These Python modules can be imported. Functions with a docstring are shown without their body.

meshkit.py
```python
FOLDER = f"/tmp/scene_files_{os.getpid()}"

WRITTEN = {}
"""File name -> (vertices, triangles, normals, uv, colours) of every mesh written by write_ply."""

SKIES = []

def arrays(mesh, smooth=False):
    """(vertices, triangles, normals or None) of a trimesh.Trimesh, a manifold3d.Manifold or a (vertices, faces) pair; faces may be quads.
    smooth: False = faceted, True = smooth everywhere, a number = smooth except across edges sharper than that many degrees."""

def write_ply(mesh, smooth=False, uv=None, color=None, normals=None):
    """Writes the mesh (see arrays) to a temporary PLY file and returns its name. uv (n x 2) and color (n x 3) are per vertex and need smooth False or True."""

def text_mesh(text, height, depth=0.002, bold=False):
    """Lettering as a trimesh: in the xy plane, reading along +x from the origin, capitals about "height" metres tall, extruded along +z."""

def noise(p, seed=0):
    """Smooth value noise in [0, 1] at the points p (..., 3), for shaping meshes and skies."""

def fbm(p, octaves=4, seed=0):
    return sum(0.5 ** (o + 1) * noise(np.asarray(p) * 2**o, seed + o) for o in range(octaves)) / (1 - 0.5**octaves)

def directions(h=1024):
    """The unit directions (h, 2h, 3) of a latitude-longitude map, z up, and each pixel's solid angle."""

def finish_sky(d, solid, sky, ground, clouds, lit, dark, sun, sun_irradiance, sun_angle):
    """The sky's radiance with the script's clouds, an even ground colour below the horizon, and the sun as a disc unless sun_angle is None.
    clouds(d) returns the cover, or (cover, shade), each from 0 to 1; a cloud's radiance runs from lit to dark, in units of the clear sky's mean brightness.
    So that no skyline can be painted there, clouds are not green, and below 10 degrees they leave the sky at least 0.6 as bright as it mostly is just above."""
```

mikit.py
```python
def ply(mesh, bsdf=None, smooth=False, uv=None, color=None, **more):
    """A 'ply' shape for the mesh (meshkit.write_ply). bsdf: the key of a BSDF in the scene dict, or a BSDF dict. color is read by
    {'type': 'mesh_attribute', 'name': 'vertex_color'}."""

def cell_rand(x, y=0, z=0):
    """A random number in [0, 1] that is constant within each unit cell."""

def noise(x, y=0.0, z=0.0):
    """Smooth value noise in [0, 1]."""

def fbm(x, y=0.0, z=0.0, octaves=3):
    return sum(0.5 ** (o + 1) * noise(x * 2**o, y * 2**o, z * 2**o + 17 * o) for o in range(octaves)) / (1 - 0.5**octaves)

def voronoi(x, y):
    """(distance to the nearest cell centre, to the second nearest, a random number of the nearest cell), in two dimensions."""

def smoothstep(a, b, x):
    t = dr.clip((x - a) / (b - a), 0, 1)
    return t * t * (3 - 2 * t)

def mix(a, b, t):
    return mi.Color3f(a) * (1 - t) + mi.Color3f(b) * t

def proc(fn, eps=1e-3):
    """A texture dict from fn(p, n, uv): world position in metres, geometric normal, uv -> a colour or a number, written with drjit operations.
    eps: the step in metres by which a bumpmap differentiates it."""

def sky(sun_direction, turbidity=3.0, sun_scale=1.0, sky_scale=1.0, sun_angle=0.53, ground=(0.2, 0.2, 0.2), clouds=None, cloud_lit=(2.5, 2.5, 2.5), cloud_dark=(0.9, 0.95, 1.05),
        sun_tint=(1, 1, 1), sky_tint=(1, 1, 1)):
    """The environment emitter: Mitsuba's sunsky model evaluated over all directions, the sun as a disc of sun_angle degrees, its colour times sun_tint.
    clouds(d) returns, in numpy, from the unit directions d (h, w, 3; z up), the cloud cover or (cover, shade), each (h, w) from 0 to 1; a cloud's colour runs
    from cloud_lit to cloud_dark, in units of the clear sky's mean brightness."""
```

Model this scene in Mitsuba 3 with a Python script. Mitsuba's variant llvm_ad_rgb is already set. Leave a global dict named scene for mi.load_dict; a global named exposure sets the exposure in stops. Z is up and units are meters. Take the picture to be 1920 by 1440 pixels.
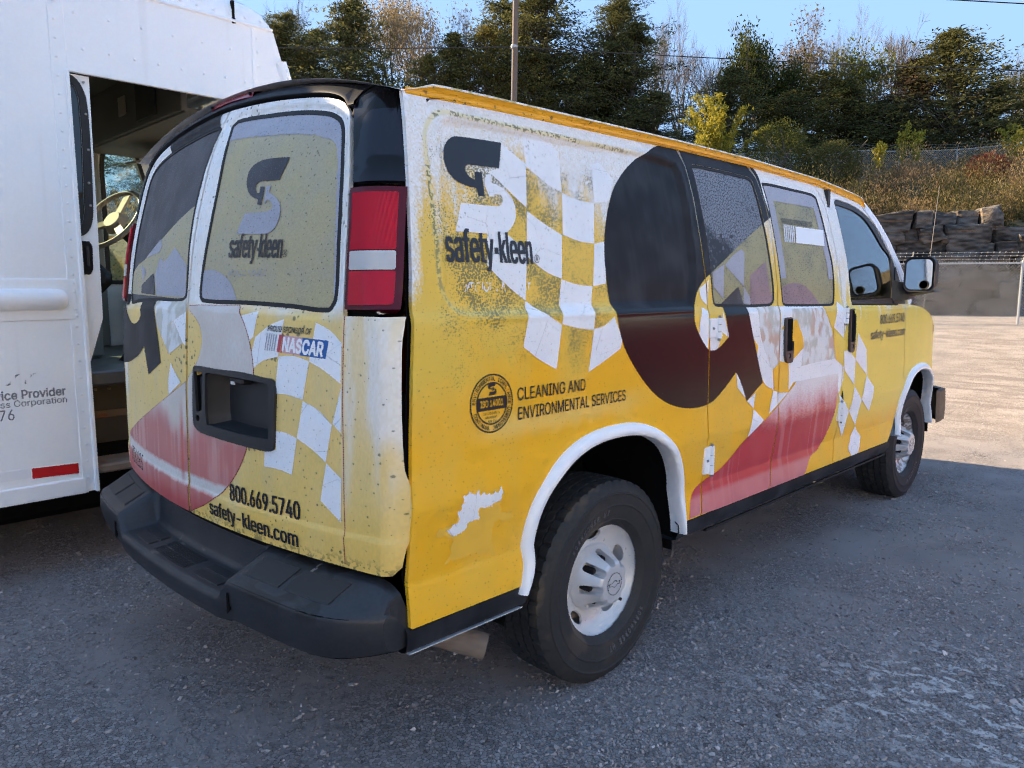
import math, numpy as np, trimesh, shapely, drjit as dr, mitsuba as mi
import mikit, meshkit
import manifold3d as m3
from shapely.geometry import Polygon, LineString, Point
from shapely import affinity
from scipy.interpolate import PchipInterpolator as PC
from mikit import noise, fbm, voronoi, cell_rand, smoothstep, mix, proc
T = mi.ScalarTransform4f
scene, labels = {}, {}

# ------------------------------------------------------------------ camera, daylight, exposure
CAM = np.array([-2.142, -2.535, 1.462])
YAW, PITCH = math.radians(44.53), math.radians(-7.476)
FWD = np.array([math.cos(YAW) * math.cos(PITCH), math.sin(YAW) * math.cos(PITCH), math.sin(PITCH)])
scene['camera'] = {'type': 'perspective', 'fov': 2 * math.degrees(math.atan(960 / 1396.7)), 'fov_axis': 'x', 'near_clip': 0.05, 'far_clip': 2000.0,
                   'to_world': T().look_at(origin=CAM.tolist(), target=(CAM + FWD).tolist(), up=[0, 0, 1])}
SUN_AZ, SUN_EL = math.radians(106), math.radians(24)
SUN = [math.cos(SUN_AZ) * math.cos(SUN_EL), math.sin(SUN_AZ) * math.cos(SUN_EL), math.sin(SUN_EL)]
scene['sky'] = mikit.sky(SUN, turbidity=3.0, sun_scale=1.1, sky_scale=1.0, ground=(0.24, 0.22, 0.2), clouds=lambda d: 0.92 + 0 * d[..., 0], cloud_lit=(0.52, 0.86, 1.46))   # an even thin veil added to flatten the sky and fill the shade
exposure = 3.52

rng = np.random.default_rng(7)

# ------------------------------------------------------------------ helpers
def lab(key, label, cat, group=None, kind=None):
    labels[key] = {'label': label, 'category': cat}
    if group: labels[key]['group'] = group
    if kind: labels[key]['kind'] = kind

def structure(key, label=None):
    labels[key] = {'kind': 'structure'}
    if label: labels[key]['label'] = label

def num(key):
    if key not in scene and not any(k.startswith(key + '__') for k in scene): return key
    i = 1
    while f'{key}_{i:03d}' in scene or any(k.startswith(f'{key}_{i:03d}__') for k in scene): i += 1
    return f'{key}_{i:03d}'

_taken = {}
def put(key, mesh, bsdf, smooth=False, **kw):
    n = _taken.get(key, 0); _taken[key] = n + 1
    key = key if n == 0 else f'{key}_{n:03d}'
    scene[key] = mikit.ply(mesh, bsdf, smooth=smooth, **kw)
    return key

def putn(key, V, F, N, bsdf):
    n = _taken.get(key, 0); _taken[key] = n + 1
    key = key if n == 0 else f'{key}_{n:03d}'
    scene[key] = {'type': 'ply', 'filename': meshkit.write_ply((V, F), normals=N), 'face_normals': False, 'bsdf': {'type': 'ref', 'id': bsdf}}
    return key

def cat(*ms): return trimesh.util.concatenate([m for m in ms])

def box(x0, x1, y0, y1, z0, z1, bev=0.0):
    x0, x1 = sorted((x0, x1)); y0, y1 = sorted((y0, y1)); z0, z1 = sorted((z0, z1))
    if bev <= 0:
        return trimesh.creation.box(bounds=[[x0, y0, z0], [x1, y1, z1]])
    pts = []
    for s in range(3):
        lo = [x0 + bev, y0 + bev, z0 + bev]; hi = [x1 - bev, y1 - bev, z1 - bev]
        lo[s] -= bev; hi[s] += bev
        pts += [[a, b, c] for a in (lo[0], hi[0]) for b in (lo[1], hi[1]) for c in (lo[2], hi[2])]
    return trimesh.convex.convex_hull(np.array(pts))

def hull(pts): return trimesh.convex.convex_hull(np.asarray(pts, float))

def frame_of(t):
    t = np.asarray(t, float); t = t / np.linalg.norm(t)
    a = np.cross(t, [0, 0, 1.0] if abs(t[2]) < 0.95 else [1.0, 0, 0]); a /= np.linalg.norm(a)
    return a, np.cross(t, a)

def tube(points, radii, sides=8, closed=True):
    p = np.asarray(points, float); r = np.broadcast_to(np.asarray(radii, float), (len(p),))
    tg = np.gradient(p, axis=0); tg /= np.linalg.norm(tg, axis=1, keepdims=True) + 1e-12
    a, b = frame_of(tg[0]); A = [a]
    for i in range(1, len(p)):
        a = A[-1] - tg[i] * np.dot(A[-1], tg[i]); A.append(a / (np.linalg.norm(a) + 1e-12))
    A = np.array(A); B = np.cross(tg, A)
    ang = np.arange(sides) * 2 * np.pi / sides
    v = (p[:, None] + r[:, None, None] * (np.cos(ang)[None, :, None] * A[:, None] + np.sin(ang)[None, :, None] * B[:, None])).reshape(-1, 3)
    i, j = np.meshgrid(np.arange(len(p) - 1), np.arange(sides), indexing='ij')
    q = np.stack([i * sides + j, i * sides + (j + 1) % sides, (i + 1) * sides + (j + 1) % sides, (i + 1) * sides + j], -1).reshape(-1, 4)
    f = np.vstack([q[:, [0, 1, 2]], q[:, [0, 2, 3]]])
    if closed:
        n = len(v); v = np.vstack([v, p[0], p[-1]]); k = np.arange(sides); o = (len(p) - 1) * sides
        f = np.vstack([f, np.stack([np.full(sides, n), (k + 1) % sides, k], 1), np.stack([np.full(sides, n + 1), o + k, o + (k + 1) % sides], 1)])
    return trimesh.Trimesh(v, f, process=False)

def cyl(p0, p1, r, r2=None, sides=16): return tube([p0, p1], [r, r if r2 is None else r2], sides)

def lathe(profile, sides=48):
    "profile (r, h) revolved about +z"
    p = np.asarray(profile, float); a = np.arange(sides) * 2 * np.pi / sides
    v = np.stack([p[:, None, 0] * np.cos(a), p[:, None, 0] * np.sin(a), np.broadcast_to(p[:, None, 1], (len(p), sides))], -1).reshape(-1, 3)
    i, j = np.meshgrid(np.arange(len(p) - 1), np.arange(sides), indexing='ij')
    q = np.stack([i * sides + j, i * sides + (j + 1) % sides, (i + 1) * sides + (j + 1) % sides, (i + 1) * sides + j], -1).reshape(-1, 4)
    return trimesh.Trimesh(v, np.vstack([q[:, [0, 1, 2]], q[:, [0, 2, 3]]]), process=False)

def loft(rings, close_u=False, cap=False):
    R = np.asarray(rings, float); n, m = R.shape[:2]; v = R.reshape(-1, 3)
    mm = m if close_u else m - 1
    i, j = np.meshgrid(np.arange(n - 1), np.arange(mm), indexing='ij')
    q = np.stack([i * m + j, i * m + (j + 1) % m, (i + 1) * m + (j + 1) % m, (i + 1) * m + j], -1).reshape(-1, 4)
    f = np.vstack([q[:, [0, 1, 2]], q[:, [0, 2, 3]]])
    if cap:
        for o, flip in ((0, True), ((n - 1) * m, False)):
            t = np.array([[o, o + k, o + k + 1] for k in range(1, m - 1)])
            f = np.vstack([f, t[:, ::-1] if flip else t])
    return trimesh.Trimesh(v, f, process=False)

def xf(m, mat): m = m.copy(); m.apply_transform(mat); return m
def tr(m, x, y, z): m = m.copy(); m.apply_translation([x, y, z]); return m

def spline(pts, k=5, corner=38, closed=True):
    "smooth the control polygon except where it turns sharply"
    p = np.asarray(pts, float); n = len(p)
    if n < 5: return p
    a, b = np.roll(p, 1, 0), np.roll(p, -1, 0)
    d1, d2 = p - a, b - p
    ang = np.degrees(np.abs(np.arctan2(d1[:, 0] * d2[:, 1] - d1[:, 1] * d2[:, 0], (d1 * d2).sum(1))))
    hard = ang > corner
    out = []
    for i in range(n):
        p0, p1, p2, p3 = p[i - 1], p[i], p[(i + 1) % n], p[(i + 2) % n]
        if hard[i] and hard[(i + 1) % n]: out.append(p1); continue
        L = np.linalg.norm(p2 - p1) + 1e-9
        m1 = (p2 - p1) if hard[i] else (p2 - p0) * L / (np.linalg.norm(p1 - p0) + L)
        m2 = (p2 - p1) if hard[(i + 1) % n] else (p3 - p1) * L / (np.linalg.norm(p3 - p2) + L)
        for t in np.arange(k) / k:
            out.append((2 * t**3 - 3 * t**2 + 1) * p1 + (t**3 - 2 * t**2 + t) * m1 + (-2 * t**3 + 3 * t**2) * p2 + (t**3 - t**2) * m2)
    return np.array(out)

def poly(pts, smooth=True, corner=38):
    g = Polygon(spline(pts, corner=corner) if smooth else np.asarray(pts, float))
    return g if g.is_valid else g.buffer(0)

_glyph = {}
def text_shape(text, bold=False):
    "outline of the words: baseline at v = 0, capitals 1 high"
    if (text, bold) not in _glyph:
        m = meshkit.text_mesh(text, 1.0, 0.01, bold)
        top = np.isclose(m.triangles[:, :, 2], 0.01).all(1)
        _glyph[text, bold] = shapely.union_all(shapely.polygons(np.concatenate([m.triangles[top][:, :, :2], m.triangles[top][:, :1, :2]], 1))).buffer(0.004)
    return _glyph[text, bold]

def text_in(text, u0, u1, vb, cap, bold=False, slope=0.0, slant=0.0, weight=0.0, fat=0.0):
    "words from u0 to u1 on the baseline vb, capitals cap high; slope raises the baseline along u"
    g = text_shape(text, bold)
    if weight: g = g.buffer(weight)
    b = g.bounds; sx = (u1 - u0) / (b[2] - b[0])
    g = affinity.affine_transform(g, [sx, slant * cap * (1 if sx > 0 else -1), slope * sx, cap, u0 - b[0] * sx, vb - slope * b[0] * sx])
    return shapely.union_all([g, affinity.translate(g, fat, 0), affinity.translate(g, -fat, 0)]) if fat else g

def sheet_mesh(shape, f, cell, off=0.0, skirt=0.0, sgn=1, disp=None):
    """A patch of the surface f(u, v) cut to the outline: triangles follow a grid so that neighbours share their facets. Returns vertices, faces, normals."""
    x0, y0, x1, y1 = shape.bounds
    gx, gy = np.arange(math.floor(x0 / cell), math.ceil(x1 / cell)), np.arange(math.floor(y0 / cell), math.ceil(y1 / cell))
    X, Y = [a.ravel() for a in np.meshgrid(gx * cell, gy * cell, indexing='ij')]
    cells = shapely.box(X, Y, X + cell, Y + cell)
    shapely.prepare(shape)
    full = shapely.contains_properly(shape, cells)
    part = shapely.intersects(shape, cells) & ~full
    c = np.stack([X[full], Y[full]], 1)
    e = np.array([[0, 0], [cell, 0], [cell, cell], [0, cell]])
    q = c[:, None] + e
    tri = [q[:, [0, 1, 2]].reshape(-1, 3, 2), q[:, [0, 2, 3]].reshape(-1, 3, 2)]
    if part.any():
        cut = shapely.intersection(cells[part], shape)
        d = shapely.get_parts(shapely.get_parts(shapely.constrained_delaunay_triangles(cut[~shapely.is_empty(cut)])))
        d = d[shapely.get_type_id(d) == 3]
        if len(d):
            xy = shapely.get_coordinates(d).reshape(-1, 4, 2)[:, :3]
            tri.append(xy)
    t = np.concatenate(tri)
    ar = (t[:, 1, 0] - t[:, 0, 0]) * (t[:, 2, 1] - t[:, 0, 1]) - (t[:, 1, 1] - t[:, 0, 1]) * (t[:, 2, 0] - t[:, 0, 0])
    t = t[np.abs(ar) > 1e-10]; ar = ar[np.abs(ar) > 1e-10]
    t[ar < 0] = t[ar < 0][:, ::-1]
    uv, inv = np.unique(np.round(t.reshape(-1, 2), 6), axis=0, return_inverse=True)
    F = inv.reshape(-1, 3)
    F = F[(F[:, 0] != F[:, 1]) & (F[:, 1] != F[:, 2]) & (F[:, 2] != F[:, 0])]
    return surf_mesh(uv, F, f, off, skirt, sgn)

def surf_mesh(uv, F, f, off=0.0, skirt=0.0, sgn=1):
    u, v = uv[:, 0], uv[:, 1]; h = 2e-3
    N = np.cross(f(u + h, v) - f(u - h, v), f(u, v + h) - f(u, v - h)) * sgn
    N /= np.linalg.norm(N, axis=1, keepdims=True)
    P = f(u, v) + off * N
    if sgn < 0: F = F[:, ::-1]
    if skirt > 0:
        E = np.concatenate([F[:, [0, 1]], F[:, [1, 2]], F[:, [2, 0]]])
        code = np.sort(E, 1); code = code[:, 0] * (len(P) + 1) + code[:, 1]
        _, first, cnt = np.unique(code, return_index=True, return_counts=True)
        B = E[first[cnt == 1]]
        a, b = P[B[:, 0]], P[B[:, 1]]; na, nb = N[B[:, 0]], N[B[:, 1]]
        side = np.cross(b - a, na); side /= np.linalg.norm(side, axis=1, keepdims=True) + 1e-12
        n0 = len(P); k = len(B)
        V2 = np.concatenate([a, b, a - na * skirt, b - nb * skirt])
        i = np.arange(k) + n0
        F2 = np.concatenate([np.stack([i, i + 2 * k, i + k], 1), np.stack([i + k, i + 2 * k, i + 3 * k], 1)])
        P = np.vstack([P, V2]); N = np.vstack([N, side, side, side, side]); F = np.vstack([F, F2])
    return P, F, N

def sheet(key, shape, f, bsdf, cell=0.0125, off=0.0, skirt=0.0, sgn=1):
    if shape.is_empty: return None
    return putn(key, *sheet_mesh(shape, f, cell, off, skirt, sgn), bsdf)

# ------------------------------------------------------------------ materials
def principled(color, rough=0.5, metallic=0.0, spec=0.5, clear=0.0, **kw):
    c = color if isinstance(color, dict) else {'type': 'rgb', 'value': list(color)}
    b = {'type': 'principled', 'base_color': c, 'roughness': rough, 'metallic': metallic, 'specular': spec, **kw}
    if clear: b['clearcoat'] = clear; b['clearcoat_gloss'] = 0.9
    return {'type': 'twosided', 'bsdf': b}

def bumped(b, fn, eps=1e-3):
    return {'type': 'twosided', 'bsdf': {'type': 'bumpmap', 'arbitrary': proc(fn, eps), 'scale': 1.0, 'bsdf': b['bsdf'] if b['type'] == 'twosided' else b}}

M = scene

def dots(a, b, scale, amount):
    "small round specks, amount 0..1 says how many and how large"
    d, _, w = voronoi(a * scale, b * scale)
    return smoothstep(0.0, 0.12, amount * 0.62 - d - w * 0.30)

def c_side_yellow(p, n, uv):
    x, z = p.x, p.z
    g, st, fi = fbm(x * 7, z * 5), fbm(x * 26, z * 2.2, 3.1), noise(x * 210, z * 210)
    col = mix((0.90, 0.46, 0.012), (0.86, 0.48, 0.04), smoothstep(0.3, 0.75, g))
    col = mix(col, (0.72, 0.55, 0.09), smoothstep(1.15, 1.32, z + (g - 0.5) * 0.3) * 0.55)
    col = mix(col, (0.80, 0.62, 0.10), smoothstep(1.75, 2.05, x + (g - 0.5) * 0.4) * smoothstep(0.62, 0.8, z) * 0.8)
    # wrap film bleached to white along the roof edge, in streaks and flakes
    edge = 1.76 - 0.30 * smoothstep(1.75, 2.0, x) - 0.42 * (1 - smoothstep(-0.93, -0.84, x + (g - 0.5) * 0.05)) * smoothstep(1.25, 1.5, z)
    w = smoothstep(-0.13, 0.11, z - edge + (st - 0.5) * 0.34 + (g - 0.5) * 0.24 + (fi - 0.5) * 0.12)
    col = mix(col, mix((0.72, 0.73, 0.72), (0.84, 0.85, 0.86), fi), w * (0.82 + 0.18 * fi))
    # sky reflection on the body bulge, painted as a pale quarter panel streak
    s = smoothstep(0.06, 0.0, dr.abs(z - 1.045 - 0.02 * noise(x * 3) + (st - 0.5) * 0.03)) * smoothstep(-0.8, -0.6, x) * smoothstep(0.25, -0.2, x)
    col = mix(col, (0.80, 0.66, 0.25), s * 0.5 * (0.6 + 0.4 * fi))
    # mildew specks in the blank window, thickest along its pressed border
    qx, qz = dr.abs(x + 0.142) - 0.585, dr.abs(z - 1.664) - 0.178
    rim = dr.sqrt(dr.square(dr.maximum(qx, 0)) + dr.square(dr.maximum(qz, 0))) + dr.minimum(dr.maximum(qx, qz), 0) - 0.10
    rimk = smoothstep(0.011, 0.003, dr.abs(rim + 0.006 * (g - 0.5))) * smoothstep(0.30, 0.0, x)
    m = smoothstep(1.10, 1.36, z + (g - 0.5) * 0.2) * smoothstep(1.95, 1.78, z) * smoothstep(0.25, -0.2, x) * smoothstep(-0.98, -0.70, x)
    k = dots(x, z, 150.0, m * (0.55 + 0.6 * smoothstep(0.35, 0.65, fbm(x * 11, z * 11, 5.0)))) 
    col = mix(col, (0.70, 0.60, 0.20), rimk * 0.7 * (0.5 + 0.5 * fi))
    k = dr.maximum(k, smoothstep(0.48, 0.66, noise(x * 190, z * 190, 2.0)) * rimk * smoothstep(-0.55, 0.0, z - 1.664) * smoothstep(0.25, 0.5, fbm(x * 9, z * 9, 8.0)))
    k2 = dots(x + 3.1, z, 62.0, 0.24 + 0.16 * g)
    col = mix(col, (0.13, 0.12, 0.05), dr.maximum(k * 0.82, k2 * 0.45))
    return col

def c_white_wrap(p, n, uv):
    a, z = p.x + p.y, p.z
    g, fi = fbm(a * 9, z * 9), noise(a * 190, z * 190)
    col = mix((0.80, 0.81, 0.82), (0.86, 0.87, 0.88), g)
    k = dots(a, z, 70.0, 0.34 + 0.3 * smoothstep(0.5, 0.8, g) * smoothstep(1.2, 1.6, z))
    # hairline cracks in the film
    d1, d2, w = voronoi(a * 7, z * 7)
    crack = smoothstep(0.016, 0.004, d2 - d1) * smoothstep(0.55, 0.65, w)
    return mix(mix(col, (0.24, 0.22, 0.14), k * 0.6), (0.33, 0.33, 0.34), crack * 0.7) * (0.96 + 0.06 * fi)

def c_rear_yellow(p, n, uv):
    y, z = p.y, p.z
    g, st, fi = fbm(y * 7, z * 5), fbm(y * 16, z * 3.4, 2.0), noise(y * 260, z * 120)
    col = mix((0.78, 0.545, 0.15), (0.82, 0.60, 0.24), g)
    col = mix(col, (0.84, 0.50, 0.06), smoothstep(0.95, 0.7, z + (g - 0.5) * 0.25) * 0.45)
    # bleached corner below the lamp and door frames above the belt
    c = smoothstep(0.80, 0.84, dr.abs(y)) * smoothstep(0.75, 1.25, z + (st - 0.5) * 0.7 + (g - 0.5) * 0.3) * (0.25 + 0.6 * smoothstep(0.38, 0.66, st))
    w = smoothstep(1.36, 1.43, z + (st - 0.5) * 0.05)
    col = mix(col, (0.84, 0.85, 0.86), dr.maximum(c, w * 0.95) * (0.88 + 0.12 * fi))
    k = dots(y, z, 42.0, 0.30 + 0.34 * smoothstep(0.55, 0.8, fbm(y * 5, z * 4, 7.0)))
    lo = smoothstep(0.75, 0.69, z + 0.02 * g) * smoothstep(0.50, 0.62, fbm(y * 95, z * 95, 3.0))
    col = mix(col, (0.60, 0.52, 0.34), smoothstep(0.45, 0.8, st) * 0.25)
    return mix(col, (0.09, 0.08, 0.04), dr.maximum(k * 0.75, lo * 0.75)) * (0.95 + 0.08 * fi)

def c_cream(p, n, uv):
    a, z = p.x + p.y, p.z
    g, st, fi = fbm(a * 22, z * 17), fbm(a * 40, z * 3, 1.0), noise(a * 200, z * 200)
    col = mix((0.74, 0.74, 0.72), (0.55, 0.53, 0.46), smoothstep(0.40, 0.68, g))
    rust = smoothstep(0.50, 0.66, fbm(a * 6, z * 6, 9.0)) * smoothstep(0.4, 0.6, g)
    return mix(col, (0.60, 0.36, 0.25), rust * 0.7 * smoothstep(0.0, 0.4, p.x)) * (0.95 + 0.09 * fi)

def c_red_side(p, n, uv):
    x, z = p.x, p.z
    g, st, fi = fbm(x * 9, z * 7), fbm(x * 34, z * 1.4, 4.0), noise(x * 230, z * 230)
    col = mix((0.50, 0.035, 0.045), (0.56, 0.075, 0.08), g)
    f = smoothstep(0.79, 1.0, z + (g - 0.5) * 0.06 + (st - 0.5) * 0.05 + (fi - 0.5) * 0.05)
    col = mix(col, (0.75, 0.73, 0.72), f * (0.92 + 0.08 * fi))
    col = mix(col, (0.70, 0.30, 0.30), smoothstep(0.60, 0.85, st) * 0.30 * (1 - f))
    col = mix(col, (0.62, 0.24, 0.24), smoothstep(0.63, 0.60, z + 0.0115 * x) * (0.55 + 0.35 * g))  # paler below the crease: sky light painted into the red
    return col

def c_red_rear(p, n, uv):
    y, z = p.y, p.z
    g, st, fi = fbm(y * 9, z * 7), fbm(y * 40, z * 2.2, 4.0), noise(y * 230, z * 150)
    col = mix((0.50, 0.155, 0.14), (0.58, 0.26, 0.23), smoothstep(0.35, 0.65, st * 0.6 + g * 0.4))
    top = smoothstep(0.92, 1.06, z + (g - 0.5) * 0.12)
    col = mix(col, mix((0.66, 0.64, 0.60), (0.55, 0.50, 0.42), g), top * (0.85 + 0.15 * fi))
    band = smoothstep(0.030, 0.012, dr.abs(z - 0.805 + (st - 0.5) * 0.012))
    col = mix(col, (0.66, 0.66, 0.62), band * (0.78 + 0.2 * fi))
    col = mix(col, (0.45, 0.055, 0.06), smoothstep(0.79, 0.70, z) * 0.8 * (1 - band))
    run = smoothstep(0.028, 0.0, dr.abs(y - 0.055 + (st - 0.5) * 0.03)) * smoothstep(0.75, 0.85, z) * smoothstep(1.12, 0.95, z)
    return mix(col, (0.52, 0.07, 0.05), run * 0.75)

def film(base, speck, grime, sp=0.5, sc=120.0):
    def fn(p, n, uv):
        a, z = p.x + p.y, p.z
        g, fi = fbm(a * 12, z * 12), noise(a * 300, z * 300)
        col = mix(base, grime, smoothstep(0.3, 0.75, g) * 0.5)
        k = dots(a, z, sc, sp * (0.5 + g))
        return mix(col, speck, k * 0.8) * (0.9 + 0.2 * fi)
    return fn

def c_frost(p, n, uv):
    "dark film on the cargo window, its top layer flaked"
    a, z = p.x + p.y, p.z
    d1, d2, w = voronoi(a * 75, z * 75)
    g = fbm(a * 5, z * 5)
    net = smoothstep(0.05, 0.25, d2 - d1) * smoothstep(0.38, 0.60, g + 0.25 * smoothstep(1.66, 1.85, z + 0.1 * g) + 0.2 * (w - 0.5))
    return mix((0.022, 0.025, 0.033), (0.26, 0.28, 0.33), net * 0.8)

def c_black_dusty(p, n, uv):
    a, z = p.x + p.y, p.z
    g, st = fbm(a * 7, z * 7), fbm(a * 60, z * 4, 3.0)
    return mix((0.018, 0.019, 0.023), (0.038, 0.041, 0.048), smoothstep(0.3, 0.8, 0.85 * g + 0.15 * st))

def c_trim_flaked(p, n, uv):
    "glossy black pillar film with dull flaked islands"
    a, z = p.x + p.y, p.z
    k = smoothstep(0.53, 0.57, fbm(a * 22, z * 11, 2.0)) * smoothstep(1.70, 1.80, z)
    return mix((0.018, 0.022, 0.034), (0.005, 0.005, 0.006), k)

def c_bumper(p, n, uv):
    g, fi = fbm(p.x * 9 + p.z * 6, p.y * 9), noise(p.y * 150, p.x * 150, p.z * 150)
    col = mix((0.015, 0.016, 0.019), (0.029, 0.031, 0.036), g * 0.7 + fi * 0.3)
    wet = smoothstep(0.50, 0.53, fbm(p.y * 6 + 3, p.x * 9, 1.0)) * smoothstep(0.57, 0.60, p.z) * smoothstep(-0.5, -0.62, p.y) * smoothstep(-1.0, -0.9, p.y)
    d = smoothstep(0.73, 0.80, fbm(p.y * 30, p.z * 60, 6.0)) * smoothstep(0.6, 0.8, noise(p.y * 3, p.z * 9))
    return mix(mix(col, (0.010, 0.009, 0.008), wet * 0.85), (0.30, 0.25, 0.22), d * 0.5)

def c_truck_white(p, n, uv):
    g, st, fi = fbm(p.x * 3, p.z * 3), fbm(p.x * 18, p.z * 1.0), noise(p.x * 120, p.z * 120)
    col = mix((0.80, 0.81, 0.82), (0.86, 0.865, 0.87), g)
    col = mix(col, (0.62, 0.61, 0.59), smoothstep(0.62, 0.85, st) * 0.22)
    return col * (0.985 + 0.03 * fi)

def c_ground(p, n, uv):
    "grey crushed stone: dark fines with pale dust where wheels have ground it"
    x, y = p.x, p.y
    big, mid, fi = fbm(x * 0.55, y * 0.55), fbm(x * 3.1, y * 3.1), noise(x * 60, y * 60)
    d1, d2, w = voronoi(x * 70, y * 70)
    stone = mix((0.16, 0.147, 0.148), (0.31, 0.29, 0.292), w)
    stone = stone * (0.35 + 0.65 * smoothstep(0.0, 0.22, d2 - d1))
    dirt = mix((0.175, 0.160, 0.16), (0.28, 0.26, 0.258), mid)
    col = mix(stone, dirt, smoothstep(0.40, 0.62, big * 0.6 + mid * 0.4 + (fi - 0.5) * 0.2))
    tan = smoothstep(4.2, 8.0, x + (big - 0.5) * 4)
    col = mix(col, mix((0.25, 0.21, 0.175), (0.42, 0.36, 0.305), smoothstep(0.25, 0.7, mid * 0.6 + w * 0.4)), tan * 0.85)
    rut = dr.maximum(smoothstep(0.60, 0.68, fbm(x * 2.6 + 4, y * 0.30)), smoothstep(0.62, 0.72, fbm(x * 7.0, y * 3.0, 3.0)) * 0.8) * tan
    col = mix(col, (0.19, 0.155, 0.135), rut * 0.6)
    chalk = smoothstep(0.55, 0.66, fbm(x * 34, y * 20, 2.0)) * smoothstep(0.75, 0.2, dr.sqrt(dr.square(x - 0.65) + dr.square(y + 1.92)) + 0.5 * (mid - 0.5))
    return mix(col, (0.62, 0.61, 0.60), chalk * 0.7)

def h_ground(p, n, uv):
    d1, d2, w = voronoi(p.x * 52, p.y * 52)
    return 0.006 * smoothstep(0.0, 0.35, d2 - d1) * (0.4 + w) + 0.004 * noise(p.x * 140, p.y * 140) + 0.012 * fbm(p.x * 4, p.y * 4)

def c_hill(p, n, uv):
    g, fi = fbm(p.x * 0.8, p.y * 0.8, p.z), noise(p.x * 9, p.y * 9, p.z * 9)
    return mix(mix((0.10, 0.085, 0.045), (0.20, 0.145, 0.08), g), (0.055, 0.055, 0.025), smoothstep(0.5, 0.8, fi))

def c_rock(p, n, uv):
    g, st, fi = fbm(p.x * 1.4, p.y * 1.4, p.z * 2.2), fbm(p.x * 0.7, p.y * 0.7, p.z * 9), noise(p.x * 22, p.y * 22, p.z * 22)
    col = mix((0.04, 0.034, 0.029), (0.17, 0.15, 0.132), smoothstep(0.28, 0.75, 0.6 * g + 0.4 * noise(p.x * 5, p.y * 5, p.z * 11)))
    col = mix(col, (0.25, 0.15, 0.08), smoothstep(0.60, 0.75, st) * 0.5)
    return mix(col, (0.07, 0.062, 0.055), smoothstep(0.6, 0.8, fi * 0.5 + st * 0.5) * 0.6)

def h_rock(p, n, uv):
    return 0.10 * fbm(p.x * 4, p.y * 4, p.z * 10) + 0.03 * noise(p.x * 20, p.y * 20, p.z * 34)

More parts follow.
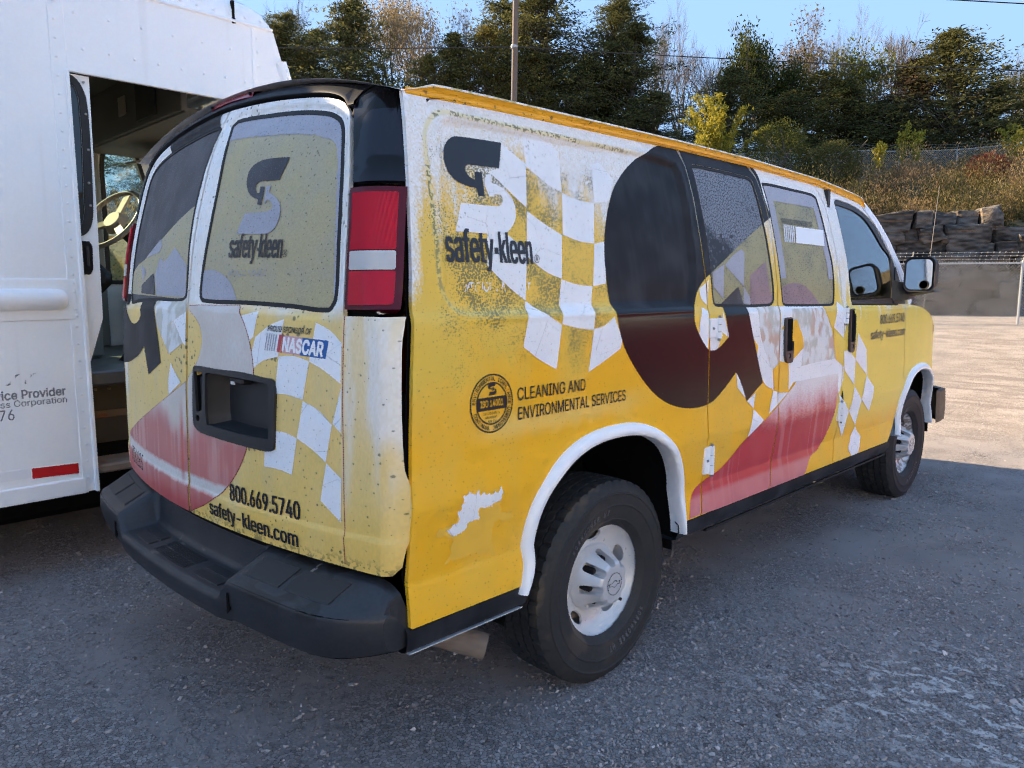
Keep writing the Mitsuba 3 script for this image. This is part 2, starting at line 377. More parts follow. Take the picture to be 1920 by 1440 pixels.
def c_bark(p, n, uv):
    return mix((0.10, 0.085, 0.07), (0.22, 0.195, 0.17), fbm(p.x * 9, p.y * 9, p.z * 1.5))

def c_rust(p, n, uv):
    g = fbm(p.x * 26, p.y * 26, p.z * 26)
    return mix(mix((0.17, 0.125, 0.095), (0.26, 0.205, 0.165), g), (0.22, 0.085, 0.045), smoothstep(0.52, 0.72, fbm(p.x * 12, p.y * 12, p.z * 12)))

def c_tyre(p, n, uv):
    g, fi = fbm(p.x * 8, p.z * 8, p.y * 8), noise(p.x * 150, p.z * 150, p.y * 150)
    col = mix((0.024, 0.024, 0.025), (0.040, 0.040, 0.041), g * 0.6 + 0.4 * fi)
    mud = smoothstep(0.50, 0.66, fbm(p.x * 11, p.z * 11, p.y * 20 + 3)) * smoothstep(0.10, -0.12, p.x) * smoothstep(0.035, 0.0, dr.abs(p.y + 0.918))
    return mix(col, (0.12, 0.09, 0.06), mud * 0.55)

def h_grain(p, n, uv): return 0.0004 * noise(p.x * 700, p.y * 700, p.z * 700)

def c_wheel(p, n, uv):
    g, fi = fbm(p.x * 14, p.z * 14, p.y * 14), noise(p.x * 120, p.z * 120, p.y * 120)
    r = dr.sqrt(dr.square(p.x) + dr.square(p.z - 0.372)); k = dr.maximum(smoothstep(0.70, 0.82, fi * 0.5 + g * 0.5), smoothstep(0.209, 0.217, r) * smoothstep(0.42, 0.62, fbm(p.x * 60, p.z * 60, 4.0)))
    return mix(mix((0.60, 0.60, 0.60), (0.68, 0.68, 0.68), g), (0.16, 0.09, 0.05), k * 0.7)

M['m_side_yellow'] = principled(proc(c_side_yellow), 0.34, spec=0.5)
M['m_white_wrap'] = principled(proc(c_white_wrap), 0.34)
M['m_rear_yellow'] = principled(proc(c_rear_yellow), 0.36)
M['m_cream'] = principled(proc(c_cream), 0.45)
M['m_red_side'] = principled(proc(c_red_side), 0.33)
M['m_red_rear'] = principled(proc(c_red_rear), 0.40)
M['m_film_yellow'] = principled(proc(film((0.34, 0.30, 0.145), (0.06, 0.055, 0.03), (0.24, 0.22, 0.13), 0.62, 105.0)), 0.42)
M['m_film_rear'] = principled(proc(film((0.42, 0.36, 0.20), (0.10, 0.09, 0.05), (0.38, 0.34, 0.25), 0.34, 60.0)), 0.38)
M['m_film_grey'] = principled(proc(film((0.36, 0.36, 0.41), (0.12, 0.12, 0.12), (0.31, 0.31, 0.36), 0.34, 90.0)), 0.40)
M['m_film_pink'] = principled(proc(film((0.30, 0.19, 0.20), (0.06, 0.04, 0.04), (0.22, 0.15, 0.17), 0.60, 105.0)), 0.42)
M['m_film_black'] = principled(proc(film((0.035, 0.037, 0.045), (0.10, 0.105, 0.12), (0.075, 0.08, 0.095), 0.5, 150.0)), 0.42, spec=0.3)
M['m_frost'] = principled(proc(c_frost), 0.40, spec=0.25)
M['m_black_dusty'] = principled(proc(c_black_dusty), 0.45, spec=0.10)
M['m_black_gloss'] = principled((0.012, 0.012, 0.015), 0.20, spec=0.18)
M['m_ink'] = principled((0.014, 0.014, 0.018), 0.35)
M['m_ink_faded'] = principled((0.075, 0.073, 0.062), 0.45)
M['m_trim_black'] = principled(proc(c_trim_flaked), 0.16, spec=0.25)
M['m_header_black'] = principled(proc(c_black_dusty), 0.5, spec=0.12)
M['m_void'] = principled((0.006, 0.006, 0.006), 0.9, spec=0.1)
M['m_rubber'] = principled((0.018, 0.018, 0.019), 0.62, spec=0.35)
M['m_plastic'] = principled((0.017, 0.0175, 0.0195), 0.48, spec=0.45)
M['m_bumper'] = principled(proc(c_bumper), 0.42, spec=0.45)
M['m_paint_white'] = principled((0.84, 0.85, 0.86), 0.28, clear=0.3)
M['m_paint_yellow'] = principled((0.80, 0.36, 0.008), 0.28, clear=0.3)
M['m_outline'] = principled((0.30, 0.05, 0.05), 0.4)
M['m_logo_blue'] = principled((0.015, 0.10, 0.33), 0.35)
M['m_logo_red'] = principled((0.50, 0.075, 0.09), 0.4)
M['m_logo_pink'] = principled((0.60, 0.36, 0.40), 0.4)
M['m_lens_red'] = principled((0.48, 0.004, 0.022), 0.14, spec=0.3)
M['m_lens_dark'] = principled((0.085, 0.004, 0.012), 0.16, spec=0.3)
M['m_lens_clear'] = principled((0.62, 0.62, 0.62), 0.14, spec=0.6, clear=0.6)
M['m_glass'] = {'type': 'thindielectric', 'int_ior': 1.5}
M['m_glass_tint'] = {'type': 'twosided', 'bsdf': {'type': 'principled', 'base_color': {'type': 'rgb', 'value': [0.02, 0.024, 0.024]}, 'roughness': 0.02, 'specular': 0.7}}
M['m_mirror'] = {'type': 'roughconductor', 'material': 'Al', 'distribution': 'ggx', 'alpha': 0.005}
M['m_wheel'] = principled(proc(c_wheel), 0.34, metallic=0.2)
M['m_cap'] = principled((0.60, 0.60, 0.61), 0.30, metallic=0.25)
M['m_steel'] = principled((0.40, 0.39, 0.37), 0.38, metallic=0.8)
M['m_tyre'] = bumped(principled(proc(c_tyre), 0.62, spec=0.3), h_grain)
M['m_rust'] = principled(proc(c_rust), 0.72, metallic=0.1)
M['m_truck_white'] = principled(proc(c_truck_white), 0.36, spec=0.45)
M['m_truck_inside'] = principled((0.09, 0.085, 0.075), 0.6)
M['m_truck_grey'] = principled((0.19, 0.20, 0.19), 0.55)
M['m_tread_plate'] = principled((0.10, 0.10, 0.105), 0.45, metallic=0.5)
M['m_tape_red'] = principled((0.52, 0.012, 0.016), 0.35)
M['m_tape_white'] = principled((0.80, 0.80, 0.82), 0.35)
M['m_letter_grey'] = principled((0.16, 0.165, 0.19), 0.4)
M['m_beige'] = principled((0.34, 0.29, 0.23), 0.45)
M['m_cab_glass'] = {'type': 'thindielectric', 'int_ior': 1.5, 'specular_transmittance': {'type': 'rgb', 'value': [0.74, 0.84, 0.78]}}
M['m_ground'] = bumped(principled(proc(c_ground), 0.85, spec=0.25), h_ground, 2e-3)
M['m_stone'] = principled({'type': 'mesh_attribute', 'name': 'vertex_color'}, 0.8, spec=0.3)
M['m_hill'] = principled(proc(c_hill), 0.95, spec=0.1)
M['m_rock'] = bumped(principled(proc(c_rock), 0.85, spec=0.25), h_rock, 8e-3)
M['m_bark'] = principled(proc(c_bark), 0.85, spec=0.2)
M['m_twig'] = principled((0.20, 0.175, 0.16), 0.8, spec=0.2)
M['m_galv'] = principled((0.48, 0.48, 0.47), 0.45, metallic=0.3)
M['m_pole'] = principled((0.17, 0.125, 0.095), 0.8)
M['m_wire'] = principled((0.03, 0.03, 0.03), 0.6)
def leafy(rgb, trans=0.7):
    return {'type': 'principledthin', 'base_color': {'type': 'rgb', 'value': list(rgb)} if not isinstance(rgb, dict) else rgb, 'roughness': 0.6, 'diff_trans': trans, 'spec_trans': 0.0, 'eta': 1.3}
M['m_leaf'] = leafy({'type': 'mesh_attribute', 'name': 'vertex_color'}, 0.75)
M['m_container'] = principled((0.17, 0.012, 0.012), 0.6, spec=0.2)

# ------------------------------------------------------------------ ground, bank and hill
NB = np.array([0.88, 0.475]); NB /= np.linalg.norm(NB)          # horizontal direction into the bank
TB = np.array([NB[1], -NB[0]])                                   # along the bank, to the right
def qs(x, y): return x * NB[0] + y * NB[1], x * TB[0] + y * TB[1]
def xy(q, s): return np.array([q * NB[0] + s * TB[0], q * NB[1] + s * TB[1]])
ROCK_Q = 31.5
def smooth01(t): t = np.clip(t, 0, 1); return t * t * (3 - 2 * t)
def ground_z(x, y):
    q, s = qs(np.asarray(x, float), np.asarray(y, float))
    z = 0.30 * smooth01((q - 9) / 14.0)
    n = meshkit.fbm(np.stack([q * 0.12, s * 0.12, 0 * q], -1), 4, 3)
    rise = 4.0 * smooth01((q - ROCK_Q) / 1.6) + 2.9 * smooth01((q - ROCK_Q - 1.2) / 12.5) ** 0.9 + 2.0 * smooth01((q - 44) / 25) - 3.0 * smooth01((q - 70) / 60)
    return z + rise * (0.86 + 0.28 * n) + 0.9 * (n - 0.5) * smooth01((q - ROCK_Q - 0.8) / 4)

def band(q0, q1, nq, s0, s1, ns, power=1.0):
    q = q0 + (q1 - q0) * np.linspace(0, 1, nq) ** power; s = np.linspace(s0, s1, ns)
    Q, S = np.meshgrid(q, s, indexing='ij'); P = Q[..., None] * NB + S[..., None] * TB
    return loft(np.concatenate([P, ground_z(P[..., 0], P[..., 1])[..., None]], -1))

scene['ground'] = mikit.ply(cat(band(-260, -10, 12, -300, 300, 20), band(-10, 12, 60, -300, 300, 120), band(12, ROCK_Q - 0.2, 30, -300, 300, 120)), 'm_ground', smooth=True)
structure('ground', 'grey crushed stone yard, turning to tan sandy gravel ahead of the van')
scene['hillside'] = mikit.ply(cat(band(ROCK_Q - 0.2, 48, 90, -120, 120, 320), band(48, 300, 40, -300, 300, 80)), 'm_hill', smooth=True)
structure('hillside', 'brushy hillside rising behind the rock wall')

# ------------------------------------------------------------------ loose stone on the yard
def stone_templates(n, r):
    out = []
    for _ in range(n):
        p = r.normal(size=(8, 3)); p /= np.linalg.norm(p, axis=1, keepdims=True); p *= r.uniform(0.75, 1.1, (8, 1))
        m = trimesh.convex.convex_hull(p); out.append((np.array(m.vertices), np.array(m.faces)))
    return out
def scatter_stones(px, py, size, tint, r):
    tp = stone_templates(10, r); which = r.integers(0, len(tp), len(px)); V, F, C = [], [], []; base = 0
    pz = ground_z(px, py)
    for k, (v, f) in enumerate(tp):
        i = np.nonzero(which == k)[0]
        if not len(i): continue
        a = r.uniform(0, 2 * np.pi, len(i)); c, s = np.cos(a), np.sin(a)
        sc = size[i, None] * np.stack([r.uniform(0.8, 1.3, len(i)), r.uniform(0.7, 1.0, len(i)), r.uniform(0.45, 0.8, len(i))], 1)
        w = v[None] * sc[:, None]
        w = np.stack([w[..., 0] * c[:, None] - w[..., 1] * s[:, None], w[..., 0] * s[:, None] + w[..., 1] * c[:, None], w[..., 2]], -1)
        w += np.stack([px[i], py[i], pz[i] + 0.25 * size[i]], -1)[:, None]
        V.append(w.reshape(-1, 3)); F.append((f[None] + (np.arange(len(i)) * len(v))[:, None, None]).reshape(-1, 3) + base); base += len(i) * len(v)
        C.append(np.repeat(tint[i], len(v), 0))
    return (np.concatenate(V), np.concatenate(F)), np.concatenate(C)
def polar(n, d0, d1, r, a0=-38, a1=38):
    d = np.sqrt(r.uniform(d0**2, d1**2, n)); a = YAW + np.radians(r.uniform(a0, a1, n))
    return CAM[0] + d * np.cos(a), CAM[1] + d * np.sin(a)
r1 = np.random.default_rng(11)
parts = [polar(80000, 1.9, 4.3, r1), polar(44000, 4.3, 6.6, r1), polar(22000, 6.6, 11.0, r1), polar(11000, 11.0, 19.0, r1, -36, -16)]
px, py = np.concatenate([p[0] for p in parts]), np.concatenate([p[1] for p in parts])
dust = meshkit.fbm(np.stack([px * 0.55, py * 0.55, 0 * px], -1), 3, 2) * 0.6 + meshkit.fbm(np.stack([px * 3.1, py * 3.1, 0 * px], -1), 3, 5) * 0.4
keep = r1.uniform(0, 1, len(px)) < np.clip(1.25 - 1.9 * np.clip(dust - 0.38, 0, 1) * 4, 0.10, 1)
px, py = px[keep], py[keep]
size = np.clip(r1.lognormal(math.log(0.0048), 0.42, len(px)), 0.0022, 0.017)
tone = np.clip(r1.lognormal(math.log(0.245), 0.30, len(px)), 0.08, 0.55)
warm = smooth01((px - 4.5 + r1.normal(0, 0.8, len(px))) / 3.0)
tint = tone[:, None] * (np.array([1.05, 0.95, 0.94]) * (1 - warm[:, None]) + np.array([1.75, 1.5, 1.27]) * warm[:, None])
sm, sc_ = scatter_stones(px, py, size, np.clip(tint, 0, 0.7), r1)
scene['gravel'] = mikit.ply(sm, 'm_stone', color=sc_)
lab('gravel', 'loose grey crushed stone lying all over the yard', 'gravel', kind='stuff')
n_big = 70
bx_, by_ = polar(n_big, 2.3, 5.2, r1, -34, 30)
big = [(-0.88, -1.66, .026), (-0.62, -1.42, .018), (-0.30, -1.75, .020), (-1.30, -1.10, .026), (-1.52, -0.72, .022)]
for k, (a, b) in enumerate(zip(bx_, by_)):
    if -1.0 < a < 4.2 and abs(b) < 0.9: continue
    big.append((a, b, r1.uniform(.011, .019)))
big = big[:17]
bigs = []
for k, (a, b, s_) in enumerate(big):
    (v, f), c = scatter_stones(np.array([a]), np.array([b]), np.array([s_]), np.array([[.26, .26, .28]]) * r1.uniform(.8, 1.5), r1)
    key = put('stone', (v, f), 'm_stone', color=c)
    bigs.append((key, a, b))

ORD = ['first', 'second', 'third', 'fourth', 'fifth', 'sixth', 'seventh', 'eighth', 'ninth', 'tenth', 'eleventh', 'twelfth', 'thirteenth', 'fourteenth', 'fifteenth', 'sixteenth', 'seventeenth']
for k, (key, a, b) in enumerate(sorted(bigs, key=lambda t: -math.atan2(t[2] - CAM[1], t[1] - CAM[0]))):
    lab(key, f'larger pale stone loose on the grey crushed stone, {ORD[k]} from the left of such stones', 'stone', 'larger stones loose on the yard')

# ------------------------------------------------------------------ rock wall of stacked blocks
def block(w, d, h, r):
    "an angular boulder: hull of jittered corner and edge points, roughened"
    c = np.array([[x, y, z] for x in (-1, 1) for y in (-1, 1) for z in (-1, 1)], float) * r.uniform(.72, 1.0, (8, 3))
    e = r.uniform(-1, 1, (10, 3)); e[np.arange(10), r.integers(0, 3, 10)] = r.choice([-1, 1], 10) * r.uniform(.9, 1.08, 10)
    m = trimesh.convex.convex_hull(np.vstack([c, e]) * [w / 2, d / 2, h / 2])
    m = m.subdivide().subdivide(); v = np.array(m.vertices); seed = r.integers(1000)
    nrm = v / (np.linalg.norm(v, axis=1, keepdims=True) + 1e-9)
    v += nrm * (meshkit.fbm(v * 2.6 + seed, 4, 4)[:, None] - 0.5) * 0.34 * min(w, h)
    a = r.normal(0, 0.10); c_, s2 = math.cos(a), math.sin(a)
    return trimesh.Trimesh(np.stack([v[:, 0] * c_ - v[:, 2] * s2, v[:, 1], v[:, 0] * s2 + v[:, 2] * c_], 1), m.faces, process=False)
r2 = np.random.default_rng(5)
BM = np.eye(4); BM[:2, 0] = TB; BM[:2, 1] = NB
s_cam = 0
for row, (z0, h) in enumerate([(0.10, .85), (0.78, .70), (1.34, .80), (2.00, .66), (2.50, .80), (3.12, .74), (3.66, .86)]):
    s = 4.0 + r2.uniform(0, 1)
    while s < 34:
        w = r2.choice([.55, .8, 1.1, 1.5, 2.0, 2.4]) * r2.uniform(.85, 1.15); hh = h * r2.uniform(0.75, 1.35)
        if row > 4 and meshkit.fbm(np.array([[s * 0.3, row * .7, 0]]), 2, 9)[0] > (0.60 if row == 5 else 0.52): s += w; continue
        q = ROCK_Q - 0.25 + row * 0.15 + r2.uniform(-0.40, 0.30)
        b = xf(block(w * 1.06, 1.4, hh * 1.08, r2), BM)
        p = xy(q, s + w / 2); put('rock_wall__rock', tr(b, p[0], p[1], z0 + h / 2 + r2.uniform(-.12, .12)), 'm_rock', smooth=28); s += w
lab('rock_wall', 'wall of stacked brown and grey boulders at the foot of the hill', 'rock wall')

# ------------------------------------------------------------------ vegetation
LEAFV = []
def leaf_quads(c, size, r, flat=0.0, aspect=0.5, updir=None):
    "n small leaf faces at the points c"
    n = len(c)
    d = r.normal(size=(n, 3)); d /= np.linalg.norm(d, axis=1, keepdims=True)
    if updir is not None: d = d * (1 - flat) + updir * flat; d /= np.linalg.norm(d, axis=1, keepdims=True)
    e = np.cross(d, r.normal(size=(n, 3))); e /= np.linalg.norm(e, axis=1, keepdims=True)
    L = d * size[:, None]; W = e * size[:, None] * aspect
    V = np.stack([c - L * .55 - W * .35, c + W * .75, c + L * .75 - W * .2], 1).reshape(-1, 3)
    return V, np.arange(3 * n).reshape(-1, 3)
def join(parts):
    V, F, C, o = [], [], [], 0
    for v, f, c in parts: V.append(v); F.append(f + o); C.append(c); o += len(v)
    return (np.concatenate(V), np.concatenate(F)), np.concatenate(C)

def cedar(h, w, r, shape=0.8, n_br=110, per=120, col=((.030, .040, .018), (.075, .085, .030)), bare=0.12, leafsz=0.095):
    per = int(per * 1.55)
    "evergreen: drooping sprays on many limbs, gaps between them; returns trunk mesh, crown arrays"
    limbs, cs, tone = [], [], []
    bend = r.normal(0, 0.03 * h, 2)
    def axis(t): return np.array([bend[0] * t * t, bend[1] * t * t, h * t])
    for i in range(n_br):
        t = bare + (1 - bare) * (i + r.uniform(0, 1)) / n_br
        prof = (1 - (t - bare) / (1 - bare)) ** shape * (0.55 + 0.45 * min(1, (t - bare) / 0.18))
        L = w / 2 * max(prof, 0.05) * r.uniform(0.55, 1.25)
        a = r.uniform(0, 2 * np.pi); up = 0.30 + 0.9 * t + r.normal(0, .12)
        d = np.array([math.cos(a), math.sin(a), up]); d /= np.linalg.norm(d)
        p0 = axis(t); k = np.linspace(0, 1, 5)[:, None]
        line = p0 + d * L * k + np.array([0, 0, -0.22 * L]) * k ** 2
        limbs.append(tube(line[[0, 2, 4]], [0.012 * h * (1 - t) + .02, .022, .010], 3, False))
        m = int(per * (0.35 + prof))
        s = r.uniform(0.18, 1.05, m) ** 0.7
        c = p0 + d * L * s[:, None] + np.array([0, 0, -0.22 * L]) * s[:, None] ** 2
        hub = r.integers(0, 9, m); hs = np.linspace(.25, 1.05, 9) + r.normal(0, .04, 9); ho = r.normal(0, 1, (9, 3)) * np.array([1, 1, .4]) * (0.05 + 0.16 * L)
        c = p0 + d * L * hs[hub][:, None] + np.array([0, 0, -0.22 * L]) * hs[hub][:, None] ** 2 + ho[hub] + r.normal(0, 1, (m, 3)) * np.array([1, 1, .55]) * (0.06 + 0.055 * L)
        cs.append(c); g = r.uniform(0, 1)
        tone.append(np.clip(g * 0.7 + r.normal(0.12, .2, m), 0, 1))
    c = np.concatenate(cs); tn = np.concatenate(tone)
    V, F = leaf_quads(c, leafsz * r.uniform(0.6, 1.5, len(c)), r, 0.5, 0.45, np.array([0, 0, .9]))
    C = np.repeat(np.array(col[0]) + (np.array(col[1]) - np.array(col[0])) * tn[:, None], 3, 0)
    tk = tube([axis(t) for t in (0, .25, .5, .75, .97)], [0.021 * h, .016 * h, .011 * h, .006 * h, .01], 7, False)
    return cat(tk, *limbs), (V, F), C

def broad(h, w, r, trunk=0.3, levels=5, leaves=0, leafcol=((.2, .15, .05), (.35, .25, .07)), leafsz=0.13, twig=0.011, spread=0.62, clump=0.35, n0=4):
    "deciduous tree: recursive limbs, thin twigs and as many leaves as asked"
    segs, tips = [], []
    def grow(p, d, L, rad, lv):
        n = 3 if lv < 3 else 2
        pts = [p]; q = p; dd = d
        for _ in range(n):
            dd = dd + r.normal(0, 0.13, 3) + np.array([0, 0, 0.05]); dd /= np.linalg.norm(dd); q = q + dd * L / n; pts.append(q)
        segs.append(tube(pts, np.linspace(rad, max(rad * 0.62, twig * .7), n + 1), 6 if lv == 0 else (4 if lv < 3 else 3), False))
        if lv >= levels: tips.append(q); return
        if lv >= 2: tips.append(pts[len(pts) // 2])
        kids = n0 if lv == 0 else int(r.integers(2, 5))
        for k in range(kids):
            a, b = frame_of(dd); ph = 2 * np.pi * (k + r.uniform(0, .8)) / kids; sp = spread * r.uniform(.55, 1.15)
            nd = dd * math.cos(sp) + (a * math.cos(ph) + b * math.sin(ph)) * math.sin(sp); nd[2] += 0.12
            t0 = r.uniform(.45, 1.0) if k else 1.0
            st = pts[0] + (q - pts[0]) * t0 if lv else q
            grow(st, nd / np.linalg.norm(nd), L * r.uniform(.62, .86), max(rad * r.uniform(.48, .66), twig), lv + 1)
    grow(np.zeros(3), np.array([r.normal(0, .04), r.normal(0, .04), 1.0]), h * trunk, 0.017 * h + .02, 0)
    wood = cat(*segs); v = wood.vertices; sx = w / (np.percentile(np.hypot(v[:, 0], v[:, 1]), 97) * 2); sz = h / v[:, 2].max()
    S = np.array([sx, sx, sz]); wood.apply_scale(1.0); wood.vertices = v * np.where(np.abs(v[:, 2:]) > 0, S, S)
    tips = np.array(tips) * S
    if not leaves: return wood, None, None
    i = r.integers(0, len(tips), leaves); c = tips[i] + r.normal(0, clump, (leaves, 3)) * np.array([1, 1, .7])
    V, F = leaf_quads(c, leafsz * r.uniform(.6, 1.4, leaves), r, 0, 0.7)
    tn = np.clip(r.uniform(0, 1, len(tips))[i] * .7 + r.uniform(0, .3, leaves), 0, 1)[:, None]
    C = np.repeat(np.array(leafcol[0]) + (np.array(leafcol[1]) - np.array(leafcol[0])) * tn, 3, 0)
    return wood, (V, F), C

rt = np.random.default_rng(21)
GREEN = ((.035, .042, .018), (.19, .18, .065)); OLIVE = ((.06, .06, .022), (.27, .22, .06)); BROWN = ((.06, .045, .028), (.14, .095, .055))
PROTO = {
    'far': cedar(10, 6.0, rt, .7, 70, 34, GREEN, leafsz=.26),
    'cone': cedar(10, 6.6, rt, .72, 150, 125, GREEN), 'cone2': cedar(10, 5.0, rt, .62, 130, 115, GREEN), 'tall': cedar(13, 4.6, rt, .45, 150, 105, GREEN, .30),
    'tall2': cedar(13, 3.8, rt, .35, 140, 95, GREEN, .34), 'olive': cedar(10, 5.2, rt, .45, 130, 110, OLIVE, .15), 'rusty': cedar(8, 4.6, rt, .6, 110, 110, BROWN, .1),
    'bare': broad(12, 6.5, rt, .26, 6), 'bare2': broad(12, 5.0, rt, .30, 6, spread=.5), 'bare3': broad(11, 6.0, rt, .22, 6, spread=.7, n0=5),
    'gold': broad(12, 5.5, rt, .25, 5, 5200, ((.20, .15, .08), (.42, .32, .17)), .12, clump=.42), 'sparse': broad(11, 4.5, rt, .25, 6, 1500, ((.10, .08, .04), (.26, .18, .09)), .13, clump=.35),
    'leafy': broad(9, 4.2, rt, .22, 5, 4200, ((.07, .085, .02), (.28, .26, .05)), .15, clump=.38), 'green': broad(9, 5.0, rt, .22, 5, 7500, ((.028, .042, .014), (.10, .11, .032)), .17, clump=.42)}
_ply = {}
KIND = {'cone': 'evergreen', 'cone2': 'evergreen', 'tall': 'evergreen', 'tall2': 'evergreen', 'olive': 'evergreen', 'rusty': 'evergreen', 'bare': 'bare_tree', 'bare2': 'bare_tree', 'bare3': 'bare_tree',
        'gold': 'autumn_tree', 'sparse': 'autumn_tree', 'leafy': 'leafy_tree', 'green': 'leafy_tree'}
def spot(col, depth):
    "ground point on the bearing of a photo column at a distance along the view axis"
    a = YAW - math.atan((col - 960) / 1396.7 * math.cos(PITCH)); d = depth / math.cos(YAW - a)
    return CAM[0] + d * math.cos(a), CAM[1] + d * math.sin(a)
def top_z(row, depth): return CAM[2] + depth * math.tan(math.atan((720 - row) / 1396.7) + PITCH)
def tree(kind, col, depth, top, width=None, label='', rot=None, sink=0.2, group=None):
    x, y = spot(col, depth); z = float(ground_z(np.array([x]), np.array([y]))[0]) - sink
    wood, leaves, C = PROTO[kind]
    h0 = wood.vertices[:, 2].max(); s = (top_z(top, depth) - z) / h0
    sw = s if width is None else (1.65 if KIND[kind] == 'evergreen' else 1.12) * width / (2 * np.percentile(np.hypot(wood.vertices[:, 0], wood.vertices[:, 1]), 97))
    key = num(KIND[kind]); rot = rt.uniform(0, 360) if rot is None else rot
    M4 = T().translate([x, y, z]).rotate([0, 0, 1], rot).scale([sw, sw, s])
    if (kind, 0) not in _ply: _ply[kind, 0] = mikit.ply(wood, 'm_twig' if 'bare' in kind or kind in ('gold', 'sparse') else 'm_bark', smooth=True)
    scene[key + '__trunk'] = {**_ply[kind, 0], 'to_world': M4}
    if leaves is not None:
        if (kind, 1) not in _ply: _ply[kind, 1] = mikit.ply(leaves, 'm_leaf', color=C)
        scene[key + '__crown'] = {**_ply[kind, 1], 'to_world': M4}
    lab(key, label, 'tree', group)
    return key

for a in [
    ('tall', 522, 55, 28, 4.0, 'dark evergreen just right of the white step van nose'),
    ('bare2', 556, 62, -30, 5.0, 'bare tree with pale twigs behind the leftmost evergreens'),
    ('cone2', 590, 58, 60, 5.2, 'dark evergreen left of the big pointed one above the van rear'),
    ('cone', 655, 54, -8, 6.6, 'big pointed evergreen standing above the rear of the van'),
    ('gold', 748, 57, -30, 5.6, 'autumn tree with golden leaves left of the golden crown pair'),
    ('gold', 795, 60, -25, 4.6, 'slimmer autumn tree with thin golden leaves above the van roof corner'),
    ('olive', 806, 52, 105, 3.8, 'small dull green evergreen below the golden trees'),
    ('sparse', 862, 57, 0, 4.0, 'nearly leafless brown tree left of the utility pole'),
    ('cone2', 850, 53, 58, 4.2, 'dark pointed evergreen under the nearly leafless brown tree'),
    ('olive', 915, 53, 48, 3.9, 'yellowish green evergreen just left of the utility pole'),
    ('tall2', 958, 58, 5, 3.4, 'narrow evergreen hidden behind the utility pole'),
    ('tall', 1030, 54, -20, 4.8, 'tall evergreen with a broad top just right of the utility pole'),
    ('olive', 1000, 52, 100, 3.6, 'shorter olive evergreen right beside the pole foot'),
    ('tall', 1122, 54, -12, 4.2, 'tall dark evergreen with an open trunk, second from the pole'),
    ('cone2', 1172, 52, 52, 4.6, 'dark evergreen whose right edge meets the bare trees'),
    ('cone2', 1085, 51, 120, 4.4, 'low dense evergreen between the two tall ones'),
    ('bare', 1210, 60, -20, 6.0, 'bare tree reaching up behind the dark evergreens'),
    ('bare', 1272, 55, 10, 6.0, 'large bare tree standing alone against the sky at mid picture'),
    ('bare3', 1330, 58, 60, 5.0, 'bare tree with fine twigs right of the large bare tree'),
    ('green', 1392, 54, 50, 3.4, 'open dark green tree with a tuft of leaves at its top'),
    ('bare2', 1425, 60, 35, 4.4, 'thin bare tree behind the tufted green tree'),
    ('sparse', 1490, 56, 5, 4.6, 'bare tree with a few brown leaves at the top'),
    ('bare', 1553, 58, 8, 5.4, 'bare tree with wide limbs left of the yellow green crown'),
    ('leafy', 1598, 54, 80, 3.6, 'yellow green leafy tree among the bare trees'),
    ('bare3', 1652, 57, 15, 5.4, 'rightmost bare tree before the great conical evergreen'),
    ('green', 1455, 53, 105, 4.2, 'dark green tree above the round shrubs'),
    ('olive', 1520, 52, 135, 4.4, 'dull evergreen low behind the hill fence'),
    ('cone2', 1345, 51, 128, 4.0, 'dark evergreen behind the bright yellow green shrub'),
    ('cone2', 1585, 52, 150, 4.6, 'dark evergreen under the yellow green crown'),
    ('rusty', 1672, 52, 112, 4.6, 'brownish evergreen leaning on the great conical one'),
    ('cone', 1762, 50, 48, 7.6, 'great conical evergreen at the right against open sky'),
    ('bare', 1880, 55, 60, 5.4, 'bare tree at the right edge of the picture'),
    ('bare2', 1912, 60, 80, 4.0, 'second bare tree cut by the right edge of the picture'),
    ('cone2', 1838, 51, 158, 4.0, 'dark evergreen tucked right of the great conical one'),
    ('olive', 1930, 52, 130, 4.4, 'evergreen cut off by the right edge of the picture'),
    ('cone2', 1215, 50, 180, 4.0, 'low dark evergreen behind the van roof, under the large bare tree'),
    ('cone2', 730, 50, 150, 5.0, 'low dense evergreen just above the black roof corner of the van'),
    ('cone2', 1455, 51, 170, 4.0, 'low dark evergreen right behind the round shrubs'),
    ('cone2', 1640, 50, 190, 4.2, 'low dark evergreen behind the two wispy yellow saplings'),
]: tree(a[0], a[1], a[2], a[3], a[4], a[5])
for k, (col, dep, top) in enumerate([(120, 58, 250), (330, 60, 230), (420, 56, 60), (470, 56, 40)]):
    tree('cone' if col % 60 else 'green', col, dep, top, 6.0, f'{ORD[k]} tree from the left on the hill behind the step van cab', group='trees seen through the cab')
far_wood = mikit.ply(PROTO['far'][0], 'm_bark', smooth=True); far_crown = mikit.ply(PROTO['far'][1], 'm_leaf', color=PROTO['far'][2])
# trees that the passenger glass and the mirror of the van reflect, behind the photographer
for k, (x, y, h) in enumerate([(22, -34, 9), (30, -40, 11), (12, -38, 8), (38, -33, 10), (2, -45, 10), (17, -41, 11), (26, -36, 10), (7, -42, 9), (34, -38, 11), (44, -36, 10), (50, -30, 10), (-6, -44, 11), (-14, -42, 9), (-34, -16, 10), (-40, -4, 11)]):
    key = num('bare_tree' if k % 4 == 0 else 'evergreen'); pk = 'bare' if k % 4 == 0 else 'far'
    M4 = T().translate([x, y, -0.2]).rotate([0, 0, 1], 40 * k).scale(h / 12 if pk == 'bare' else h / 10)
    if pk == 'bare': scene[key + '__trunk'] = {**_ply['bare', 0], 'to_world': M4}
    else: scene[key + '__trunk'] = {**far_wood, 'to_world': M4}; scene[key + '__crown'] = {**far_crown, 'to_world': M4}
    lab(key, f'{ORD[k]} tree of the row across the yard behind the photographer', 'tree', 'trees across the yard')

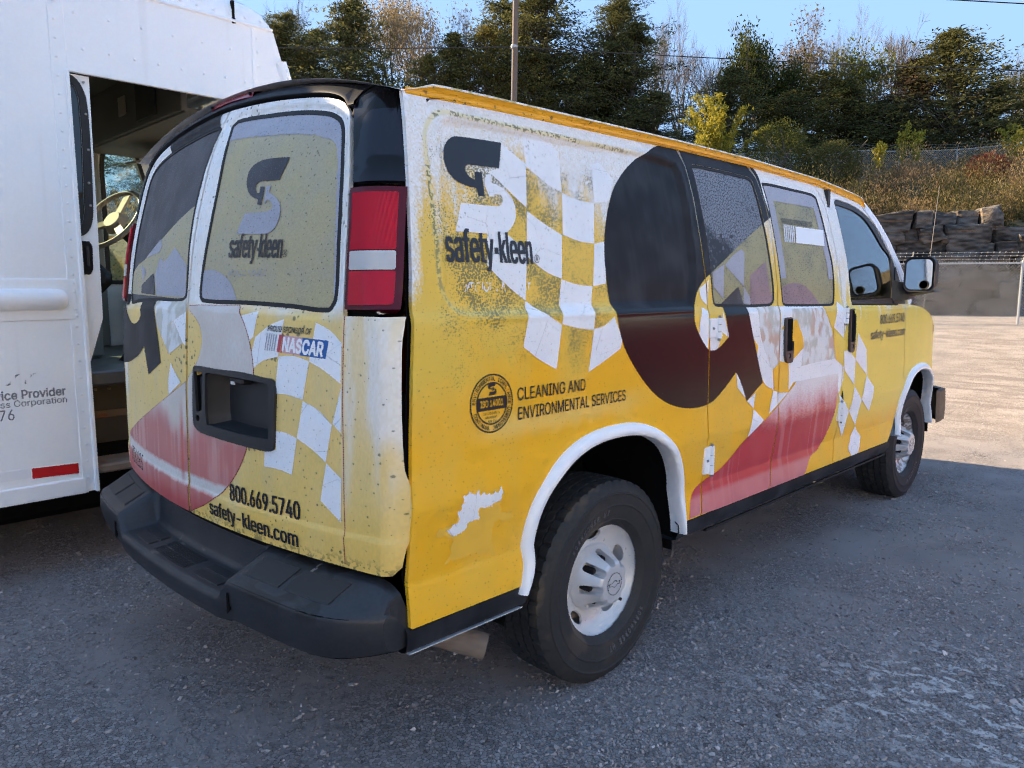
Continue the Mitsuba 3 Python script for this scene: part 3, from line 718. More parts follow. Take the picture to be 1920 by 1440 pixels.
# round shrubs, wispy saplings and the dry brush of the slope
def shrub(name, col, depth, top, w, label, rgb, n=5200, leaf=.11, rnd=1.0):
    x, y = spot(col, depth); z = float(ground_z(np.array([x]), np.array([y]))[0]) - .1; h = top_z(top, depth) - z
    d = rt.normal(size=(n, 3)); d /= np.linalg.norm(d, axis=1, keepdims=True)
    rad = 0.45 + 0.55 * rt.uniform(0, 1, n) ** .5
    lump = 0.72 + 0.5 * meshkit.fbm(d * 2.6 + col, 3, 3)
    c = d * (rad * lump)[:, None] * np.array([w / 2, w / 2, h / 2]) + np.array([0, 0, h / 2])
    V, F = leaf_quads(c, leaf * rt.uniform(.6, 1.5, n), rt, .5, .4, d)
    tn = np.clip(meshkit.fbm(c * 1.3, 2, 8) * 1.2 - .1 + rt.normal(0, .12, n), 0, 1)[:, None]
    key = num(name); C = np.repeat(np.array(rgb[0]) + (np.array(rgb[1]) - np.array(rgb[0])) * tn, 3, 0)
    scene[key + '__crown'] = mikit.ply((V + [x, y, z], F), 'm_leaf', color=C)
    st = [tube([[x, y, z - .1], [x + rt.normal(0, w * .12), y + rt.normal(0, w * .12), z + h * .5], [x + rt.normal(0, w * .25), y + rt.normal(0, w * .25), z + h * .85]], [.05, .03, .012], 5, False) for _ in range(7)]
    put(key + '__stem', cat(*st), 'm_bark', True)
    lab(key, label, 'shrub')
shrub('shrub', 1448, 41, 222, 3.5, 'round dark green shrub beside the bright yellow green one', ((.03, .042, .014), (.16, .16, .045)), 7000)
shrub('shrub', 1548, 40, 262, 3.0, 'round green shrub in front of the hill fence', ((.05, .055, .02), (.17, .16, .055)), 6000)
shrub('shrub', 1650, 40, 352, 2.4, 'low grey green shrub on the slope below the hill fence', ((.05, .05, .025), (.15, .13, .06)), 2600)
shrub('shrub', 1595, 35.5, 372, 2.4, 'low dark bush above the left end of the rock wall', ((.04, .045, .02), (.13, .12, .05)), 2600)
shrub('shrub', 1835, 38, 285, 2.2, 'dark red bush by the right hill fence post', ((.07, .025, .02), (.20, .07, .05)), 1800)
def sapling(col, depth, top, n, spread, label, rgb=((.20, .19, .03), (.50, .42, .06)), leaf=.17, per=110):
    x, y = spot(col, depth); z = float(ground_z(np.array([x]), np.array([y]))[0]); h = top_z(top, depth) - z
    st, cs = [], []
    for k in range(n):
        a = rt.uniform(0, 2 * np.pi); o = spread * rt.uniform(.15, 1); hh = h * rt.uniform(.62, 1.02)
        p1 = np.array([x + o * math.cos(a), y + o * math.sin(a), z + hh]); p0 = np.array([x + rt.normal(0, .12), y + rt.normal(0, .12), z - .1])
        mid = p0 * .62 + p1 * .38 + np.array([0, 0, .42 * hh]); t = np.linspace(0, 1, 9)[:, None]
        line = (1 - t) ** 2 * p0 + 2 * t * (1 - t) * mid + t ** 2 * p1
        line[-3:, 2] -= np.array([.03, .10, .24]) * spread * .5
        st.append(tube(line, np.linspace(.022, .006, 9), 4, False))
        s = rt.uniform(.25, 1.0, per) ** .8 * 8; i = np.minimum(s.astype(int), 7); c = line[i] + (line[i + 1] - line[i]) * (s - i)[:, None]
        cs.append(c + rt.normal(0, 1, (per, 3)) * np.array([.11, .11, .07]) + np.array([0, 0, -.06]))
    c = np.concatenate(cs); m = len(c)
    V, F = leaf_quads(c, leaf * rt.uniform(.6, 1.3, m), rt, .45, .42, np.array([0, 0, -1.0]))
    tn = rt.uniform(0, 1, m)[:, None]; key = num('sapling')
    scene[key + '__stem'] = mikit.ply(cat(*st), 'm_twig', smooth=True)
    scene[key + '__foliage'] = mikit.ply((V, F), 'm_leaf', color=np.repeat(np.array(rgb[0]) + (np.array(rgb[1]) - np.array(rgb[0])) * tn, 3, 0))
    lab(key, label, 'sapling')
sapling(1345, 42, 168, 22, 2.9, 'bright yellow green sapling clump with arching fronds above the van roof', per=190)
sapling(1300, 41, 235, 8, .9, 'smaller yellow green sapling left of the arching clump', per=110)
sapling(1633, 41, 262, 3, .35, 'short wispy yellow sapling on the slope')
sapling(1676, 42, 228, 3, .3, 'tall wispy yellow sapling left of the forked one')
sapling(1700, 42, 236, 4, .55, 'forked yellow sapling in front of the hill fence post')
sapling(1892, 39, 222, 11, 1.3, 'golden leaved young tree at the right edge above the rocks', per=90)
sapling(1868, 36, 342, 5, .8, 'pale flowering weed right of the slope middle', ((.25, .22, .12), (.42, .38, .24)), .09, 60)

def brush(n, q0, q1, s0, s1, r, palette, hmin, hmax, per=26, blade=.16):
    q = r.uniform(q0, q1, n); s = r.uniform(s0, s1, n); P = q[:, None] * NB + s[:, None] * TB; z = ground_z(P[:, 0], P[:, 1])
    hh = r.uniform(hmin, hmax, n) * (0.55 + 0.9 * meshkit.fbm(np.stack([q * .5, s * .5, 0 * q], -1), 2, 4))
    pal = np.array(palette); pc = pal[np.minimum((meshkit.fbm(np.stack([q * .35, s * .35, 0 * q], -1), 3, 12) * 1.5 - .25 + r.normal(0, .14, n)).clip(0, .999) * len(pal), len(pal) - 1).astype(int)]
    c = np.repeat(np.stack([P[:, 0], P[:, 1], z], 1), per, 0); H = np.repeat(hh, per); m = len(c)
    t = r.uniform(0, 1, m) ** .75; fan = r.normal(0, .30, (m, 2)) * (H * (.3 + .7 * t))[:, None]
    c = c + np.concatenate([fan, (t * H)[:, None]], 1)
    V, F = leaf_quads(c, blade * r.uniform(.5, 1.6, m), r, .55, .22, np.array([0, 0, 1.0]))
    C = np.clip(np.repeat(np.repeat(pc, per, 0) * r.uniform(.55, 1.35, (m, 1)), 3, 0), 0, .8)
    return V, F, C
rb = np.random.default_rng(31)
DRY = [(.30, .21, .12), (.36, .26, .14), (.27, .18, .11), (.19, .135, .075), (.32, .25, .11), (.15, .115, .06), (.09, .085, .035), (.20, .17, .07)]
(vf, cc) = join([brush(2300, 33.0, 44.5, 3, 33, rb, DRY, .3, 1.1, 64, .10), brush(520, 33.5, 44.5, 3, 33, rb, DRY[:5] + DRY[-2:], 1.0, 2.3, 90, .095), brush(420, 32.3, 38, 3, 33, rb, [(.05, .05, .02), (.09, .085, .03), (.13, .11, .04)], .6, 1.7, 110, .11), brush(1500, 31.0, 33.5, 3, 33, rb, DRY[2:], .3, .9, 26, .13), brush(1800, 32.5, 46, -60, 3, rb, DRY, .6, 1.6, 22, .22), brush(900, 44, 56, -30, 40, rb, DRY[3:], .6, 1.8, 24, .2)])
scene['dry_brush'] = mikit.ply(vf, 'm_leaf', color=cc)
lab('dry_brush', 'dry golden brown weeds and grass covering the slope above the rocks', 'brush', kind='stuff')

# ------------------------------------------------------------------ fences
def fence(name, q, s0, s1, ground, height, bay, label, wires, r_post=.036, arm_in=-1, pitch=.092, mesh_r=.0028, hdg=None, first=0.0):
    "chain link fence along the bank: posts with an arm, top rail, wire mesh, barbed strands"
    s = s0 + first; posts = []
    while s <= s1: posts.append(s); s += bay
    def pt(s, z): p = xy(q, s); return np.array([p[0], p[1], float(ground_z(p[:1], p[1:])[0]) + ground + z])
    for s in posts:
        put(name + '__post', cat(cyl(pt(s, -.2), pt(s, height + .05), r_post, sides=10), cyl(pt(s, height + .05), pt(s, height + .09), r_post * 1.25, r_post * .5, 10)), 'm_galv', 40)
        a, b = pt(s, height + .03), pt(s, height + .36) + np.append(NB * .22 * arm_in, 0)
        put(name + '__barb_arm', tube([a, b], [.022, .014], 6), 'm_galv', 40)
    line = [pt(s, height) for s in np.linspace(s0, s1, 24)]
    put(name + '__top_rail', tube(line, .024, 8), 'm_galv', True)
    L = s1 - s0; vs = []; nstep = 24
    for dirn in (1, -1):
        for k in np.arange(-height, L + height, pitch):
            a0, a1 = (k, k + height) if dirn > 0 else (k + height, k)
            zz0, zz1 = 0.0, height
            lo, hi = 0.0, 1.0
            if a1 != a0:
                t = sorted([(0 - a0) / (a1 - a0), (L - a0) / (a1 - a0)]); lo, hi = max(lo, t[0]), min(hi, t[1])
            if hi - lo < .02: continue
            A, B = a0 + (a1 - a0) * lo, a0 + (a1 - a0) * hi
            vs.append(tube([pt(s0 + A, height * lo + .02), pt(s0 + B, height * hi + .02)], mesh_r, 3, False))
    for k in np.arange(0, L, pitch / 1.0): vs.append(tube([pt(s0 + k, height), pt(s0 + k, height + .07)], mesh_r * 1.3, 3, False))
    put(name + '__wire_mesh', cat(*vs), 'm_galv'); labels[name + '__wire_mesh'] = {'kind': 'stuff'}
    for k in range(wires):
        f = (k + .7) / wires
        ln = [pt(s, height + .05 + .30 * f) + np.append(NB * .22 * arm_in * f, 0) for s in np.linspace(s0, s1, 40)]
        barbs = [tube([p - [0, 0, .02], p + [0, 0, .02]], .006, 3, False) for p in [pt(s, height + .05 + .30 * f) + np.append(NB * .22 * arm_in * f, 0) for s in np.arange(s0, s1, .16)]]
        put(name + '__barbed_wire', cat(tube(ln, .0038, 4), *barbs), 'm_galv')
    lab(name, label, 'fence')
fq, fs = qs(*spot(1914, 22.9))
fence('chain_link_fence', float(fq), float(fs) - 15.25, float(fs) + 6.1, 0.0, 1.86, 3.05, 'chain link fence with barbed wire strands standing in front of the rock wall', 3)
f2q, f2s = qs(*spot(1885, 44.0))
fence('chain_link_fence_001', float(f2q), float(f2s) - 24.4, float(f2s) + 9.2, 0.0, 2.0, 3.05, 'chain link fence high on the brushy slope in front of the trees', 2, pitch=.12, mesh_r=.0065)
# slanting thin rod that leans by the rocks
x, y = spot(1733, 27.5); x2, y2 = spot(1748, 30.0)
put('leaning_stem', tube([[x, y, .2], [x2, y2, top_z(348, 30)]], [.016, .010], 6), 'm_twig', 40)
lab('leaning_stem', 'thin tall bare stem leaning in front of the rock wall above the van mirror', 'stem')

# ------------------------------------------------------------------ utility pole and wires
x, y = spot(958, 33); zb = float(ground_z(np.array([x]), np.array([y]))[0])
put('utility_pole__post', tube([[x, y, zb - .5], [x + .05, y - .08, zb + 7], [x + .14, y - .22, zb + 15.5]], [.155, .14, .115], 14), 'm_pole', 40)
put('utility_pole__clamp', tr(lathe([(.0, -.06), (.15, -.06), (.16, 0), (.15, .06), (0, .06)], 14), x + .09, y - .12, top_z(88, 33)), 'm_galv', 40)
put('utility_pole__ground_wire', tube([[x - .16, y - .06, zb], [x - .15, y - .1, zb + 7], [x - .05, y - .22, zb + 15]], .012, 4), 'm_galv')
lab('utility_pole', 'brown wooden utility pole rising behind the van roof', 'utility pole')
def wire(key, pts, label):
    put(key, tube(pts, .021, 4), 'm_wire', True); lab(key, label, 'wire')
px_, py_, pz_ = x + .09, y - .12, top_z(88, 33)
ax, ay = spot(200, 33); bx, by = spot(2700, 30)
def sag(a, b, d, n=24):
    t = np.linspace(0, 1, n)[:, None]; p = np.array(a) * (1 - t) + np.array(b) * t; p[:, 2] -= (4 * d * t * (1 - t))[:, 0]; return p
wire('overhead_wire', sag([ax, ay, top_z(86, 33) + .1], [px_, py_, pz_], .12), 'thin black wire running left from the utility pole')
wire('overhead_wire_001', sag([px_, py_, pz_], [bx, by, top_z(150, 30)], .25), 'thin black wire running right from the utility pole across the bare trees')
ax, ay = spot(1400, 30); bx, by = spot(2500, 24)
wire('overhead_wire_002', sag([ax, ay, top_z(-22, 30)], [bx, by, top_z(38, 24)], .05), 'thin wire high in the top right corner of the sky')

# ------------------------------------------------------------------ low red skip added as stand-in for the red mirrored in the van film
CK = 'red_skip'
cx0, cx1, cy0, cy1, ch = 3.6, 11.0, -7.2, -5.1, 1.45
def wall(y0): return hull([[cx0 + .5, y0 - .03, .18], [cx1 - .5, y0 - .03, .18], [cx0, y0 - .03, ch], [cx1, y0 - .03, ch], [cx0 + .5, y0 + .03, .18], [cx1 - .5, y0 + .03, .18], [cx0, y0 + .03, ch], [cx1, y0 + .03, ch]])
for yy in (cy0, cy1):
    put(CK + '__side_wall', wall(yy), 'm_container')
    for k in range(9): xx = cx0 + .7 + k * .75; put(CK + '__rib', box(xx - .05, xx + .05, yy - .08, yy + .08, .2, ch - .05, .015), 'm_container')
    put(CK + '__top_rail', box(cx0 - .05, cx1 + .05, yy - .07, yy + .07, ch - .06, ch + .06, .015), 'm_container')
for e, (xa, xb) in enumerate(((cx0 + .5, cx0), (cx1 - .5, cx1))): put(CK + '__end_wall', hull([[xa + d, y, .18] for d in (-.03, .03) for y in (cy0, cy1)] + [[xb + d, y, ch] for d in (-.03, .03) for y in (cy0, cy1)]), 'm_container')
put(CK + '__floor', box(cx0 + .5, cx1 - .5, cy0, cy1, .12, .2, .01), 'm_container')
lab(CK, 'low red ribbed steel skip, added stand-in for the red mirrored in the van', 'skip')

# ------------------------------------------------------------------ white box trucks added out of view behind the photographer: their sunlit sides fill the shade
def box_truck(key, x, y, label):
    put(key + '__box', box(x, x + 5.6, y - 2.4, y, .95, 3.45, .03), 'm_paint_white')
    put(key + '__box_rail', cat(box(x - .01, x + 5.61, y - .01, y + .012, .93, 1.05, .004), box(x - .01, x + 5.61, y - .01, y + .012, 3.36, 3.46, .004)), 'm_galv')
    put(key + '__cab', hull([[x + 5.75, y - 2.15, .6], [x + 5.75, y - .2, .6], [x + 5.75, y - 2.15, 2.35], [x + 5.75, y - .2, 2.35], [x + 6.7, y - 2.1, 2.3], [x + 6.7, y - .25, 2.3], [x + 7.15, y - 2.15, 1.5], [x + 7.15, y - .2, 1.5], [x + 8.1, y - 2.0, 1.25], [x + 8.1, y - .35, 1.25], [x + 8.2, y - 2.0, .6], [x + 8.2, y - .35, .6]]), 'm_paint_white')
    put(key + '__cab_window', hull([[x + 5.95, y - .17, 1.55], [x + 6.95, y - .17, 1.55], [x + 5.95, y - .19, 2.15], [x + 6.6, y - .19, 2.15], [x + 6.4, y - .3, 1.8]]), 'm_glass_tint')
    put(key + '__chassis', box(x + .2, x + 7.9, y - 1.7, y - .7, .55, .9, .02), 'm_void'); put(key + '__bumper', box(x + 8.15, x + 8.3, y - 2.1, y - .25, .45, .75, .02), 'm_plastic')
    for wx in (x + 1.5, x + 7.1):
        for wy in (y - .18, y - 2.1):
            w = lathe([(.0, .06), (.20, .05), (.22, .10), (.42, .12), (.44, .06), (.44, -.10), (.2, -.12)], 28); w.apply_transform(trimesh.transformations.rotation_matrix(math.pi / 2, [1, 0, 0])); put(key + '__wheel', tr(w, wx, wy, .44), 'm_rubber', 30)
    lab(key, label, 'truck', 'added box trucks behind the photographer')
for k, (bx_, by_) in enumerate(((-14.5, -10.5), (-5.2, -10.8), (13.5, -12.5))):
    box_truck('box_truck' + (f'_{k:03d}' if k else ''), bx_, by_, f'white box truck added behind the photographer to fill the shade, {ORD[k]} in its row')

# ------------------------------------------------------------------ white step van parked to the left
TK = 'step_van'; TY = 1.6; TYL = 3.85; TX0 = -6.2
def tside(u, v): return np.stack([u, np.full_like(u, TY), v], -1)
def slab(key, shape, bsdf, y=TY, th=.03, bev=None):
    "flat plate in the side plane, th thick to the left of y"
    gs = getattr(shape, 'geoms', [shape])
    ms = []
    for g in gs:
        m = trimesh.creation.extrude_polygon(g, th, engine='earcut'); v = np.array(m.vertices)
        m = trimesh.Trimesh(np.stack([v[:, 0], y + th - v[:, 2], v[:, 1]], 1), np.array(m.faces), process=False); ms.append(m)
    return put(key, cat(*ms), bsdf)
P = Polygon
# box body side, header over the door, nose
slab(TK + '__side_panel', P([(TX0, .42), (-1.02, .42), (-1.02, 2.80), (TX0, 2.80)]), 'm_truck_white')
slab(TK + '__header_panel', P([(-.978, 2.487), (.238, 2.487), (.105, 2.905), (-.978, 2.915)]).union(P([(-1.02, 2.80), (-1.02, 2.915), (-.97, 2.915), (-.97, 2.80)])), 'm_truck_white', th=.025)
slab(TK + '__nose_panel', P([(.64, .55), (.64, 1.25), (.236, 2.489), (.17, 2.489), (.55, 1.25), (.52, .55)]), 'm_truck_white', y=TY + .003)
# roof: rounded edge and nearly flat top, nose rounded down to the windscreen
prof = [(TY, 2.918), (TY + .004, 2.975), (TY + .03, 3.03), (TY + .10, 3.065), (TY + .4, 3.09), ((TY + TYL) / 2, 3.10)]
prof = prof + [(TY + TYL - a, b) for a, b in prof[-2::-1]]
rings = []
for xx, dz, sh in ((TX0, 0, 0), (-.30, 0, 0), (-.13, -.004, 0), (-.02, -.012, 0), (.045, -.035, .0), (.08, -.075, .0), (.10, -.13, 0)):
    rings.append([[xx, a, b + dz * min(1, max(0, (b - 2.918) / .12))] for a, b in prof])
put(TK + '__roof', loft(rings), 'm_truck_white', 30)
put(TK + '__drip_rail', box(TX0, .10, TY - .012, TY + .01, 2.905, 2.921, .004), 'm_truck_white')
put(TK + '__roof_seam', cat(box(-.135, -.123, TY - .004, TY + .02, 2.925, 3.02), box(-.14, -.118, TY - .008, TY + .012, 2.90, 2.93, .004)), 'm_void')
put(TK + '__seam_strip', box(-.030, -.010, TY - .004, TY + .01, 2.50, 2.90, .002), 'm_truck_white')
# riveted corner strip and the door jamb flange
put(TK + '__corner_strip', cat(box(-1.045, -.975, TY - .006, TY + .02, .425, 2.90, .003), box(-.990, -.972, TY - .022, TY + .02, .42, 2.487, .004)), 'm_truck_white')
put(TK + '__bottom_rail', box(TX0, -1.03, TY - .012, TY + .03, .42, .50, .004), 'm_truck_white')
riv = trimesh.creation.icosphere(subdivisions=1, radius=.0075); riv.apply_scale([1, .55, 1])
rp = [(-1.018, z) for z in np.arange(.50, 2.88, .085)] + [(x, .455) for x in np.arange(-1.95, -1.05, .1)]
rp += [(x, 1.478) for x in np.arange(-1.95, -1.0, .085)] + [(x, 1.318) for x in np.arange(-1.95, -1.0, .085)]
rp += [(x, 2.60) for x in np.arange(-.90, .2, .118)] + [(x, 2.76) for x in np.arange(-.93, -.02, .155)] + [(.005, z) for z in np.arange(2.55, 2.9, .075)] + [(x, 2.945) for x in np.arange(-.42, .08, .09)] + [(x, 2.80) for x in (-1.16, -1.29, -1.45)]
put(TK + '__rivet', cat(*[tr(riv, a, TY - (.008 if -1.05 < a < -.97 else .002), b) for a, b in rp]), 'm_truck_white', True); labels[TK + '__rivet'] = {'kind': 'stuff'}
# rub rail: half round moulding with a rounded end on a flanged backing
put(TK + '__rub_rail', box(TX0, -1.005, TY - .008, TY + .01, 1.318 - .02, 1.478 + .02, .004), 'm_truck_white')
hr = [[TY - .008 - .045 * math.sin(a), 1.398 - .052 * math.cos(a)] for a in np.linspace(0, math.pi, 13)]
rr = []
for xx, k in ((TX0, 1), (-1.12, 1), (-1.09, .96), (-1.07, .85), (-1.055, .6), (-1.05, .05)):
    rr.append([[xx, TY - .008 + (a - TY + .008) * k, 1.398 + (b - 1.398) * k] for a, b in hr])
put(TK + '__rub_rail', loft(rr), 'm_truck_white', 40)
# reflective tape, lettering
slab(TK + '__reflective_tape', P([(-1.26, .535), (-1.058, .527), (-1.058, .578), (-1.26, .585)]), 'm_tape_red', y=TY - .003, th=.003)
for k in range(3):
    slab(TK + '__reflective_tape', P([(-1.265 - .21 * k - .2, .54), (-1.265 - .21 * k, .54), (-1.265 - .21 * k, .588), (-1.265 - .21 * k - .2, .588)]), 'm_tape_white' if k % 2 == 0 else 'm_tape_red', y=TY - .003, th=.003)
def tletter(txt, u0, u1, v, cap, b=False, mat='m_letter_grey', weight=0.0):
    slab(TK + '__lettering', text_in(txt, u0, u1, v, cap, b, weight=weight), mat, y=TY - .002, th=.002)
tletter('vice Provider', -1.385, -1.088, .930, .040, True)
tletter('ess Corporation', -1.388, -1.086, .893, .030)
tletter('76', -1.372, -1.312, .832, .050)
old = text_in('T CORP', -1.40, -1.19, 1.00, .045, True)
slab(TK + '__lettering', old.difference(shapely.union_all([Point(-1.40 + .021 * k, 1.00 + .022 + .018 * math.sin(k * 2.1)).buffer(.0215) for k in range(12)])), 'm_letter_grey', y=TY - .002, th=.002)
# sliding door half open: white edge with its gasketed window and pull plate
dj = P([(-.99, 2.483), (-.872, 2.483), (-.885, 1.30), (-.99, .98)])
win = P([(-.98, 2.44), (-.955, 2.44), (-.937, 2.42), (-.924, 2.37), (-.922, 2.2), (-.935, 1.83), (-.945, 1.78), (-.96, 1.755), (-.98, 1.75)])
gas = P(spline([(-.99, 2.472), (-.95, 2.474), (-.915, 2.44), (-.893, 2.37), (-.888, 2.2), (-.897, 1.84), (-.912, 1.76), (-.945, 1.715), (-.99, 1.71)], corner=60)).buffer(0)
slab(TK + '__sliding_door', dj.difference(win), 'm_truck_white', y=TY + .035, th=.03)
slab(TK + '__sliding_door__gasket', gas.difference(win), 'm_rubber', y=TY + .025, th=.012)
slab(TK + '__sliding_door__window', win.buffer(.004), 'm_glass_tint', y=TY + .04, th=.006)
bo = trimesh.creation.icosphere(subdivisions=1, radius=.007)
for z in (2.45, 2.30, 2.13, 1.97, 1.86): put(TK + '__sliding_door__bolt', tr(bo, -.905 + (.004 if z > 2 else -.004), TY + .024, z), 'm_steel', True)
slab(TK + '__sliding_door__pull_plate', P([(-.974, 1.685), (-.925, 1.685), (-.912, 1.66), (-.917, 1.545), (-.93, 1.52), (-.98, 1.52), (-.985, 1.54), (-.985, 1.66)]), 'm_black_gloss', y=TY + .027, th=.008)
put(TK + '__sliding_door__pull_grip', box(-.945, -.932, TY + .012, TY + .03, 1.56, 1.66, .004), 'm_plastic')
# cab: floor, steps, bulkhead, ceiling, far door, windscreen, dash
put(TK + '__cab_floor', box(-1.0, .6, TY + .40, TYL - .03, .96, 1.00), 'm_truck_inside')
put(TK + '__step', box(-.97, .5, TY + .03, TY + .40, .955, 1.03, .01), 'm_tread_plate')
put(TK + '__step', box(-.97, .5, TY + .02, TY + .36, .50, .545, .01), 'm_rust')
put(TK + '__step_riser', box(-.97, .5, TY + .34, TY + .37, .55, .95), 'm_tread_plate')
put(TK + '__step_riser', box(-.97, .5, TY + .335, TY + .342, .74, .78, .002), 'm_rust')
bb = trimesh.creation.icosphere(subdivisions=1, radius=.009)
for xx in (-.93, -.86, -.79): put(TK + '__step_bolt', tr(bb, xx, TY + .333, .90), 'm_steel', True)
put(TK + '__bulkhead', box(-1.10, -1.04, TY + .03, TYL - .03, .45, 2.9), 'm_truck_grey')
put(TK + '__ceiling', box(-1.04, .12, TY + .03, TYL - .02, 2.80, 2.84), 'm_truck_inside')
put(TK + '__overhead_shelf', cat(box(-.30, -.26, TY + .35, TYL - .05, 2.47, 2.80, .005), box(-.28, .18, TY + .35, TYL - .05, 2.46, 2.49, .004)), 'm_truck_inside')
put(TK + '__shelf_vent', box(-.312, -.30, 2.30, 2.62, 2.50, 2.74, .003), 'm_plastic')
put(TK + '__shelf_label', box(-.306, -.30, 2.82, 2.95, 2.58, 2.70, .001), 'm_beige')
def fwall(y, shape, key, bsdf, th=.03): slab(key, shape, bsdf, y=y, th=th)
arch = P(spline([(-.16, 1.50), (-.155, 2.2), (-.15, 2.42), (-.10, 2.53), (-.01, 2.575), (.06, 2.53), (.10, 2.42), (.34, 1.50)], corner=50)).buffer(0)
win2 = P([(-.98, 1.45), (-.52, 1.45), (-.50, 2.45), (-.58, 2.55), (-.92, 2.55), (-.99, 2.45)])
far = P([(TX0, .42), (.62, .42), (.62, 1.25), (.112, 2.905), (TX0, 2.905)])
fwall(TYL - .03, far.difference(arch).difference(win2), TK + '__left_wall', 'm_truck_white')
slab(TK + '__left_window', arch.buffer(.01), 'm_cab_glass', y=TYL - .02, th=.001); slab(TK + '__left_window', win2.buffer(.01), 'm_cab_glass', y=TYL - .02, th=.001)
slab(TK + '__left_window_gasket', arch.buffer(.022).difference(arch.buffer(-.008)), 'm_rubber', y=TYL - .045, th=.04)
slab(TK + '__left_window_gasket', win2.buffer(.022).difference(win2.buffer(-.008)), 'm_rubber', y=TYL - .045, th=.04)
put(TK + '__door_post', box(-.30, -.20, TYL - .10, TYL - .03, 1.0, 2.46, .01), 'm_truck_grey')
# windscreen: sloped frame with two panes
def wsp(y, z): return np.array([.075 + (3.0 - z) * .322 - .012, y, z])
fr = [np.array([.52 + .07, 1.25]), np.array([.205, 2.72])]
def wbar(ya, za, yb, zb, w=.05): 
    a, b = wsp(ya, za), wsp(yb, zb); return tube([a, b], w, 6)
put(TK + '__windscreen_frame', cat(wbar(TY + .03, 1.25, TY + .03, 2.75), wbar(TYL - .05, 1.25, TYL - .05, 2.75), wbar(2.72, 1.3, 2.72, 2.75, .035), wbar(TY + .03, 1.3, TYL - .05, 1.3), wbar(TY + .03, 2.72, TYL - .05, 2.72, .045)), 'm_truck_white', True)
for ya, yb in ((TY + .06, 2.69), (2.75, TYL - .08)):
    q = [wsp(ya, 1.33), wsp(yb, 1.33), wsp(yb, 2.69), wsp(ya, 2.69)]
    put(TK + '__windscreen', (np.array(q), np.array([[0, 1, 2], [0, 2, 3]])), 'm_cab_glass')
cap_front = hull([wsp(TY + .005, 2.73), wsp(TYL - .005, 2.73), [.088, TY + .006, 2.93], [.088, TYL - .006, 2.93], [.03, TY + .03, 2.95], [.03, TYL - .03, 2.95], wsp(TY + .005, 2.73) - [.06, 0, 0], wsp(TYL - .005, 2.73) - [.06, 0, 0]])
put(TK + '__roof_front', cap_front, 'm_truck_white')
put(TK + '__dashboard', hull([[.0, TY + .45, 1.25], [.55, TY + .03, 1.28], [.55, TYL - .03, 1.28], [.0, TYL - .05, 1.25], [.05, TY + .45, 1.52], [.5, TY + .05, 1.42], [.5, TYL - .05, 1.42], [.05, TYL - .05, 1.52]]), 'm_plastic')
put(TK + '__hood', hull([[.55, TY + .03, .55], [.55, TYL - .03, .55], [.6, TY + .03, 1.27], [.6, TYL - .03, 1.27], [1.35, TY + .10, 1.05], [1.35, TYL - .1, 1.05], [1.42, TY + .12, .62], [1.42, TYL - .12, .62], [.7, TY + .03, 1.25], [.7, TYL - .03, 1.25]]), 'm_truck_white')
put(TK + '__front_bumper', box(1.40, 1.55, TY + .02, TYL - .02, .48, .72, .02), 'm_plastic')
put(TK + '__underbody', box(TX0 + .2, 1.2, TY + .25, TYL - .25, .48, .60), 'm_void')
put(TK + '__fuel_tank', cat(box(-4.1, -.3, 3.15, 3.78, .14, .50, .05), box(-3.9, -.5, 2.2, 3.1, .16, .50, .04)), 'm_void')  # boxes added to keep low sun off the ground under the body
put(TK + '__rear_wall', box(TX0, TX0 + .04, TY + .03, TYL - .03, .45, 2.95), 'm_truck_white')
# steering wheel, column, seat, visor
c = np.array([-.42, 2.86, 1.90]); nrm = np.array([-.75, -.30, .58]); nrm /= np.linalg.norm(nrm); a_, b_ = frame_of(nrm)
ring = [c + .225 * (math.cos(t) * a_ + math.sin(t) * b_) for t in np.linspace(0, 2 * np.pi, 49)]
put(TK + '__steering_wheel', tube(ring, .0165, 10, False), 'm_beige', True)
for t in (.4, 2.5, 4.6): put(TK + '__steering_wheel__spoke', hull(np.concatenate([[c - nrm * .03 + .05 * (math.cos(t + d) * a_ + math.sin(t + d) * b_) + nrm * h for d in (-.5, .5) for h in (0, .02)], [c + .222 * (math.cos(t + d) * a_ + math.sin(t + d) * b_) + nrm * h for d in (-.12, .12) for h in (-.008, .008)]])), 'm_beige')
put(TK + '__steering_wheel__hub', hull([c - nrm * .05 + .085 * (math.cos(t) * a_ + math.sin(t) * b_) for t in np.linspace(0, 6.28, 17)] + [c + nrm * .005 + .06 * (math.cos(t) * a_ + math.sin(t) * b_) for t in np.linspace(0, 6.28, 17)]), 'm_beige')
put(TK + '__steering_column', cyl(c - nrm * .05, c - nrm * .75, .045, .07, 12), 'm_plastic', 40)
put(TK + '__driver_seat', cat(box(-.98, -.50, 2.62, 3.12, 1.42, 1.60, .06), box(-1.02, -.88, 2.62, 3.12, 1.55, 2.15, .05)), 'm_rubber', 40)
put(TK + '__seat_pedestal', box(-.9, -.56, 2.72, 3.02, 1.0, 1.44, .02), 'm_truck_grey')
put(TK + '__engine_cover', hull([[-.55, 2.0, 1.0], [-.55, 2.5, 1.0], [.1, 1.95, 1.0], [.1, 2.55, 1.0], [-.45, 2.08, 1.16], [-.45, 2.45, 1.16], [.1, 2.05, 1.42], [.1, 2.5, 1.42]]), 'm_plastic')
put(TK + '__sun_visor', hull([[-.18, 3.25, 2.32], [.08, 2.75, 2.37], [.12, 3.5, 2.40], [-.18, 3.25, 2.335], [.08, 2.75, 2.385], [.12, 3.5, 2.415]]), 'm_beige')
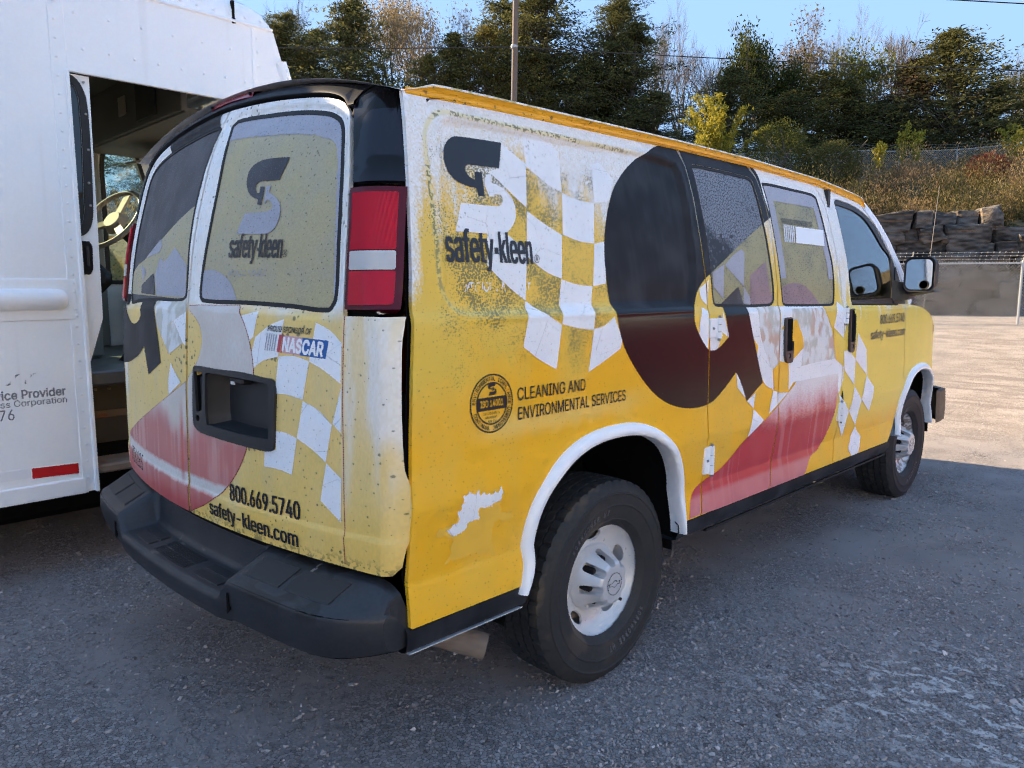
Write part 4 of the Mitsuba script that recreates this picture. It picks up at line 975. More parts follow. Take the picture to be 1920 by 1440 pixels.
for xx in (-.3 - 4.4, .95):
    for yy in (TY + .14, TYL - .14):
        w = lathe([(.20, -.10), (.37, -.11), (.385, -.08), (.385, .08), (.37, .11), (.20, .10), (.19, .05), (0, .05)], 40); w.apply_transform(trimesh.transformations.rotation_matrix(math.pi / 2, [1, 0, 0])); put(TK + '__wheel', tr(w, xx, yy, .385), 'm_rubber', 30)
lab(TK, 'white step van with its side door open, left of the yellow van', 'van')

# ------------------------------------------------------------------ the wrapped cargo van: body surfaces (x forward, right side y < 0)
VAN = 'cargo_van'
TRACE = {"side":{"seam1":[[476,1998],[507,1937],[534,1806],[556,1639],[574,1490],[577,1383],[566,1211],[572,1065],[592,997],[567,831],[565,679],[525,605],[489,528]],"seam2":[[1057,2002],[1118,1951],[1161,1841],[1196,1730],[1209,1568],[1219,1437],[1202,1207],[1223,1055],[1237,986],[1213,820],[1180,712],[1138,583],[1113,512]],"seam3":[[1785,1978],[1865,1878],[1927,1696],[1967,1546],[1995,1376],[1984,1166],[1997,990],[1985,777],[1952,661],[1909,580],[1884,511]],"seam4":[[3024,1349],[3010,1157],[3077,993],[3071,901],[3019,814]],"railbot":[[-874,1973],[-850,1974],[-730,1978],[-556,1984],[-140,1990],[343,1997],[456,1998],[745,2002],[1058,1997],[1416,1990],[1788,1983],[2059,1965],[2305,1947],[2433,1931]],"rearedge":[[-876,1963],[-888,1848],[-898,1722],[-905,1624],[-914,1513],[-925,1388],[-942,1236],[-952,1023],[-967,809],[-965,680],[-980,546]],"bottom":[[-976,545],[-743,534],[-472,522],[493,528],[1116,512],[1884,512],[2748,487]],"crease":[[-967,620],[-448,597],[468,623],[1494,594],[2798,560]],"sillbot":[[-986,500],[-488,469],[408,476],[1128,452],[1900,444],[2739,433]],"arch_out":[[-552,570],[-528,621],[-491,691],[-441,768],[-381,839],[-364,883],[-268,931],[-170,965],[-70,982],[36,981],[147,963],[238,927],[318,868],[378,802],[410,738],[412,599],[397,524],[360,488]],"arch_in":[[-524,598],[-473,652],[-435,707],[-377,808],[-320,870],[-224,907],[-104,931],[21,928],[140,898],[231,847],[293,780],[315,726],[314,584],[281,522]],"farch_out":[[2738,473],[2861,556],[2988,700],[3038,812],[3198,890],[3380,929],[3593,933],[3850,857],[5133,618]],"farch_in":[[2769,479],[2942,590],[3053,716],[3115,804],[3278,859],[3472,879],[3652,856],[5088,606]],"recess":[[-765,1899],[-748,1920],[-709,1930],[-570,1934],[-417,1938],[-157,1941],[95,1947],[320,1943],[428,1935],[458,1890],[480,1740],[491,1573],[483,1469],[454,1382],[-57,1383],[-504,1382],[-721,1386],[-772,1394],[-795,1414],[-806,1467],[-805,1587],[-790,1732],[-779,1829]],"win1":[[559,1940],[604,1945],[963,1943],[1059,1937],[1080,1907],[1132,1727],[1167,1534],[1176,1421],[1166,1392],[1121,1377],[649,1384],[630,1400],[618,1505],[603,1669],[578,1817]],"win2":[[1171,1928],[1246,1933],[1486,1931],[1720,1927],[1769,1914],[1794,1842],[1849,1679],[1884,1570],[1886,1424],[1874,1377],[1841,1366],[1298,1373],[1270,1382],[1259,1454],[1247,1568],[1223,1710],[1198,1836]],"win3":[[2006,1907],[2031,1924],[2132,1923],[2318,1904],[2472,1863],[2595,1806],[2718,1712],[2851,1602],[2889,1486],[2889,1348],[2127,1363],[2111,1422],[2091,1604],[2041,1781]],"glass3":[[2016,1902],[2118,1898],[2290,1883],[2430,1848],[2550,1784],[2675,1697],[2797,1634],[2808,1553],[2822,1465],[2859,1390],[2124,1385],[2108,1435],[2096,1604],[2049,1782]],"black":[[349,1995],[242,1953],[119,1886],[26,1808],[-24,1730],[-60,1631],[-71,1558],[-67,1468],[-57,1407],[-26,1284],[32,1199],[146,1092],[266,1023],[418,984],[583,984],[698,1031],[801,1096],[843,1048],[904,959],[1053,1028],[993,1146],[936,1268],[895,1376],[883,1389],[845,1459],[697,1392],[696,1373],[731,1252],[659,1213],[601,1201],[559,1212],[495,1269],[459,1326],[468,1385],[499,1437],[560,1487],[635,1521],[951,1669],[1207,1780],[1162,1870],[1147,1958],[1100,1999],[744,1998],[455,1996]],"w1":[[-519,1884],[-422,1837],[-440,1701],[-492,1733],[-537,1763],[-577,1788],[-598,1793],[-540,1810]],"w2":[[-419,1930],[-346,1929],[-256,1896],[-265,1763],[-327,1781],[-423,1829]],"w3":[[-90,1872],[-47,1886],[26,1833],[1,1781],[-14,1755],[-101,1742]],"w4":[[-265,1763],[-191,1746],[-101,1742],[-121,1605],[-203,1610],[-281,1627]],"w5":[[-441,1692],[-363,1656],[-286,1626],[-304,1486],[-375,1506],[-461,1553]],"w6":[[-620,1616],[-548,1618],[-504,1597],[-458,1570],[-480,1419],[-532,1449],[-596,1493],[-632,1523]],"w7":[[-121,1605],[-63,1614],[-74,1471],[-146,1462]],"w8":[[-307,1484],[-230,1468],[-148,1462],[-179,1318],[-262,1327],[-339,1343]],"w9":[[-480,1419],[-424,1383],[-341,1341],[-370,1201],[-453,1239],[-521,1281]],"w10":[[-179,1320],[-121,1330],[-63,1359],[-21,1277],[-31,1247],[-122,1210],[-209,1179]],"wtop":[[-529,1922],[-427,1928],[-424,1836],[-480,1870]],"logoA":[[-520,1888],[-700,1882],[-725,1873],[-744,1856],[-754,1837],[-757,1813],[-752,1789],[-739,1769],[-715,1754],[-676,1744],[-643,1742],[-640,1720],[-615,1722],[-618,1790],[-646,1788],[-647,1766],[-662,1769],[-676,1780],[-683,1792],[-680,1801],[-669,1806],[-544,1810]],"logoB":[[-601,1785],[-579,1788],[-586,1764],[-553,1757],[-518,1741],[-495,1712],[-493,1675],[-509,1645],[-547,1619],[-743,1614],[-712,1695],[-569,1696],[-550,1702],[-540,1719],[-549,1731],[-575,1731],[-574,1724],[-598,1722],[-611,1759]],"txt_sk":[[-787,1532],[-442,1532],[-438,1593],[-779,1594]],"txt_wd":[[-748,1466],[-473,1466],[-471,1486],[-746,1484]],"txt_c":[[-550,1125],[-226,1119],[-228,1156],[-551,1161]],"txt_e":[[-546,1063],[45,1054],[43,1092],[-550,1101]],"badge":[[-744,1134],[-656,1210],[-568,1127],[-660,1038]],"blotch":[[-875,776],[-870,798],[-801,795],[-801,832],[-786,860],[-782,877],[-744,882],[-675,863],[-627,867],[-622,839],[-635,817],[-621,791],[-587,789],[-578,762],[-614,756],[-638,770],[-665,746],[-654,687],[-630,663],[-733,686],[-788,690],[-847,679],[-823,710],[-812,755]],"blotchw":[[-840,783],[-801,795],[-798,837],[-779,853],[-782,877],[-737,879],[-682,862],[-627,865],[-629,832],[-679,824],[-715,823],[-719,791],[-760,785],[-779,763],[-799,760]],"txt_ph":[[2540,1242],[2980,1237],[2975,1294],[2536,1302]],"txt_sk2":[[2394,1165],[3001,1148],[2992,1203],[2388,1211]],"txt_no":[[3797,1074],[5190,985],[5179,1041],[3773,1120]],"hole_w1":[[528,1379],[568,1363],[562,1204],[533,1215],[493,1250],[497,1316]],"hole_w1b":[[572,1476],[595,1490],[577,1383],[533,1412],[516,1451]],"hole_w2":[[560,1258],[657,1279],[648,1215],[617,1202],[581,1200],[562,1204]],"hole_w3":[[683,1356],[733,1246],[664,1276]],"diagw1":[[893,1622],[923,1608],[893,1462],[742,1550],[809,1589]],"diagw2":[[635,1519],[735,1554],[712,1410],[635,1462]],"diagw3":[[893,1462],[950,1415],[949,1376],[886,1389]],"glasspink":[[956,1508],[1120,1574],[1138,1453],[1168,1413],[1159,1384],[950,1380]],"creamA":[[885,1375],[1218,1369],[1210,1102],[1149,1078],[1057,1034],[907,1224]],"creamA_w":[[885,1375],[990,1363],[1022,1233],[1119,1101],[1149,1078],[1160,994],[1161,983],[1057,1032],[905,1307]],"dw1":[[803,1098],[826,1075],[869,1027],[891,973],[812,1030]],"dw2":[[985,988],[964,920],[904,959]],"dw3":[[1161,981],[1237,962],[1321,956],[1216,915],[1108,878]],"dw4":[[963,916],[1055,856],[908,795]],"dy1":[[943,1237],[994,1197],[984,1156]],"dy2":[[1149,1078],[1210,1104],[1311,1102],[1320,1032],[1321,962],[1237,962],[1167,983]],"frontw":[[1220,1369],[1713,1361],[1778,1288],[1843,1193],[1886,1078],[2007,1027],[2006,954],[1938,888],[1925,908],[1937,955],[1393,1001],[1321,962],[1311,1097],[1211,1115]],"dy3":[[1222,1265],[1250,1279],[1389,1304],[1421,1265],[1463,1212],[1474,1162],[1347,1110],[1255,1119],[1257,1261]],"dw5":[[1334,1297],[1390,1282],[1415,1265],[1341,1252]],"creamB":[[1344,1355],[1705,1353],[1778,1283],[1843,1193],[1879,1079],[1642,1078],[1457,1072],[1467,1162],[1470,1211],[1421,1265],[1389,1288],[1334,1303]],"dy4":[[1713,1361],[1864,1358],[1910,1378],[1845,1251],[1801,1259],[1749,1318]],"dy5":[[1846,1245],[1988,1183],[2007,1027],[1886,1075],[1843,1193]],"dw6":[[1911,1384],[1985,1350],[2034,1313],[1988,1183],[1846,1248]],"dw7":[[1997,1113],[2068,1109],[2173,1058],[2166,912],[2017,1008]],"dw8":[[2191,1204],[2337,1102],[2365,948],[2173,1055]],"dw9":[[2165,906],[2269,819],[2226,675],[2098,772]],"dw10":[[2357,949],[2467,874],[2421,732],[2269,819]],"dw11":[[1938,888],[2098,772],[2046,632],[1955,733]],"dw12":[[2229,668],[2318,594],[2264,512],[2162,506],[2118,547],[2135,579]],"red":[[1393,1001],[1933,997],[1925,902],[1902,850],[1871,756],[1797,669],[1716,616],[1611,590],[1510,511],[1113,508],[489,531],[431,530],[466,620],[548,659],[708,696],[905,796],[1225,912],[1393,989]],"nasbox":[[1466,1751],[1802,1751],[1799,1669],[1461,1671]],"nasstr":[[1335,1754],[1461,1753],[1455,1671],[1332,1671]],"txt_ps":[[1326,1762],[1672,1771],[1676,1786],[1330,1779]],"wc":[[1265,1454],[1333,1472],[1419,1478],[1520,1465],[1610,1426],[1698,1369],[1286,1374],[1271,1384]],"hinge1":[[565,1334],[643,1330],[643,1249],[564,1256]],"hinge2":[[569,822],[612,820],[635,705],[567,706]],"hinge3":[[1946,1310],[2028,1308],[2031,1241],[1949,1244]],"hinge4":[[1920,785],[1989,766],[2010,673],[1943,687]],"handle1":[[1254,1308],[1282,1316],[1320,1312],[1330,1298],[1339,1148],[1334,1106],[1305,1098],[1269,1110],[1254,1154]],"handle2":[[2015,1304],[2053,1312],[2087,1307],[2092,1287],[2101,1140],[2085,1101],[2048,1096],[2020,1115]]},"rear":{"doorR":[[96,2071],[7,688],[-987,1126]],"door_top":[[3,2050],[-112,2050],[-290,2038],[-447,2022],[-587,2002],[-658,1985],[-715,1961],[-738,1935]],"door_edge":[[-738,1935],[-762,1858],[-782,1751],[-802,1627],[-809,1486],[-815,1394]],"notch":[[-815,1389],[-973,1388]],"lamp":[[-789,1722],[-921,1718],[-970,1400],[-821,1399]],"pillar":[[-738,1935],[-759,1972],[-801,1991],[-842,1984],[-863,1960],[-921,1723],[-790,1731]],"winR":[[-91,2005],[-315,1990],[-477,1974],[-606,1952],[-662,1933],[-695,1909],[-715,1864],[-752,1677],[-770,1510],[-772,1443],[-766,1417],[-744,1397],[-595,1405],[-376,1412],[-96,1415],[-70,1431],[-69,1491],[-84,1635],[-86,1780],[-67,1942],[-57,1992]],"winL":[[60,2009],[4,1872],[8,1753],[17,1611],[39,1462],[47,1426],[69,1417],[317,1424],[890,1433],[888,1455],[869,1589],[837,1759],[803,1927],[657,2005],[512,2026],[328,2029]],"plate_out":[[-72,1194],[-86,1203],[-218,1202],[-377,1203],[-492,1195],[-531,1193],[-542,1181],[-547,1150],[-541,1071],[-534,993],[-523,981],[-499,977],[-369,978],[-161,983],[-98,989],[-72,1001],[-63,1021],[-64,1105]],"plate_in":[[-159,1181],[-177,1187],[-377,1184],[-514,1179],[-518,1174],[-517,1095],[-514,1015],[-371,1013],[-211,1017],[-163,1017],[-156,1056]],"slot":[[-79,1184],[-131,1186],[-140,1179],[-131,1062],[-99,1052],[-92,1054]],"keyh":[[-84,1038],[-101,1043],[-114,1036],[-112,1024],[-96,1020],[-86,1027]],"logoA":[[-485,1839],[-397,1845],[-338,1845],[-296,1836],[-272,1819],[-270,1791],[-281,1768],[-302,1747],[-333,1731],[-361,1724],[-361,1708],[-384,1705],[-383,1760],[-361,1763],[-361,1743],[-346,1745],[-333,1758],[-333,1772],[-350,1779],[-384,1778],[-455,1774]],"logoB":[[-391,1759],[-418,1762],[-412,1741],[-444,1728],[-478,1705],[-490,1678],[-485,1648],[-468,1628],[-444,1618],[-398,1617],[-270,1624],[-298,1685],[-417,1683],[-443,1689],[-446,1702],[-425,1716],[-410,1720],[-401,1705]],"txt_sk":[[-238,1557],[-524,1546],[-518,1592],[-230,1613]],"txt_wd":[[-265,1501],[-476,1496],[-474,1509],[-263,1513]],"circ":[[-65,1512],[-142,1515],[-204,1501],[-265,1471],[-304,1424],[-305,1412],[-96,1415],[-70,1431]],"leaf":[[-19,1383],[-70,1358],[-105,1330],[-120,1290],[-106,1243],[-76,1206],[-11,1145],[0,1086],[-1,695],[-141,753],[-267,827],[-346,904],[-391,977],[-422,1079],[-432,1204],[-419,1272],[-388,1335],[-350,1382],[-332,1403],[-17,1398]],"leafL":[[2,1143],[153,1082],[392,995],[845,841],[872,773],[898,712],[800,654],[292,685],[6,694],[0,815],[3,939],[1,1062]],"c1":[[-360,1374],[-449,1389],[-429,1313],[-402,1295]],"c2":[[-575,1369],[-553,1261],[-479,1244],[-434,1220],[-422,1267],[-440,1313],[-509,1349]],"c3":[[-711,1363],[-768,1343],[-813,1311],[-812,1201],[-744,1235],[-688,1254],[-703,1323]],"c4":[[-555,1261],[-603,1266],[-657,1262],[-688,1254],[-662,1145],[-596,1154],[-539,1152],[-546,1202]],"c5":[[-662,1142],[-723,1123],[-778,1086],[-751,978],[-699,1007],[-634,1032],[-649,1088]],"c6":[[-540,1042],[-585,1042],[-634,1032],[-609,922],[-549,929],[-478,928],[-483,973],[-538,986]],"c7":[[-815,1196],[-811,1067],[-780,1089],[-803,1157]],"c8":[[-753,976],[-810,940],[-805,816],[-728,866]],"nas":[[-546,1274],[-754,1265],[-766,1314],[-557,1324]],"nas_st":[[-488,1276],[-542,1275],[-553,1324],[-498,1327]],"txt_ps":[[-502,1331],[-695,1327],[-697,1333],[-503,1341]],"txt_ph":[[-287,789],[-641,793],[-650,837],[-299,845]],"txt_sk2":[[-158,721],[-634,712],[-641,753],[-165,749]],"txt_no":[[939,712],[767,682],[741,733],[941,749]],"Lblack":[[898,1410],[856,1409],[827,1366],[748,1332],[671,1315],[608,1316],[550,1330],[516,1350],[549,1413],[352,1416],[315,1346],[279,1283],[243,1188],[397,1132],[455,1235],[560,1192],[760,1151],[938,1135],[940,1157],[940,1203]],"Lwinyel":[[53,1741],[127,1719],[245,1677],[355,1635],[537,1572],[725,1535],[803,1485],[821,1432],[317,1425],[69,1419],[50,1426],[28,1522]],"Lchev":[[574,1466],[408,1510],[367,1430],[574,1435]],"Lw1":[[537,1572],[362,1635],[337,1611],[365,1586]],"Lw2":[[345,1566],[287,1552],[190,1599],[62,1534],[50,1426],[351,1430],[392,1495]],"Lw3":[[670,1541],[549,1531],[527,1510],[564,1483],[613,1532]],"Lframew":[[802,1946],[759,2012],[689,2024],[431,2070],[489,2027],[571,2017],[657,2005],[744,1965],[799,1949]],"Lframek":[[519,2031],[431,2070],[44,2057],[61,2010],[310,2030]],"Lpale":[[341,1416],[14,1420],[8,1376],[115,1343],[259,1302],[291,1321]],"Lsq1":[[115,1343],[8,1378],[1,1261],[29,1272]],"Ltan":[[259,1302],[115,1341],[29,1272],[154,1226]],"Lsq2":[[275,1296],[154,1224],[132,1191],[49,1136],[162,1081],[167,1119],[131,1216]],"wedge":[[419,2068],[532,2026],[49,2054],[57,2007]],"doorLedge":[[899,1410],[939,1196],[941,947],[940,742],[940,673],[807,644]]}}
SD = {k: np.array(v) / 1000.0 for k, v in TRACE['side'].items()}
RD = {k: np.array(v) / 1000.0 for k, v in TRACE['rear'].items()}
RK = 0.0115                                                     # the body sits nose down a little
_S = PC([.36, .43, .50, .52, .645, .665, .69, .80, .865, .92, .985, 1.10, 1.2, 1.36, 1.378, 1.398, 1.5, 1.7, 1.85, 1.93, 2.02],
        [.985, .995, 1.004, 1.005, .990, .986, .988, .997, 1.003, .998, .992, .990, .989, .984, .980, .972, .962, .936, .912, .895, .868])
_fx = PC([-2, 2.7, 3.1, 3.5, 3.8, 4.0, 4.15, 4.3, 4.4], [0, 0, .004, .022, .06, .105, .165, .27, .38])
_cx = PC([.50, .685, .816, 1.0, 1.147, 1.26, 1.372, 1.468, 1.558, 1.68, 1.797, 1.90, 1.994, 2.05, 2.15], [-1.132, -1.138, -1.140, -1.136, -1.132, -1.126, -1.117, -1.105, -1.092, -1.067, -1.036, -1.004, -.964, -.937, -.885])
_ck = PC([.5, 1.2, 1.5, 1.75, 1.9, 2.2], [.135, .125, .12, .112, .10, .09])
_cr = PC([.5, 1.3, 1.45, 1.9, 2.2], [.05, .055, .085, .10, .10])
def side_y(x, z):
    zb = np.clip(z + RK * (x + .95), .36, 2.02)
    return -(_S(zb) - _fx(np.clip(x, -2, 4.4)))
def sd_poly(g):
    "distance inside an outline, on a grid, for pressed recesses"
    x0, y0, x1, y1 = g.bounds; xs = np.arange(x0 - .1, x1 + .1, .01); ys = np.arange(y0 - .1, y1 + .1, .01)
    X, Y = np.meshgrid(xs, ys, indexing='ij'); p = shapely.points(X.ravel(), Y.ravel())
    d = shapely.distance(p, g.exterior) * np.where(shapely.contains(g, p), 1, -1)
    from scipy.interpolate import RegularGridInterpolator
    return RegularGridInterpolator((xs, ys), d.reshape(X.shape), bounds_error=False, fill_value=-1.0)
recess = poly(SD['recess'])
_rec = sd_poly(recess)
_lic = None
def sideP(u, v):
    u, v = np.asarray(u, float), np.asarray(v, float)
    d = _rec(np.stack([u, v], -1))
    return np.stack([u, side_y(u, v) + .012 * smooth01((d + .002) / .024) - .004 * np.exp(-((d + .012) / .009) ** 2), v], -1)
plate = poly(RD['plate_out'], corner=60)
def rearP(u, v):
    u, v = np.asarray(u, float), np.asarray(v, float)
    z = np.clip(v, .5, 2.15); a = np.abs(u); ys = -side_y(-.95 + 0 * z, np.maximum(z, 1.2)); r = _cr(z); d = np.clip(a - (ys - r), 0, r * .98)
    ledge = .006 * smooth01((.795 - v) / .02)
    return np.stack([_cx(z) + _ck(z) * a * a + (r - np.sqrt(r * r - d * d)) * 1.3 - ledge, u, v], -1)
def leftP(u, v): return sideP(u, v) * np.array([1, -1, 1])

def line_to(pts, n=None): return np.asarray(pts, float)
S1, S2, S3 = SD['seam1'].copy(), SD['seam2'].copy(), SD['seam3'].copy()
def tidy(s, below, xlow):
    "door seam: keep the traced curve of the upper part, drop straight below the belt"
    up = s[s[:, 1] > below]
    return np.vstack([up, [[xlow, below], [xlow, 1.0], [xlow, .8], [xlow - .015, .50]]])
S1 = tidy(np.vstack([[.470, 2.02], S1]), 1.36, .572); S2 = tidy(np.vstack([[1.03, 2.03], S2]), 1.36, 1.212); S3 = tidy(np.vstack([[1.745, 2.02], S3]), 1.36, 1.990)
S1[-1] = [.520, .50]; S2[-1] = [1.135, .50]; S3[-1] = [1.885, .50]
for s_, xx in ((S1, .556), (S2, 1.19), (S3, 1.962)): s_[-2] = [xx, .70]
RAIL = SD['railbot'].copy(); RAIL[:, 1] = np.interp(RAIL[:, 0], [-.874, -.6, -.14, .46, 1.06, 1.79, 2.06, 2.305, 2.433], [1.974, 1.983, 1.990, 1.998, 1.999, 1.984, 1.966, 1.944, 1.926])
def rail_z(x): return np.interp(x, RAIL[:, 0], RAIL[:, 1])
def bot_z(x): return np.interp(x, [-.98, 2.75], [.540, .497])
def arch_pts(cx, rx, top, zmid=.60, low=.46):
    t = np.linspace(0, np.pi, 25); e = 2.3
    c, s = np.cos(t), np.sin(t)
    X = cx + rx * np.sign(c) * np.abs(c) ** (2 / e); Z = zmid + (top - zmid) * np.abs(s) ** (2 / e)
    return np.vstack([[cx + rx * 1.02, low], [cx + rx * 1.01, .52], np.stack([X, Z], 1), [cx - rx - .022, .545], [cx - rx - .062, low]])
ARCH_R = (-.065, .425, .938); ARCH_F = (3.405, .425, .900)
arch_r = Polygon(np.vstack([arch_pts(ARCH_R[0], ARCH_R[1] + .012, ARCH_R[2] + .012), [[ARCH_R[0] - .5, .2], [ARCH_R[0] + .5, .2]]])).buffer(0)
arch_f = Polygon(np.vstack([arch_pts(ARCH_F[0], ARCH_F[1] + .012, ARCH_F[2] + .012), [[ARCH_F[0] - .5, .2], [ARCH_F[0] + .5, .2]]])).buffer(0)
RK_GAP = .005
def under_rail(xa, xb, k=14):
    x = np.linspace(xa, xb, k); return np.stack([x, rail_z(x) + .012], 1)
def below(xa, xb, k=6):
    x = np.linspace(xa, xb, k); return np.stack([x, bot_z(x)], 1)
def cut_at(s, z): 
    return s[s[:, 1] < z]
RE = SD['rearedge'][::-1].copy(); RE = np.vstack([[-.972, .545], [-.966, .68], [-.957, .85], [-.948, 1.05], [-.938, 1.24], [-.925, 1.388], [-.914, 1.513], [-.905, 1.624], [-.897, 1.722], [-.887, 1.848], [-.874, 1.985]])
RE[:, 0] -= RK_GAP
quarter = Polygon(np.vstack([RE, under_rail(-.86, .462), cut_at(S1, 1.995), below(.52, -.97)])).buffer(0).difference(arch_r).buffer(-.003)
door_a = Polygon(np.vstack([cut_at(S1, 1.995)[::-1], under_rail(.478, 1.035), cut_at(S2, 1.995), below(1.135, .52)])).buffer(0).difference(arch_r).buffer(-.0035)
door_b = Polygon(np.vstack([cut_at(S2, 1.995)[::-1], under_rail(1.06, 1.772), cut_at(S3, 1.985), below(1.885, 1.135)])).buffer(0).buffer(-.0035)
PIL = np.array([[2.44, 1.925], [2.60, 1.835], [2.76, 1.725], [2.92, 1.59], [3.04, 1.465], [3.12, 1.37], [3.13, 1.345]])
door_p = Polygon(np.vstack([cut_at(S3, 1.985)[::-1], under_rail(1.792, 2.40), PIL[:-2] - [.02, .012], [[3.02, 1.352], [3.012, 1.16], [3.03, 1.0], [3.02, .8], [2.9, .6]], [[2.76, .497]], below(2.7, 1.885)])).buffer(0).difference(arch_f).buffer(-.0035)
NOSE = np.array([[3.02, 1.355], [3.293, 1.335], [3.465, 1.310], [3.63, 1.275], [3.78, 1.23], [3.92, 1.17], [4.05, 1.09], [4.15, 1.0], [4.24, .88], [4.27, .70], [4.27, .60], [3.95, .58], [3.40, .7], [3.03, .70], [3.02, .8], [3.03, 1.0], [3.012, 1.16]])
fender = Polygon(NOSE).buffer(0).difference(arch_f).buffer(-.0035)
win1, win2, win3, glass3 = [poly(SD[k], corner=55) for k in ('win1', 'win2', 'win3', 'glass3')]
C = .0125
def clean(g): return g if g.is_valid else g.buffer(0)

# dark inner shell that closes the seams
inner = Polygon(np.vstack([RE[1:], under_rail(-.85, 2.40), PIL, [[3.0, 1.3], [3.0, .6], [2.75, .50]], below(2.7, -.95)])).buffer(0).difference(arch_r).difference(arch_f).difference(win3.buffer(-.01))
def sunk(f, d, sg):
    def g(u, v):
        h = 2e-3; n = np.cross(f(u + h, v) - f(u - h, v), f(u, v + h) - f(u, v - h)) * sg; n /= np.linalg.norm(n, axis=-1, keepdims=True); return f(u, v) - n * d
    return g
sheet(VAN + '__inner_shell', inner, sunk(lambda u, v: np.stack([u, side_y(u, v), v], -1), .026, 1), 'm_void', .05)

# panels of the right side
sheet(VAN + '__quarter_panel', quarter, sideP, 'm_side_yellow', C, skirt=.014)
sheet(VAN + '__cargo_door', door_a.difference(win1.buffer(.006)), sideP, 'm_side_yellow', C, skirt=.014)
sheet(VAN + '__cargo_door', door_b.difference(win2.buffer(.006)), sideP, 'm_side_yellow', C, skirt=.014)
sheet(VAN + '__passenger_door', door_p.difference(win3.buffer(.004)), sideP, 'm_side_yellow', C, skirt=.014)
sheet(VAN + '__front_fender', fender, sideP, 'm_side_yellow', C, skirt=.014)
pillar_a = Polygon(np.vstack([PIL + [.045, .02], (PIL - [.017, .010])[::-1]])).buffer(0)
sheet(VAN + '__windscreen_pillar', pillar_a, sideP, 'm_white_wrap', C, off=.001, skirt=.03)
# black sill below the wrap
def sill(xa, xb, k=30):
    rings = []
    for x in np.linspace(xa, xb, k):
        zt, zb = bot_z(x) - .004, bot_z(x) - .072
        yt = float(side_y(np.array([x]), np.array([zt]))[0])
        rings.append([[x, yt + .020, zt + .012], [x, yt + .004, zt], [x, yt + .003, zt - .03], [x, yt + .012, zb + .008], [x, yt + .03, zb], [x, yt + .10, zb + .004]])
    return loft(rings)
put(VAN + '__sill', sill(ARCH_R[0] + .42, ARCH_F[0] - .60), 'm_black_dusty', 35)
put(VAN + '__sill', sill(-.985, ARCH_R[0] - .45, 12), 'm_black_dusty', 35)
wl = []
for x in np.linspace(-.97, ARCH_R[0] - .46, 8):
    zb = bot_z(x) - .074; y = float(side_y(np.array([x]), np.array([zb + .05]))[0]) + .012; wl.append([[x, y, zb + .002], [x, y + .002, zb - .002], [x, y + .02, zb - .003]])
put(VAN + '__sill_flange', loft(wl), 'm_paint_white')
wl = []
for x in np.linspace(.6, 2.78, 30):
    zb = bot_z(x) - .075; y = float(side_y(np.array([x]), np.array([zb + .05]))[0]) + .014; wl.append([[x, y, zb], [x, y + .002, zb - .012], [x, y + .03, zb - .014]])
put(VAN + '__sill_flange', loft(wl), 'm_plastic')

# white wheel arch flares
def flare(cx, rx, top, ext):
    p = arch_pts(cx, rx, top, low=ext); p = np.vstack([p[:1] * .5 + p[1:2] * .5, p[1:]]) if False else p
    q = spline(np.vstack([p]), k=2, corner=80, closed=False)[:-1]; q = p if len(q) < 5 else q[: 2 * (len(p) - 1)]
    t = np.gradient(q, axis=0); n = np.stack([t[:, 1], -t[:, 0]], 1); n /= np.linalg.norm(n, axis=1, keepdims=True) + 1e-9
    c = np.array([cx, .6]); n *= np.sign(((q - c) * n).sum(1))[:, None]; n[np.abs(q[:, 1] - ext) < .03, 1] = 0
    rings = []
    tp = np.clip((q[:, 1] - ext) / .16, 0, 1) * .45 + .55
    for (o, d) in ((.045, -.004), (.043, .007), (.036, .017), (.025, .023), (.012, .024), (.003, .020), (-.001, .011), (-.001, -.02), (.003, -.045)):
        w = q + n * (o * tp)[:, None]; y = side_y(w[:, 0], np.maximum(w[:, 1], .50)) - d
        rings.append(np.stack([w[:, 0], y, w[:, 1]], 1))
    return loft(np.array(rings).transpose(1, 0, 2), cap=True)
put(VAN + '__wheel_flare', flare(*ARCH_R, .485), 'm_paint_white', 50)
put(VAN + '__wheel_flare', flare(*ARCH_F, .47), 'm_paint_white', 50)
for cx, rx, top in (ARCH_R, ARCH_F):
    a = arch_pts(cx, rx + .02, top + .02, low=.40)
    put(VAN + '__wheel_well', loft([[[u, -.955 if cx < 1 else -.93, w] for u, w in a], [[u, -.50, w] for u, w in a]]), 'm_void', 40)
    put(VAN + '__wheel_well', (np.array([[u, -.50, w] for u, w in a]), np.array([[0, k, k + 1] for k in range(1, len(a) - 1)])), 'm_void')
    put(VAN + '__wheel_well', loft([[[u, .955 if cx < 1 else .93, w] for u, w in a], [[u, .50, w] for u, w in a]]), 'm_plastic', 40)

# windows of the right side: gasket, pane, film print
def pane(key, w, bsdf, f=sideP, sgn=1, sink=.004, cell=.025):
    sheet(key + '_gasket', w.buffer(.007).difference(w.buffer(-.006)), f, 'm_rubber', cell, off=-.001, skirt=.012, sgn=sgn)
    sheet(key, w.buffer(-.005), f, bsdf, cell, off=-sink, sgn=sgn)
flat = lambda u, v: np.stack([u, side_y(u, v), v], -1)
pane(VAN + '__cargo_window', win1, 'm_frost', flat)
pane(VAN + '__cargo_window_001', win2, 'm_film_yellow', flat)
sheet(VAN + '__door_window_trim', win3.difference(glass3), flat, 'm_plastic', .0125, off=-.002, skirt=.012)
sheet(VAN + '__door_window', glass3.buffer(.004), flat, 'm_glass', .05, off=-.008)

